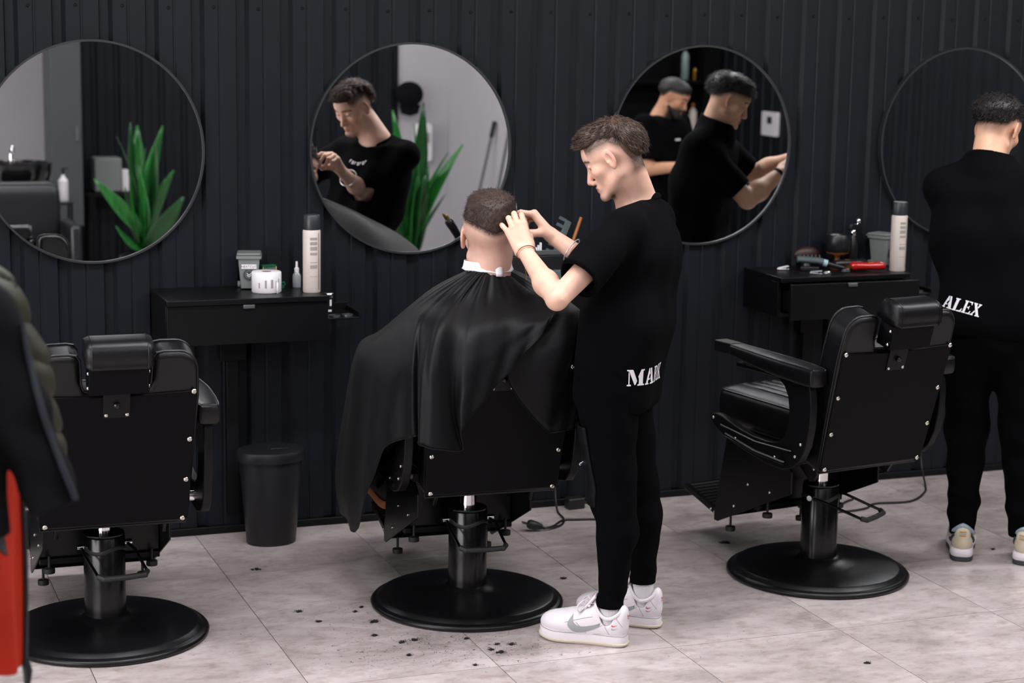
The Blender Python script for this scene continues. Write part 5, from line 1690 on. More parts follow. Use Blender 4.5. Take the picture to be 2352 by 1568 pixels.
for hp, dd in ((np.array([4.037, 5.871, 0]), adir), (np.array([4.224, 5.760, 0]), unit(np.array([0.75, 0.66, 0])))):
    o_ = hp + dd * 0.078
    s = link_mesh('shoe', fast_mesh('shoe', *_up), 'shoe_beige', alex, True, 180)
    s.location = o_ - X0 + np.array([0, 0, 0.008]); s.scale = (1.08, 1.08, 1.08)
    s.rotation_euler = (0, 0, math.atan2(dd[1], dd[0]) - PI / 2)
    for nm, mm, levs in (('midsole', 'shoe_white', [(0.98, 0.008), (1.06, 0.014), (1.05, 0.030), (0.97, 0.037)]), ('outsole', 'shoe_dark', [(0.95, -0.0065), (1.03, -0.004), (1.03, 0.009), (0.97, 0.010)])):
        rows = []
        for sc, z in levs:
            oo = sole_outline(sc); rows.append(np.c_[oo, z + 0.010 * np.clip((oo[:, 1] - 0.15) / 0.07, 0, 1) ** 2])
        rows = np.array(rows); n = rows.shape[1]
        Fc = [(i * n + j, i * n + (j + 1) % n, (i + 1) * n + (j + 1) % n, (i + 1) * n + j) for i in range(3) for j in range(n)] + [tuple(reversed(range(n))), tuple(range(3 * n, 4 * n))]
        MB().add(rows.reshape(-1, 3), Fc).build(nm, mm, s, sharp=50)
    for k, zz in enumerate((0.098, 0.091, 0.084)):
        sq = np.array([(-0.012, 0), (0.012, 0), (0.012, 0.0035), (-0.012, 0.0035), (0, 0), (0, 0.0035)])
        decal('heel_stripe', sq, [(0, 4, 5), (0, 5, 3), (4, 1, 2), (4, 2, 5)], (0, -0.09, zz), (1, 0, 0), (0, 0, 1), shoe_upper, (0, 1, 0), 'shoe_orange' if k != 1 else 'shoe_bluegrey', s, (0, 0, 0), 0.002, 0.05)
    ring = [(0.036 * math.cos(a), -0.012 + 0.050 * math.sin(a), 0.098 + (0.022 if math.sin(a) < 0 else 0.028) * math.sin(a) ** 2 - 0.012 * abs(math.cos(a))) for a in np.linspace(0, 2 * PI, 36, endpoint=False)]
    MB().tube(ring, 0.0085, 8, True).build('collar', 'shoe_bluegrey', s)
    for sd in (-1, 1):
        P = project(shoe_upper, np.array([(sd * 0.06, y, z) for y, z in catmull(np.array([(-0.052, 0.085), (-0.040, 0.070), (-0.020, 0.055), (0.02, 0.050)]), 5)]), (-sd, 0, 0), 0.03)
        MB().tube(P, 0.006, 6).build('side_panel', 'shoe_dark', s)
# watch seen in the mirror
_fd = unit(ALW - ALE); _u, _w = frame_of(_fd)
MB().tube(np.array([ALW - _fd * 0.02 + 0.034 * (math.cos(a) * _u + math.sin(a) * _w) for a in np.linspace(0, 2 * PI, 32, endpoint=False)]) - X0, 0.009, 8, True, flat=(0.35, 1)).build('wristwatch', 'black_nylon', alex)

# ---------------------------------------------------------------- bearded barber seen only in a mirror
Y0 = np.array([5.23, 3.02, 0.0])
bear = empty('person', Y0, 0, 'bearded barber in black looking down, seen in the third mirror', 'person')
ZT = 62.0
ZF = az(ZT); ZL = np.array([-ZF[1], ZF[0], 0.0])
ZC = np.array([5.25, 3.10, 1.475]); ZM = head_frame(48.0, 26.0)
ZNB = np.array([5.20, 3.02, 1.345]); ZSC = np.array([5.20, 3.02, 1.30])
ZJ = []
for s_ in (1, -1):
    sh_ = ZSC + ZL * 0.18 * s_; el = sh_ + np.array([0, 0, -0.27]) + ZF * 0.06 + ZL * 0.03 * s_; wr = el + ZF * 0.24 - ZL * 0.06 * s_ + np.array([0, 0, 0.03])
    hf, _ = hand_fn(wr, wr - el, (0, 0, 1), s_ < 0, [(30, 45, 30)] * 4, [5, 0, -4, -8], [(0.7, 0.5, -0.5), (0.9, 0.2, -0.3), (1, 0, -0.2)])
    ZJ.append((sh_, el, wr, hf))
def bear_skin(p):
    d = near(p, ZC, 0.17, lambda q: head_local((q - ZC) @ ZM))
    d = smin(d, d_cone(p, ZC + ZM @ np.array([0, -0.034, -0.045]), ZNB, 0.057, 0.066), 0.025)
    d = smin(d, d_ell(p, ZSC - np.array([0, 0, 0.15]), (0.16, 0.10, 0.25), yawmat(ZT)), 0.05)
    for sh_, el, wr, hf in ZJ:
        d = smin(smin(d, d_chain(p, [sh_, el, wr], [0.052, 0.042, 0.028], 0.01), 0.02), hf(p), 0.012)
    return d
def bear_stub(q):
    up = q[:, 2] - np.interp(q[:, 1], [-0.13, -0.06, -0.02, 0.05, 0.07], [-0.04, -0.02, 0.03, 0.045, 0.052])
    return np.clip((up + 0.01) / 0.015, 0, 1) * (np.abs(q[:, 0]) < 0.079)
eyes(ZC, ZM, bear, Y0)
sdf_obj('body', bear_skin, (4.85, 2.7, 0.8), (5.75, 3.6, 1.62), 0.006, 'skin_tan', bear, attrs_head(ZC, ZM, bear_stub, 1.0), org=Y0)
def bear_hair(q):
    cr = smin(d_ell(q, (0, -0.018, 0.028), (0.074, 0.100, 0.075)), d_ell(q, (0, 0.026, 0.035), (0.062, 0.053, 0.056)), 0.02)
    up = q[:, 2] - np.interp(q[:, 1], [-0.13, -0.06, -0.02, 0.05, 0.07], [-0.03, 0.0, 0.045, 0.056, 0.058])
    d = cr - (0.002 + 0.011 * np.clip(up / 0.03, 0, 1))
    d = smax(d, -up, 0.005)
    bd = d_ell(q, (0, 0.062, -0.098), (0.034, 0.026, 0.026))
    bd = smin(bd, d_cone(np.stack([np.abs(q[:, 0]), q[:, 1], q[:, 2]], 1), (0.052, 0.004, -0.058), (0.022, 0.066, -0.098), 0.014, 0.018), 0.01)
    return np.minimum(d, bd)
hair_obj('hair', bear_hair, ZC, ZM, 'hair_black', bear, Y0, 0.006, ah_flow, 300, 0.010, 0.02, 0.003, RNG, bend=0.2)
def bear_shirt(p):
    d = d_box(p, ZSC - np.array([0, 0, 0.26]), (0.185, 0.125, 0.32), 0.10, yawmat(ZT))
    for sh_, el, wr, hf in ZJ:
        e_ = sh_ + (el - sh_) * 0.8
        d = smin(d, smax(d_cone(p, sh_, e_ + (el - sh_) * 0.2, 0.076, 0.068), (p - e_) @ unit(el - sh_), 0.004), 0.03)
    return smax(d + folds(p, 0.004), -d_cone(p, ZNB - np.array([0, 0, 0.05]), ZC, 0.064, 0.066), 0.004)
bsh = sdf_obj('t_shirt', bear_shirt, (4.8, 2.7, 0.68), (5.6, 3.4, 1.45), 0.009, 'black_cotton', bear, org=Y0)
MB().box(ZSC + ZF * 0.128 + np.array([0, 0, -0.09]) - Y0, (0.05, 0.004, 0.012), rotz(math.radians(ZT - 90))).build('chest_print', 'white_print', bsh)
def bear_pants(p):
    d = d_ell(p, (5.20, 3.02, 0.80), (0.155, 0.12, 0.14), yawmat(ZT))
    for s_ in (1, -1):
        b_ = np.array([5.20, 3.02, 0]) + ZL * 0.11 * s_
        d = smin(d, d_chain(p, [b_ + np.array([0, 0, 0.76]), b_ + np.array([0, 0, 0.42]) + ZF * 0.03, b_ + np.array([0, 0, 0.09])], [0.09, 0.068, 0.048], 0.02), 0.03)
    return d + folds(p, 0.004)
sdf_obj('trousers', bear_pants, (4.9, 2.7, 0.02), (5.5, 3.4, 0.96), 0.01, 'black_jersey', bear, org=Y0)
for s_ in (1, -1):
    s = link_mesh('shoe', fast_mesh('shoe', *_up), 'suede_black', bear, True, 180)
    s.location = (ZL * 0.11 * s_ - Y0 + np.array([5.20, 3.02, 0.0]) + ZF * 0.01)
    s.rotation_euler = (0, 0, math.radians(ZT - 90))
    oo = sole_outline(1.0)
    MB().prism([tuple(v) for v in oo], 0.028, (0, 0, 0.0145)).build('sole', 'shoe_white', s)
# ================================================================ things on and around the cabinets
mat('bin_grey', srgb(112, 116, 114), 0.5)
mat('can_cream', srgb(205, 192, 184), 0.45, noise=0.03, nscale=60)
mat('can_cap', srgb(42, 44, 50), 0.35)
mat('print_grey', srgb(150, 143, 140), 0.6)
mat('print_dark', srgb(40, 42, 46), 0.6)
mat('green_plastic', srgb(18, 92, 62), 0.4)
mat('yellow_plastic', srgb(190, 165, 50), 0.5)
mat('kraft', srgb(130, 95, 55), 0.8)
mat('clear_grey', srgb(150, 152, 158), 0.15, spec=0.6)
mat('black_plastic', srgb(22, 22, 25), 0.32)
mat('wood_copper', srgb(150, 92, 45), 0.4, noise=0.2, nscale=30)
mat('red_gloss', srgb(168, 16, 18), 0.2, spec=0.6)
mat('gold_metal', srgb(196, 150, 62), 0.28, 1.0)
mat('dark_red', srgb(44, 14, 16), 0.5)
mat('brush_grey', srgb(74, 84, 86), 0.55)
mat('pale_blue', srgb(150, 180, 190), 0.5)
mat('leaf_green', srgb(28, 96, 34), 0.35, noise=0.35, nscale=9, stretch=(6, 6, 1))
mat('leaf_dark', srgb(17, 64, 24), 0.4, noise=0.3, nscale=9)
mat('soil', srgb(40, 32, 27), 0.95)
CZT = 0.962
def text_obj(name, txt, size, m, parent, loc, rot):
    cu = bpy.data.curves.new(name, 'FONT')
    cu.body = txt; cu.size = size; cu.align_x = 'CENTER'; cu.extrude = 0.0002
    tmp = bpy.data.objects.new(name, cu)
    COL.objects.link(tmp)
    me = bpy.data.meshes.new_from_object(tmp.evaluated_get(bpy.context.evaluated_depsgraph_get()))
    bpy.data.objects.remove(tmp)
    o = link_mesh(name, me, m, parent, False)
    o.location = loc; o.rotation_euler = rot
    return o

def mini_bin(loc, rz, label, mark):
    e = empty('mini_wheelie_bin', loc, rz, label, 'container', 'grey desk bins shaped like wheelie bins')
    b = MB()
    lo, hi = (0.030, 0.034), (0.040, 0.044)
    V = [(sx * w, sy * d, z) for (w, d), z in ((lo, 0.004), (hi, 0.118)) for sx, sy in ((-1, -1), (1, -1), (1, 1), (-1, 1))]
    b.add(V, [(3, 2, 1, 0), (4, 5, 6, 7)] + [(k, (k + 1) % 4, 4 + (k + 1) % 4, 4 + k) for k in range(4)])
    b.build('tub', 'bin_grey', e, bevel=0.003)
    MB().prism(rrect(0.094, 0.100, 0.006, 3), 0.012, (0, 0, 0.122)).build('rim', 'bin_grey', e, bevel=0.002)
    MB().prism(rrect(0.090, 0.098, 0.008, 3), 0.010, (0, 0.004, 0.133), hole=None).build('lid', 'bin_grey', e, bevel=0.004)
    MB().tube([(-0.038, 0.056, 0.128), (0.038, 0.056, 0.128)], 0.004, 8).build('handle', 'bin_grey', e)
    for s in (-1, 1):
        MB().cyl((s * 0.034, 0.034, 0.012), (s * 0.044, 0.034, 0.012), 0.012, 16).build('wheel', 'bin_grey', e)
    if mark:
        tl = rotx(math.radians(-5))
        p = MB().box((0, -0.0425, 0.088), (0.056, 0.0012, 0.016), tl).build('name_label', 'white_plastic', e)
        text_obj('label_text', 'NEXTCUT', 0.0125, 'print_dark', p, (0, -0.0437, 0.0838), (math.radians(85), 0, 0))
    q = MB().lathe([(0.021, 0), (0.021, 0.0012)], (0, -0.0405, 0.058), (0, -1, 0.087), 28).build('round_emblem', 'print_dark', e)
    c = MB().lathe([(0.013, 0), (0.0145, 0), (0.0145, 0.0004), (0.013, 0.0004)], (0, -0.0418, 0.058), (0, -1, 0.087), 24, ring=True).build('emblem_ring', 'bin_grey', q)
    for k in (0, 1):
        MB().tube([(-0.008, -0.0425, 0.063 - 0.007 * k), (0, -0.0425, 0.056 - 0.007 * k), (0.008, -0.0425, 0.063 - 0.007 * k)], 0.0016, 6).build('emblem_chevron', 'white_plastic', q)
    return e
mini_bin((1.592, 6.995, CZT), math.radians(-14), 'small grey bin-shaped container beside the paper roll', True)
mini_bin((4.330, 7.005, CZT), math.radians(28), 'small grey bin-shaped container on the cluttered cabinet', False)

e = empty('paper_roll', (1.634, 6.895, CZT), 0, 'white roll of neck paper standing on the left cabinet', 'paper roll')
MB().lathe([(0.0185, 0), (0.052, 0), (0.055, 0.003), (0.055, 0.074), (0.052, 0.077), (0.0185, 0.077)], n=48, ring=True).build('roll', 'paper_white', e, sharp=50)
MB().lathe([(0.0165, 0.001), (0.0185, 0.001), (0.0185, 0.0765), (0.0165, 0.0765)], n=32, ring=True).build('core', 'kraft', e)
for a0, w, h in ((-1.85, 0.007, 0.030), (-1.42, 0.009, 0.032), (-1.12, 0.003, 0.028), (-0.88, 0.005, 0.034), (-2.3, 0.005, 0.020)):
    G = np.array([[(0.0556 * math.cos(a0 + da), 0.0556 * math.sin(a0 + da), z) for da in np.linspace(-w / 0.11, w / 0.11, 4)] for z in (0.020, 0.020 + h)])
    MB().grid(G).build('printed_mark', 'print_grey', e)
MB().grid(np.array([[(0.0562 * math.cos(-1.0 + 0.10 * u), 0.0562 * math.sin(-1.0 + 0.10 * u) - 0.004 * v, 0.040 - 0.042 * v) for u in (-1, 0, 1)] for v in (0, 0.5, 1)])).build('loose_end', 'paper_white', e, solid=0.001)

def spray_can(loc, label, rz=0.0):
    e = empty('spray_can', loc, rz, label, 'spray can', 'tall cream spray cans')
    MB().lathe([(0.031, 0), (0.033, 0.003), (0.033, 0.228), (0.030, 0.234)], n=40).build('can', 'can_cream', e)
    MB().lathe([(0.0305, 0.232), (0.0312, 0.236), (0.0312, 0.284), (0.029, 0.288), (0, 0.288)], n=40).build('cap', 'can_cap', e, sharp=50)
    def wrap(nm, a0, a1, z0, z1, m):
        n = max(2, int((a1 - a0) / 0.15) + 1)
        G = np.array([[(0.0334 * math.cos(a), 0.0334 * math.sin(a), z) for a in np.linspace(a0, a1, n)] for z in (z0, z1)])
        MB().grid(G).build(nm, m, e)
    wrap('label_stripe', -0.98, -0.90, 0.012, 0.222, 'print_dark')
    for z0, z1 in ((0.196, 0.206), (0.178, 0.190), (0.158, 0.172), (0.140, 0.150), (0.112, 0.115), (0.090, 0.104), (0.060, 0.062)):
        wrap('label_text_block', -2.0, -1.15, z0, z1, 'print_grey')
    return e
spray_can((1.796, 6.855, CZT), 'tall cream spray can at the right end of the left cabinet')
spray_can((4.300, 6.835, CZT), 'tall cream spray can at the right end of the cluttered cabinet')

e = empty('green_box', (1.672, 7.03, CZT), 0.2, 'small green and yellow tin behind the paper roll', 'tin')
MB().prism(rrect(0.060, 0.030, 0.006), 0.082, (0, 0, 0.042)).build('tin', 'green_plastic', e, bevel=0.002)
MB().box((0, -0.0155, 0.060), (0.050, 0.001, 0.026)).build('tin_label', 'bin_grey', e)
for s in (-1, 1): MB().box((s * 0.027, -0.0155, 0.070), (0.004, 0.0016, 0.014)).build('tin_edge', 'yellow_plastic', e)
e = empty('green_clip', (1.712, 6.985, CZT), 0.4, 'little green plastic clip behind the paper roll', 'clip')
MB().box((0, 0, 0.010), (0.026, 0.014, 0.006), roty(0.25)).box((0.002, 0, 0.0185), (0.024, 0.012, 0.005), roty(-0.2)).build('jaw', 'green_plastic', e, bevel=0.001)
MB().cyl((0.01, -0.009, 0.0135), (0.01, 0.009, 0.0135), 0.004, 10).box((0, 0, 0.0035), (0.02, 0.012, 0.007)).build('hinge', 'green_plastic', e)
e = empty('dropper_bottle', (1.772, 6.985, CZT), 0, 'small clear bottle behind the spray can on the left cabinet', 'bottle')
MB().lathe([(0.015, 0), (0.016, 0.002), (0.016, 0.045), (0.010, 0.056), (0.008, 0.060)], n=24).build('bottle', 'clear_grey', e)
MB().lathe([(0.009, 0.058), (0.009, 0.072), (0.005, 0.076), (0.004, 0.098), (0, 0.098)], n=20).build('dropper', 'white_plastic', e)
e = empty('wax_jar', (1.874, 6.915, 0.8713), 0, 'black jar with silver lid on the holder tray', 'jar')
MB().lathe([(0.0195, 0), (0.021, 0.002), (0.021, 0.058), (0.019, 0.060)], n=32).build('jar', 'black_plastic', e)
MB().lathe([(0.0215, 0.060), (0.0220, 0.062), (0.0220, 0.075), (0.020, 0.077), (0, 0.077)], n=32).build('lid', 'chrome', e, sharp=50)
MB().grid(np.array([[(0.0214 * math.cos(a), 0.0214 * math.sin(a), z) for a in np.linspace(-1.5, -1.1, 4)] for z in (0.028, 0.052)])).build('jar_label', 'white_plastic', e)
MB().grid(np.array([[(0.0214 * math.cos(a), 0.0214 * math.sin(a), z) for a in np.linspace(-1.9, -1.1, 6)] for z in (0.006, 0.014)])).build('jar_label', 'white_plastic', e)

# cluttered right cabinet
def clipper(loc, rz, tilt, body, trim, label, name='hair_clipper'):
    e = empty(name, loc, rz, label, 'clipper')
    R3 = roty(tilt)
    def T(P): return (np.asarray(P) @ R3.T)
    prof = [(0.012, 0.0), (0.018, 0.004), (0.021, 0.03), (0.018, 0.075), (0.020, 0.115), (0.022, 0.140), (0.017, 0.150)]
    b = MB()
    rows = []
    for r, x in prof:
        rows.append([(x, r * 0.95 * math.cos(a), 0.022 + r * 0.85 * math.sin(a)) for a in np.linspace(0, 2 * PI, 20, endpoint=False)])
    rows = np.array(rows); n = 20
    Fc = [(i * n + j, (i + 1) * n + j, (i + 1) * n + (j + 1) % n, i * n + (j + 1) % n) for i in range(len(prof) - 1) for j in range(n)] + [tuple(range(n)), tuple(reversed(range((len(prof) - 1) * n, len(prof) * n)))]
    b.add(T(rows.reshape(-1, 3)), Fc).build('grip', body, e, sharp=60)
    MB().add(T([(x, y, z) for x in (0.150, 0.172) for y in (-0.02, 0.02) for z in (0.016, 0.026)]), [(0, 1, 3, 2), (4, 6, 7, 5), (0, 4, 5, 1), (2, 3, 7, 6), (0, 2, 6, 4), (1, 5, 7, 3)]).build('blade', trim, e)
    for k in range(9):
        y = -0.018 + 0.0045 * k
        MB().add(T([(x, y + dy, z) for x in (0.172, 0.180) for dy in (-0.0011, 0.0011) for z in (0.017, 0.020)]), [(0, 1, 3, 2), (4, 6, 7, 5), (0, 4, 5, 1), (2, 3, 7, 6), (0, 2, 6, 4), (1, 5, 7, 3)]).build('tooth', trim, e)
    MB().add(T([(x, y, z) for x in (0.05, 0.075) for y in (-0.005, 0.005) for z in (0.036, 0.0405)]), [(0, 1, 3, 2), (4, 6, 7, 5), (0, 4, 5, 1), (2, 3, 7, 6), (0, 2, 6, 4), (1, 5, 7, 3)]).build('switch', trim, e)
    return e
clipper((4.240, 6.835, CZT), math.radians(170), 0.0, 'red_gloss', 'gold_metal', 'glossy red hair clipper lying on the cluttered cabinet')
e = empty('hair_brush', (3.985, 6.90, CZT), math.radians(-24), 'grey vented hairbrush lying on the cluttered cabinet', 'brush')
MB().tube(catmull(np.array([(-0.11, 0, 0.046), (-0.09, 0, 0.046), (-0.02, 0, 0.042), (0.0, 0, 0.036)]), 4), [0.012] + [0.024] * 11 + [0.016], 14, flat=(1.0, 0.6)).build('head', 'brush_grey', e)
for i_ in range(6):
    for j_ in range(3):
        MB().cyl((-0.095 + 0.016 * i_, -0.012 + 0.012 * j_, 0.050), (-0.095 + 0.016 * i_, -0.014 + 0.014 * j_, 0.066), 0.0016, 6, 0.001).build('bristle', 'brush_grey', e)
MB().lathe([(0.0145, 0), (0.0145, 0.018)], (0.0, 0, 0.036), (0.95, 0, -0.25), 18).build('ferrule', 'pale_blue', e)
MB().tube([(0.015, 0, 0.032), (0.06, 0, 0.021), (0.10, 0, 0.011)], [0.010, 0.0095, 0.0085], 12).build('handle', 'black_plastic', e)
MB().box((-0.055, 0, 0.009), (0.075, 0.03, 0.017)).build('stand_block', 'black_plastic', e, bevel=0.003)
e = empty('bowl_stand', (4.110, 7.000, CZT), 0, 'black bowl on a wooden pedestal at the back of the cluttered cabinet', 'bowl')
MB().lathe([(0.032, 0), (0.034, 0.004), (0.014, 0.020), (0.010, 0.036), (0.016, 0.050), (0.046, 0.058), (0.050, 0.064), (0, 0.064)], n=36).build('pedestal', 'wood_copper', e, sharp=60)
MB().lathe([(0.048, 0.064), (0.052, 0.068), (0.053, 0.134), (0.050, 0.138), (0.045, 0.134), (0.044, 0.074), (0, 0.072)], n=36).build('bowl', 'black_plastic', e, sharp=60)
e = empty('spray_bottle', (4.197, 7.028, CZT), 0.5, 'dark spray bottle with chrome head beside the black bowl', 'bottle')
MB().lathe([(0.022, 0), (0.024, 0.003), (0.023, 0.09), (0.012, 0.125), (0.010, 0.130)], n=28).build('bottle', 'black_plastic', e)
MB().lathe([(0.012, 0.128), (0.013, 0.130), (0.013, 0.146), (0.011, 0.150), (0, 0.150)], n=24).build('neck_ring', 'chrome', e)
MB().box((-0.006, 0, 0.165), (0.052, 0.020, 0.026)).box((0.030, 0, 0.166), (0.022, 0.012, 0.014)).build('trigger_head', 'black_plastic', e, bevel=0.005)
MB().ball((0.040, 0, 0.186), (0.012, 0.012, 0.014), 14, 10).cyl((0.030, 0, 0.172), (0.040, 0, 0.186), 0.005).build('nozzle', 'chrome', e)
e = empty('dark_brush', (3.985, 7.040, CZT), 0, 'dark red rounded neck brush behind the grey hairbrush', 'brush')
MB().ball((0, 0, 0.052), (0.062, 0.024, 0.034), 20, 12).build('bristle_dome', 'dark_red', e)
MB().lathe([(0.020, 0), (0.022, 0.004), (0.016, 0.022), (0.020, 0.032)], n=20).build('handle', 'black_plastic', e)
e = empty('glove_dispenser', (4.362, 6.945, CZT), 0.2, 'small dark bottle with green base next to the cream spray can', 'bottle')
MB().lathe([(0.014, 0), (0.015, 0.002), (0.015, 0.010)], n=20).build('base', 'green_plastic', e)
MB().lathe([(0.015, 0.010), (0.0155, 0.012), (0.0150, 0.075), (0.006, 0.090), (0.006, 0.105)], n=20).build('bottle', 'black_plastic', e)
MB().ball((0, 0, 0.112), (0.011, 0.011, 0.010), 14, 10).build('cap', 'chrome', e)
for k, (x, y, rz, nm, lb, mm, L_) in enumerate(((3.835, 6.965, 0.2, 'hair_clip', 'white hair clip near the left end of the cluttered cabinet', 'white_plastic', 0.055),
        (3.905, 6.815, -0.5, 'hair_clip', 'clear hair clip at the front of the cluttered cabinet', 'clear_grey', 0.05),
        (3.945, 6.795, 0.3, 'hair_clip', 'silver hair clip at the front edge of the cluttered cabinet', 'chrome', 0.03),
        (4.055, 6.835, 0.1, 'hair_clip', 'dark hair clip beside the handle of the grey brush', 'grey_metal', 0.035))):
    e = empty(nm, (x, y, CZT), rz, lb, 'clip', 'hair clips on the cluttered cabinet')
    MB().box((0, 0, 0.005), (L_, 0.013, 0.005), roty(0.05)).build('lower_arm', mm, e, bevel=0.001)
    MB().box((0.001, 0, 0.0125), (L_ * 0.95, 0.012, 0.005), roty(-0.12)).build('upper_arm', mm, e, bevel=0.001)
    MB().cyl((L_ * 0.25, -0.008, 0.009), (L_ * 0.25, 0.008, 0.009), 0.0045, 10).build('spring', 'chrome', e)
clipper((4.060, 6.938, CZT), math.radians(3), 0.0, 'black_plastic', 'gold_metal', 'black and gold trimmer lying on the cluttered cabinet', 'hair_trimmer')

# behind the client: tool rack
e = empty('tool_rack', (2.60, 6.92, CZT), 0, 'black tool rack behind the seated client on the middle cabinet', 'rack')
MB().prism(rrect(0.26, 0.10, 0.006), 0.105, (0.12, 0, 0.0535)).build('box', 'black_plastic', e, bevel=0.003)
MB().box((0.12, -0.052, 0.118), (0.25, 0.006, 0.018)).build('rail', 'grey_metal', e, bevel=0.001)
MB().prism(rrect(0.11, 0.03, 0.006), 0.05, (0.19, -0.075, 0.026)).build('front_tray', 'brush_grey', e, bevel=0.003)
for k, (x, hh) in enumerate(((0.055, 0.022), (0.064, 0.030), (0.073, 0.038), (0.082, 0.048))):
    MB().box((x + 0.04, -0.030, 0.1065 + hh / 2), (0.007, 0.010, hh)).build('white_guard', 'white_plastic', e, bevel=0.001)
MB().lathe([(0.045, 0), (0.048, 0.003), (0.048, 0.022), (0.040, 0.028), (0, 0.028)], (0.06, 0.0, 0.150), (0, -1, 0.25), 24).build('round_fan', 'black_plastic', e)
for a in range(6):
    MB().box((0.06 + 0.028 * math.cos(a * PI / 3), -0.030, 0.158 + 0.028 * math.sin(a * PI / 3)), (0.010, 0.004, 0.010)).build('fan_slot', 'grey_metal', e)
def comb(loc, R3, L_, W_, nt, label, m):
    e = empty('comb', loc, 0, label, 'comb')
    def T(P): return np.asarray(P) @ np.asarray(R3).T
    bx = [(0, 1, 3, 2), (4, 6, 7, 5), (0, 4, 5, 1), (2, 3, 7, 6), (0, 2, 6, 4), (1, 5, 7, 3)]
    MB().add(T([(x, y, z) for x in (0, W_ * 0.45) for y in (-0.003, 0.003) for z in (0, L_)]), bx).build('spine', m, e, bevel=0.001)
    for k in range(nt):
        z = L_ * (0.03 + 0.94 * k / (nt - 1))
        MB().add(T([(x, y, z + dz) for x in (-W_ * 0.55, 0.0) for y in (-0.002, 0.002) for dz in (-L_ / nt * 0.25, L_ / nt * 0.25)]), bx).build('tooth', m, e)
    return e
comb((2.775, 6.90, 1.0705), rotz(0.2) @ roty(0.45), 0.145, 0.06, 6, 'dark wide-tooth comb standing in the rack behind the barber', 'brush_grey')
e = empty('wooden_brush_handle', (2.845, 6.90, 1.0705), 0, 'brown wooden handle sticking up from the tool rack', 'brush')
MB().tube([(0, 0, 0), (0.022, 0, 0.06), (0.05, 0, 0.14)], [0.006, 0.0065, 0.006], 10).build('handle', 'wood_copper', e)
MB().box((-0.001, 0, 0.004), (0.018, 0.018, 0.008)).build('ferrule', 'black_plastic', e)
e = empty('charging_stand', (2.515, 6.885, CZT), 0, 'small black charging stand at the left end of the middle cabinet', 'charger')
MB().prism(rrect(0.07, 0.06, 0.01), 0.05, (0, 0, 0.0255)).build('stand', 'black_plastic', e, bevel=0.004)
MB().prism(rrect(0.05, 0.045, 0.01), 0.02, (0, 0, 0.061)).build('cradle', 'black_plastic', e, bevel=0.003)
clipper((2.520, 6.885, CZT + 0.075), math.radians(180), -1.0, 'black_plastic', 'gold_metal', 'black and gold clipper leaning on a charger beside the second mirror')
# ================================================================ waste bin, cords, hair on the floor, jackets
mat('bin_black', srgb(23, 24, 28), 0.42, spec=0.4, bump=0.05, bscale=800)
e = empty('waste_bin', (1.648, 6.90, 0), 0, 'black oval plastic waste bin standing against the ribbed wall', 'bin')
MB().lathe([(0.089, 0.0), (0.094, 0.006), (0.120, 0.325), (0.120, 0.330)], n=56, sx=1.0, sy=0.78).build('body', 'bin_black', e, sharp=50)
MB().lathe([(0.121, 0.322), (0.132, 0.324), (0.134, 0.332), (0.133, 0.352), (0.128, 0.362), (0.115, 0.367), (0.05, 0.371), (0.0, 0.372)], n=56, sx=1.0, sy=0.78).build('lid', 'bin_black', e, sharp=40)
MB().prism(rrect(0.075, 0.018, 0.008), 0.004, (0.025, -0.03, 0.3705)).build('lid_grip', 'black_plastic', e, bevel=0.001)

mat('cord_black', srgb(20, 20, 22), 0.5)
def cord(pts, label, plug):
    e = empty('extension_lead', (pts[0][0], pts[0][1], 0), 0, label, 'cord', 'black power cords')
    P = catmull(np.array(pts), 8) - np.array([pts[0][0], pts[0][1], 0])
    MB().tube(P, 0.0042, 8).build('cable', 'cord_black', e)
    if plug:
        d = unit(P[-1] - P[-4])
        MB().tube([P[-1] - d * 0.005, P[-1] + d * 0.02, P[-1] + d * 0.045, P[-1] + d * 0.055], [0.010, 0.017, 0.019, 0.014], 14).build('plug', 'cord_black', e)
        u, w = frame_of(d)
        for s in (-1, 1):
            MB().cyl(P[-1] + d * 0.05 + u * s * 0.009, P[-1] + d * 0.078 + u * s * 0.009, 0.0028, 8).build('pin', 'cord_black', e)
    return e
cord([(2.872, 7.052, 0.20), (2.868, 7.045, 0.08), (2.852, 6.98, 0.010), (2.832, 6.86, 0.006), (2.79, 6.78, 0.006), (2.72, 6.735, 0.010), (2.685, 6.735, 0.018)], 'black cord with round plug lying beside the standing barber', True)
cord([(3.02, 6.80, 0.006), (2.95, 6.82, 0.006), (2.88, 6.835, 0.006), (2.82, 6.84, 0.006), (2.75, 6.77, 0.006), (2.70, 6.752, 0.006)], 'second black cord joining the plug behind the standing barber', False)
cord([(4.60, 7.045, 0.25), (4.59, 7.02, 0.08), (4.55, 6.92, 0.008), (4.47, 6.80, 0.006), (4.33, 6.69, 0.006), (4.17, 6.70, 0.006), (4.09, 6.645, 0.006), (3.98, 6.625, 0.006), (3.86, 6.64, 0.006)], 'black cord curling across the floor behind the right chair', False)
cord([(4.115, 6.79, 0.006), (4.06, 6.76, 0.006), (4.00, 6.71, 0.006), (3.93, 6.69, 0.006)], 'short black cord end beside the right chair column', True)
e = empty('power_adapter', (2.945, 7.02, 0.0), 0.1, 'small black adapter on the floor against the wall', 'adapter')
MB().prism(rrect(0.075, 0.05, 0.008), 0.045, (0, 0, 0.0235)).build('case', 'cord_black', e, bevel=0.005)
MB().lathe([(0.006, 0), (0.004, 0.02)], (0.036, 0, 0.02), (1, 0, 0), 10).build('strain_relief', 'cord_black', e)

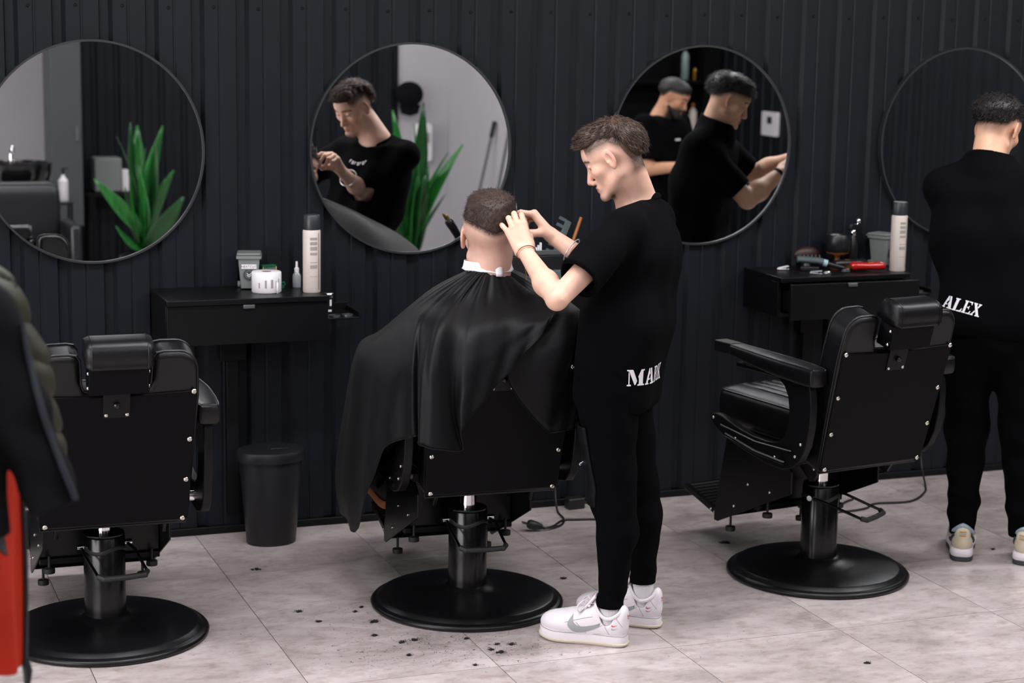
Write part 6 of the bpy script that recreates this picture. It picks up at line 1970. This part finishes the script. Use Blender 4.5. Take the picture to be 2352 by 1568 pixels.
# clumps of cut hair
CL = [(1.513, 6.559, 16, 'beside the waste bin'), (1.533, 6.038, 14, 'halfway between the left chairs'), (1.571, 5.914, 9, 'right of the left tile joint'), (1.751, 5.861, 19, 'largest one by the middle chair base'),
      (1.706, 5.721, 10, 'in front of the largest clump'), (1.749, 6.019, 7, 'just left of the middle chair base'), (1.715, 5.98, 6, 'tiny, just left of the middle chair base'), (1.818, 5.639, 15, 'round, in front of the middle chair base'),
      (1.774, 5.631, 13, 'ragged, left of the round clump'), (1.756, 5.505, 9, 'nearest below the round clump'), (2.056, 5.518, 8, 'small, on the tile joint in the foreground'), (2.100, 5.504, 14, 'right of the foreground tile joint'),
      (2.040, 5.442, 18, 'ragged, across the foreground tile joint'), (1.924, 5.353, 6, 'small, at the bottom tile joint'), (2.532, 6.119, 11, 'right behind the middle chair base'), (2.449, 5.796, 9, 'beside the laces of the front sneaker'),
      (2.420, 5.72, 8, 'at the toe of the front sneaker'), (3.105, 4.991, 9, 'alone in the right foreground'), (4.248, 5.976, 9, 'between the feet of the right barber'), (3.30, 6.37, 26, 'big, behind the right chair base'),
      (2.02, 5.475, 9, 'left of the ragged foreground clump'), (1.98, 5.60, 8, 'at the middle chair base rim')]
mat('cut_hair', srgb(22, 18, 18), 0.7)
def hair_clump(x, y, r, rng):
    mb = MB()
    for k in range(6):
        a = rng.uniform(0, 2 * PI); rr = rng.uniform(0.0, 0.6) * r
        mb.ball((rr * math.cos(a) * 1.2, rr * math.sin(a) * 0.8, 0.0016), (r * rng.uniform(0.18, 0.42), r * rng.uniform(0.14, 0.30), 0.0026), 9, 5, rotz(rng.uniform(0, 3)))
    for k in range(int(50 + r * 3600)):
        a = rng.uniform(0, 2 * PI); rr = abs(rng.normal(0, 0.42)) * r
        c = np.array([rr * math.cos(a) * 1.25, rr * math.sin(a) * 0.9, rng.uniform(0.0012, 0.0045)])
        b = rng.uniform(0, 2 * PI); L_ = rng.uniform(0.003, 0.009)
        d = np.array([math.cos(b), math.sin(b), 0]); s = np.array([-d[1], d[0], 0]) * 0.0005
        m_ = c + d * L_ * 0.5 + np.array([0, 0, rng.uniform(0, 0.003)]); e_ = c + d * L_ + s * rng.uniform(-4, 4); e_[2] = 0.0009
        mb.add([c - s, c + s, m_ + s, m_ - s, e_], [(0, 1, 2, 3), (3, 2, 4)])
    return mb
for x, y, r, w in CL:
    o = hair_clump(x, y, r / 720.0, RNG).build('hair_clump', 'cut_hair', None, smooth=False)
    o.location = (x, y, 0.0)
    tag(o, 'dark clump of cut hair on the floor, ' + w, 'hair clump', 'clumps of cut hair on the floor')
# fine clippings nobody could count
mb = MB()
for (cx, cy, sx, sy, n) in ((1.75, 5.80, 0.16, 0.16, 240), (1.88, 5.56, 0.22, 0.12, 380), (2.15, 5.47, 0.14, 0.10, 140), (1.5, 6.3, 0.25, 0.25, 70), (2.5, 5.9, 0.14, 0.16, 60), (2.75, 5.3, 0.2, 0.12, 40), (1.35, 5.75, 0.18, 0.2, 40), (4.3, 5.95, 0.12, 0.08, 40), (3.2, 5.6, 0.5, 0.3, 40)):
    for _ in range(n):
        c = np.array([RNG.normal(cx, sx), RNG.normal(cy, sy), 0.0008])
        b = RNG.uniform(0, 2 * PI); L_ = RNG.uniform(0.003, 0.014)
        d = np.array([math.cos(b), math.sin(b), 0]); s = np.array([-d[1], d[0], 0]) * RNG.uniform(0.0003, 0.0009)
        e_ = c + d * L_ + s * RNG.uniform(-4, 4)
        mb.add([c - s, c + s, c + d * L_ * 0.5 + s * 1.2, e_, c + d * L_ * 0.5 - s], [(0, 1, 2, 4), (4, 2, 3)])
o = mb.build('hair_clippings', 'cut_hair', None, smooth=False)
tag(o, 'fine dark hair clippings scattered over the tiles', 'hair clippings', kind='stuff')

# scissors in the barber's right hand
SCP = np.array([2.205, 5.800, 1.345])
e = empty('scissors', SCP, 0, 'steel hairdressing scissors in the barber\'s hand at the client\'s hair', 'scissors')
def blade(a, nm):
    d = unit(-0.10 * iR + 0.95 * iU * 1.0 + a * iR - 0.25 * iF); s = unit(np.cross(d, iF))
    P = [-d * 0.010, d * 0.02, d * 0.055, d * 0.075]
    W_ = [0.004, 0.0042, 0.0032, 0.0005]
    V = []
    for p, w in zip(P, W_):
        for t in (-0.0009, 0.0009): V += [p - s * w + iF * t, p + s * w + iF * t]
    Fc = []
    for k in range(3):
        a_ = 4 * k
        Fc += [(a_, a_ + 1, a_ + 5, a_ + 4), (a_ + 2, a_ + 6, a_ + 7, a_ + 3), (a_, a_ + 4, a_ + 6, a_ + 2), (a_ + 1, a_ + 3, a_ + 7, a_ + 5)]
    Fc += [(0, 2, 3, 1), (12, 13, 15, 14)]
    b = MB().add(np.array(V) * 0.62, Fc).build(nm, 'silver', e, bevel=0.0003)
    h0 = -d * 0.008
    hl = h0 - d * 0.05 * 0.8 + s * (0.014 if a > 0 else -0.014)
    MB().tube(catmull(np.array([h0, h0 - d * 0.02 + s * (0.004 if a > 0 else -0.004), hl + d * 0.010]), 4), 0.0024, 8).build('shank', 'chrome', b)
    MB().tube([hl - d * 0.004 + 0.0125 * (math.cos(q) * d + math.sin(q) * s) for q in np.linspace(0, 2 * PI, 24, endpoint=False)], 0.0022, 8, True).build('finger_ring', 'chrome', b)
blade(0.10, 'blade'); blade(-0.10, 'blade')
MB().lathe([(0.004, -0.003), (0.004, 0.003)], (0, 0, 0), iF, 14).build('pivot_screw', 'screw_steel', e)

# ---------------------------------------------------------------- jackets on a coat stand close to the camera
mat('olive_nylon', srgb(40, 41, 26), 0.55, spec=0.3, bump=0.2, bscale=60)
mat('charcoal_wool', srgb(10, 10, 13), 0.9, spec=0.15)
mat('slate_wool', srgb(44, 47, 54), 0.9, spec=0.2)
mat('orange_shell', srgb(176, 38, 14), 0.65, spec=0.25, noise=0.15, nscale=5, bump=0.3, bscale=25)
mat('zip_black', srgb(16, 16, 18), 0.5)
JX, JY = 0.13, 3.72
e = empty('coat_stand', (JX, JY, 0), 0, 'black coat stand carrying the jackets at the left edge', 'coat stand')
MB().lathe([(0.21, 0), (0.215, 0.006), (0.20, 0.014), (0.03, 0.03), (0.022, 0.05)], n=40).build('base', 'black_enamel', e, sharp=50)
MB().lathe([(0.017, 0.03), (0.017, 1.66), (0.022, 1.67), (0.014, 1.70), (0, 1.705)], n=24).build('pole', 'black_enamel', e, sharp=50)
for a in (-1.35, -0.05, 1.25, 3.1):
    d = np.array([math.cos(a), math.sin(a), 0])
    MB().tube(catmull(np.array([d * 0.015 + (0, 0, 1.56), d * 0.07 + (0, 0, 1.57), d * 0.11 + (0, 0, 1.60), d * 0.10 + (0, 0, 1.65)]), 5), 0.007, 8).build('hook', 'black_enamel', e)
def garment(p, c, top, hem, rx, ry, rip, sleeves, sr, quilt=0.0):
    """jacket hung by its collar: narrow at the hook, widening to the hem, with hanging sleeves"""
    t = np.clip((top - p[:, 2]) / (top - hem), 0, 1)
    w = 0.30 + 0.70 * np.clip(t / 0.35, 0, 1) ** 0.6
    ax_ = rx * w; ay_ = ry * w
    x = (p[:, 0] - c[0]); y = (p[:, 1] - c[1])
    ang = np.arctan2(y / ry, x / rx)
    d = (np.sqrt((x / ax_) ** 2 + (y / ay_) ** 2) - 1) * np.minimum(ax_, ay_)
    d = d + rip * np.clip(t, 0, 1) * (np.sin(ang * 7 + 5 * p[:, 2]) + 0.5 * np.sin(ang * 13 - 7 * p[:, 2]))
    if quilt:
        d = d + 0.014 * (1 - np.abs(np.sin(p[:, 2] * PI / quilt)) ** 0.45)
    for pts, rr in zip(sleeves, sr):
        e_ = d_chain(p, [np.array(v) for v in pts], rr, 0.02)
        if quilt:
            q = p[:, 2] + (p[:, 0] - 0.3) * 0.55
            e_ = e_ + 0.014 * (1 - np.abs(np.sin(q * PI / 0.066)) ** 0.45)
        else:
            e_ = e_ + 0.004 * np.sin(p[:, 2] * 60 + p[:, 0] * 35)
        end = np.array(pts[-1]); dd = unit(end - np.array(pts[-2]))
        e_ = smax(e_, (p - end) @ dd, 0.006)
        d = smin(d, e_, 0.025)
    d = smax(d, hem - p[:, 2] + 0.008 * np.sin(ang * 3), 0.008)
    col = d_cone(p, (c[0], c[1], top - 0.03), (c[0], c[1], top + 0.01), rx * 0.38, rx * 0.30)
    return smax(smin(d, col, 0.02), p[:, 2] - (top + 0.035), 0.01)
def puffer(p):
    return garment(p, (0.215, 3.93), 1.58, 0.88, 0.15, 0.12, 0.002, [[(0.26, 3.92, 1.50), (0.355, 3.90, 1.42), (0.412, 3.90, 1.28), (0.440, 3.90, 1.13), (0.462, 3.90, 1.00)], [(0.17, 3.97, 1.50), (0.06, 4.00, 1.36), (0.02, 4.01, 1.05)]], [[0.070, 0.072, 0.067, 0.060, 0.052], [0.07, 0.07, 0.055]], 0.085)
ja = sdf_obj('puffer_jacket', puffer, (-0.12, 3.70, 0.80), (0.62, 4.18, 1.68), 0.006, 'olive_nylon', None)
tag(ja, 'olive green quilted puffer jacket hanging at the left edge', 'jacket')
def wool(p):
    return garment(p, (0.180, 3.47), 1.60, 1.06, 0.150, 0.085, 0.006, [[(0.21, 3.48, 1.54), (0.310, 3.47, 1.46), (0.360, 3.46, 1.30), (0.425, 3.455, 1.11)], [(0.12, 3.45, 1.50), (0.02, 3.42, 1.38), (-0.03, 3.42, 1.08)]], [[0.055, 0.060, 0.054, 0.045], [0.055, 0.055, 0.045]])
wa = sdf_obj('wool_coat', wool, (-0.12, 3.30, 0.98), (0.54, 3.64, 1.68), 0.006, 'charcoal_wool', None)
tag(wa, 'black wool coat with grey cuff edge hanging in front of the olive jacket', 'coat')
P = []
for v in catmull(np.array([(0.372, 1.450), (0.392, 1.330), (0.420, 1.230), (0.455, 1.130)]), 6):
    q = project(wool, np.array([[v[0], 3.30, v[1]]]), (0, 1.0, 0), 0.0, 80, 0.3)[0]
    P.append(q - np.array([0, 0.003, 0]))
MB().tube(np.array(P), 0.012, 8, flat=(1.3, 0.5)).build('sleeve_trim', 'slate_wool', wa)
def shell(p):
    return garment(p, (0.268, 3.70), 1.50, 0.735, 0.118, 0.085, 0.005, [[(0.22, 3.74, 1.45), (0.12, 3.77, 1.30), (0.08, 3.77, 0.98)]], [[0.06, 0.06, 0.045]])
so = sdf_obj('orange_jacket', shell, (0.0, 3.54, 0.68), (0.50, 3.86, 1.66), 0.006, 'orange_shell', None)
tag(so, 'orange-red shell jacket with black zip hanging below the black coat', 'jacket')
zp = []
for z in np.linspace(1.40, 0.745, 30):
    q = project(shell, np.array([[0.62, 3.69, z]]), (-1.0, 0, 0), 0.0, 80, 0.5)[0]
    zp.append(q + np.array([0.002, 0, 0]))
MB().tube(np.array(zp), 0.0075, 6, flat=(1.4, 0.7)).build('zip', 'zip_black', so)
MB().tube([zp[-1], zp[-1] + np.array([0.004, -0.006, -0.025]), zp[-1] + np.array([0.002, -0.01, -0.05])], [0.008, 0.010, 0.007], 8).build('zip_tail', 'zip_black', so)
G = []
for v in np.linspace(0, 1, 6):
    G.append([(0.335 + 0.020 * v - 0.022 * u, 3.40, 1.10 - 0.13 * v + 0.02 * u) for u in np.linspace(0, 1, 3)])
G = np.array(G); sh_ = G.shape
Pq = project(shell, G.reshape(-1, 3), (0, 1, 0), 0.0, 80, 0.5) - np.array([0, 0.002, 0])
MB().grid(Pq.reshape(sh_)).build('pocket_trim', 'zip_black', so, solid=0.004)

# ================================================================ behind the photographer, seen in the mirrors
def leaf(mb, base, tip, width, rng, droop):
    base = np.array(base); tip = np.array(tip)
    d = tip - base; L_ = np.linalg.norm(d)
    side = unit(np.cross(d, (rng.normal(), rng.normal(), 0.3)))
    nrm = unit(np.cross(side, d))
    rows = []
    for t in np.linspace(0, 1, 9):
        w = width * (math.sin(PI * min(1, (t * 0.92 + 0.05)) ** 0.8) + 0.04)
        c = base + d * t + nrm * droop * L_ * math.sin(PI * t) * 0.5 - np.array([0, 0, droop * L_ * t * t * 0.5])
        rows.append([c - side * w + nrm * w * 0.25, c - side * w * 0.5 + nrm * w * 0.06, c, c + side * w * 0.5 + nrm * w * 0.06, c + side * w + nrm * w * 0.25])
    mb.grid(np.array(rows))
def plant(loc, leaves, label, seed):
    rng = np.random.default_rng(seed)
    e = empty('potted_plant', loc, 0, label, 'plant', 'potted broad-leaved plants')
    MB().lathe([(0.12, 0), (0.13, 0.01), (0.16, 0.30), (0.165, 0.32), (0.15, 0.32), (0.145, 0.29), (0, 0.285)], n=36).build('pot', 'black_plastic', e, sharp=50)
    MB().lathe([(0.143, 0.284), (0.10, 0.292), (0, 0.296)], n=24).build('soil', 'soil', e)
    for k, (tx, ty, tz, w, bz) in enumerate(leaves):
        mb = MB()
        leaf(mb, (rng.normal(0, 0.02), rng.normal(0, 0.02), bz), (tx, ty, tz), w, rng, rng.uniform(0.0, 0.10))
        mb.build('leaf', 'leaf_green' if k % 3 else 'leaf_dark', e, solid=0.0015, sharp=180)
    for k in range(9):
        a = rng.uniform(0, 2 * PI); r_ = rng.uniform(0.03, 0.14)
        mb = MB()
        leaf(mb, (0.02 * math.cos(a), 0.02 * math.sin(a), rng.uniform(0.30, 0.5)), (r_ * math.cos(a), r_ * math.sin(a), rng.uniform(0.78, 1.08)), rng.uniform(0.05, 0.07), rng, rng.uniform(0, 0.06))
        mb.build('leaf', 'leaf_dark' if k % 2 else 'leaf_green', e, solid=0.0015, sharp=180)
    MB().tube([(0, 0, 0.28), (0.005, 0, 0.45), (0, 0, 0.60)], [0.022, 0.018, 0.010], 10).build('stem', 'leaf_green', e)
    return e
plant((2.215, 1.20, 0), [(-0.075, 0.02, 1.25, 0.061, 0.5), (-0.02, -0.05, 1.20, 0.061, 0.45), (0.145, 0.0, 1.21, 0.068, 0.5), (0.08, 0.05, 1.12, 0.068, 0.45), (0.03, -0.03, 1.05, 0.068, 0.4), (-0.33, 0.05, 0.87, 0.047, 0.45), (-0.15, -0.12, 1.15, 0.047, 0.5), (0.20, 0.08, 0.92, 0.068, 0.4), (-0.20, 0.1, 0.55, 0.054, 0.35), (0.24, 0.18, 0.75, 0.061, 0.35), (-0.05, 0.15, 0.95, 0.068, 0.35), (0.42, 0.0, 0.55, 0.081, 0.30)], 'tall green plant reflected in the leftmost mirror', 3)
plant((3.93, 1.80, 0), [(0.07, 0.0, 1.40, 0.068, 0.5), (-0.155, 0.03, 1.33, 0.061, 0.45), (0.02, -0.05, 1.25, 0.068, 0.45), (-0.05, 0.07, 1.10, 0.068, 0.4), (0.35, 0.02, 1.13, 0.054, 0.4), (0.22, 0.1, 1.08, 0.061, 0.4), (-0.20, 0.12, 0.62, 0.061, 0.4), (0.14, -0.1, 0.95, 0.068, 0.35), (-0.24, -0.05, 0.42, 0.054, 0.32), (0.27, -0.1, 0.75, 0.054, 0.35), (0.0, 0.1, 0.90, 0.068, 0.3)], 'tall green plant reflected in the second mirror', 5)

mat('wash_leather', srgb(26, 27, 30), 0.35)
mat('ceramic_black', srgb(12, 12, 14), 0.12, spec=0.6)
e = empty('wash_unit', (1.42, 0.80, 0), 0, 'black hair wash basin with armchair reflected in the leftmost mirror', 'wash basin')
MB().lathe([(0.10, 0.66), (0.20, 0.72), (0.245, 0.86), (0.25, 0.925), (0.235, 0.93), (0.22, 0.88), (0.16, 0.76), (0, 0.72)], n=40, sy=0.85).build('basin', 'ceramic_black', e, sharp=60)
MB().box((0, -0.02, 0.33), (0.26, 0.26, 0.66)).build('pedestal', 'ceramic_black', e, bevel=0.02)
cu_ = cushion(0.50, 0.14, 0.46, 0.05).build('backrest', 'wash_leather', e, sharp=60); cu_.location = (0, 0.37, 0.60)
cu_ = cushion(0.50, 0.46, 0.15, 0.05).build('seat', 'wash_leather', e, sharp=60); cu_.location = (0, 0.62, 0.36)
for s in (-1, 1):
    MB().box((s * 0.29, 0.58, 0.29), (0.07, 0.50, 0.58)).build('arm', 'wash_leather', e, bevel=0.02)
MB().tube(catmull(np.array([(0, -0.17, 0.90), (0, -0.17, 1.0), (0, -0.11, 1.03), (0, -0.06, 0.99)]), 5), 0.012, 10).build('tap', 'chrome', e)
e = empty('shampoo_bottle', (1.735, 0.86, 0.665), 0, 'white shampoo pump bottle beside the wash basin', 'bottle')
MB().lathe([(0.032, 0), (0.034, 0.004), (0.034, 0.14), (0.014, 0.165), (0.012, 0.18)], n=24).build('bottle', 'white_plastic', e)
MB().lathe([(0.008, 0.175), (0.008, 0.21), (0.012, 0.215), (0.012, 0.225), (0, 0.225)], n=14).box((0.015, 0, 0.221), (0.04, 0.012, 0.008)).build('pump', 'black_plastic', e)
e = empty('shelf_trolley', (1.735, 0.86, 0), 0, 'narrow black trolley carrying the shampoo bottle', 'trolley')
MB().box((0, 0, 0.655), (0.10, 0.18, 0.018)).build('top', 'black_plastic', e, bevel=0.002)
MB().box((0, 0, 0.10), (0.10, 0.18, 0.018)).build('lower_shelf', 'black_plastic', e, bevel=0.002)
for sx in (-1, 1):
    for sy in (-1, 1):
        MB().cyl((sx * 0.042, sy * 0.08, 0), (sx * 0.042, sy * 0.08, 0.648), 0.008, 10).build('leg', 'black_enamel', e)
e = empty('tall_cabinet', (1.88, -0.20, 0), 0, 'tall grey cabinet beside the black ribbed wall in the leftmost mirror', 'cabinet')
MB().box((0, 0, 1.29), (0.22, 0.40, 1.80)).build('body', 'grey_door', e, bevel=0.004)
MB().box((0, 0.02, 0.195), (0.20, 0.34, 0.39)).build('plinth', 'black_paint', e)
dd_ = MB().box((0, 0.208, 1.29), (0.216, 0.016, 1.79)).build('door', 'grey_door', e, bevel=0.003)
MB().tube([(0.07, 0.218, 1.01), (0.07, 0.245, 1.02), (0.07, 0.245, 1.12), (0.07, 0.218, 1.13)], 0.006, 8).build('handle', 'chrome', dd_)
e = empty('wall_printer', (2.30, -0.27, 0), 0, 'grey box on a black shelf against the ribbed wall in the mirror', 'box')
MB().box((0, 0, 0.60), (0.5, 0.24, 0.03)).box((-0.22, 0, 0.29), (0.03, 0.22, 0.58)).box((0.22, 0, 0.29), (0.03, 0.22, 0.58)).build('shelf', 'black_laminate', e, bevel=0.002)
MB().box((-0.10, 0, 0.745), (0.20, 0.20, 0.25)).build('case', 'bin_grey', e, bevel=0.01)
MB().box((0.03, 0.02, 0.70), (0.05, 0.10, 0.16)).build('tray', 'white_plastic', e, bevel=0.004)
# mops, dispenser, cap on the white walls
for k, (tx, ty, tz, bx, by) in enumerate(((4.905, 0.72, 1.16, 4.70, 0.62), (4.905, 1.10, 1.26, 4.72, 1.0))):
    e = empty('mop', (bx, by, 0), 0, ('shorter' if k == 0 else 'taller') + ' grey-handled mop leaning on the white partition', 'mop', 'mops leaning on the partition')
    MB().tube([(0, 0, 0.06), (tx - bx, ty - by, tz)], 0.012, 10).build('handle', 'grey_metal', e)
    d = unit((tx - bx, ty - by, tz - 0.06))
    MB().tube([np.array([tx - bx, ty - by, tz]) - d * 0.10, np.array([tx - bx, ty - by, tz]) + d * 0.02], 0.017, 10).build('grip', 'black_plastic', e)
    MB().prism(rrect(0.12, 0.34, 0.02), 0.03, (0, 0, 0.02)).box((0, 0, 0.05), (0.05, 0.05, 0.04)).build('head', 'brush_grey', e, bevel=0.004)
e = empty('soap_dispenser', (4.70, -0.40, 0.95), 0, 'white dispenser on the white wall reflected in the second mirror', 'dispenser')
MB().prism(rrect(0.14, 0.30, 0.03), 0.10, (0, 0.036, 0), (1, 0, 0), (0, 0, 1)).build('case', 'white_plastic', e, bevel=0.01)
MB().box((0, 0.090, 0.04), (0.08, 0.012, 0.08)).build('window', 'print_grey', e, bevel=0.002)
e = empty('hanging_cap', (4.58, -0.40, 1.31), 0, 'dark rounded cap hanging on the white wall in the second mirror', 'cap')
MB().ball((0, 0.06, 0.02), (0.115, 0.06, 0.10), 24, 14).build('crown', 'charcoal_wool', e)
MB().prism([(-0.09, 0), (0.09, 0), (0.07, -0.07), (0, -0.09), (-0.07, -0.07)], 0.012, (0, 0.075, -0.06), (1, 0, 0), (0, 0, 1)).build('peak', 'charcoal_wool', e, bevel=0.003)
MB().cyl((0, -0.018, 0.10), (0, 0.03, 0.10), 0.008, 10).build('hook', 'chrome', e)
# black shelf of bottles in the far corner
e = empty('wall_shelf', (6.75, -0.255, 0), 0, 'black shelf unit with bottles reflected in the third mirror', 'shelf')
for s in (-0.55, 0.30):
    MB().box((s, 0, 1.1), (0.03, 0.30, 2.2)).build('upright', 'black_laminate', e)
for z in (0.30, 1.00, 1.44, 2.0):
    MB().box((-0.125, 0, z), (0.82, 0.30, 0.025)).build('board', 'black_laminate', e)
mat('glass_green', srgb(120, 140, 135), 0.15)
for k, (x, z, h, r, m_, lb) in enumerate(((6.90, 1.4525, 0.27, 0.032, 'glass_green', 'tall pale bottle on the top shelf board in the third mirror'), (6.99, 1.4525, 0.11, 0.024, 'gold_metal', 'small gold-topped jar on the shelf in the third mirror'),
        (6.985, 1.0125, 0.25, 0.034, 'can_cream', 'cream bottle on the lower shelf board in the third mirror'), (6.72, 1.0125, 0.22, 0.032, 'white_plastic', 'white bottle on the lower shelf board in the third mirror'))):
    e = empty('bottle', (x, -0.20, z), 0, lb, 'bottle', 'bottles on the black shelf')
    MB().lathe([(r * 0.95, 0), (r, 0.004), (r, h * 0.72), (r * 0.4, h * 0.86)], n=20).build('body', m_, e)
    MB().lathe([(r * 0.42, h * 0.85), (r * 0.42, h), (0, h)], n=16).build('cap', 'wood_copper' if k == 2 else 'black_plastic', e)
e = empty('thermostat', (WX1 - 0.06, 0.52, 1.135), 0, 'white thermostat panel with dark screen on the ribbed side wall', 'thermostat')
MB().prism(rrect(0.27, 0.19, 0.015), 0.02, (-0.0105, 0, 0), (0, 1, 0), (0, 0, 1)).build('case', 'white_plastic', e, bevel=0.003)
MB().box((-0.0215, 0, 0.03), (0.003, 0.075, 0.055)).build('screen', 'print_dark', e)
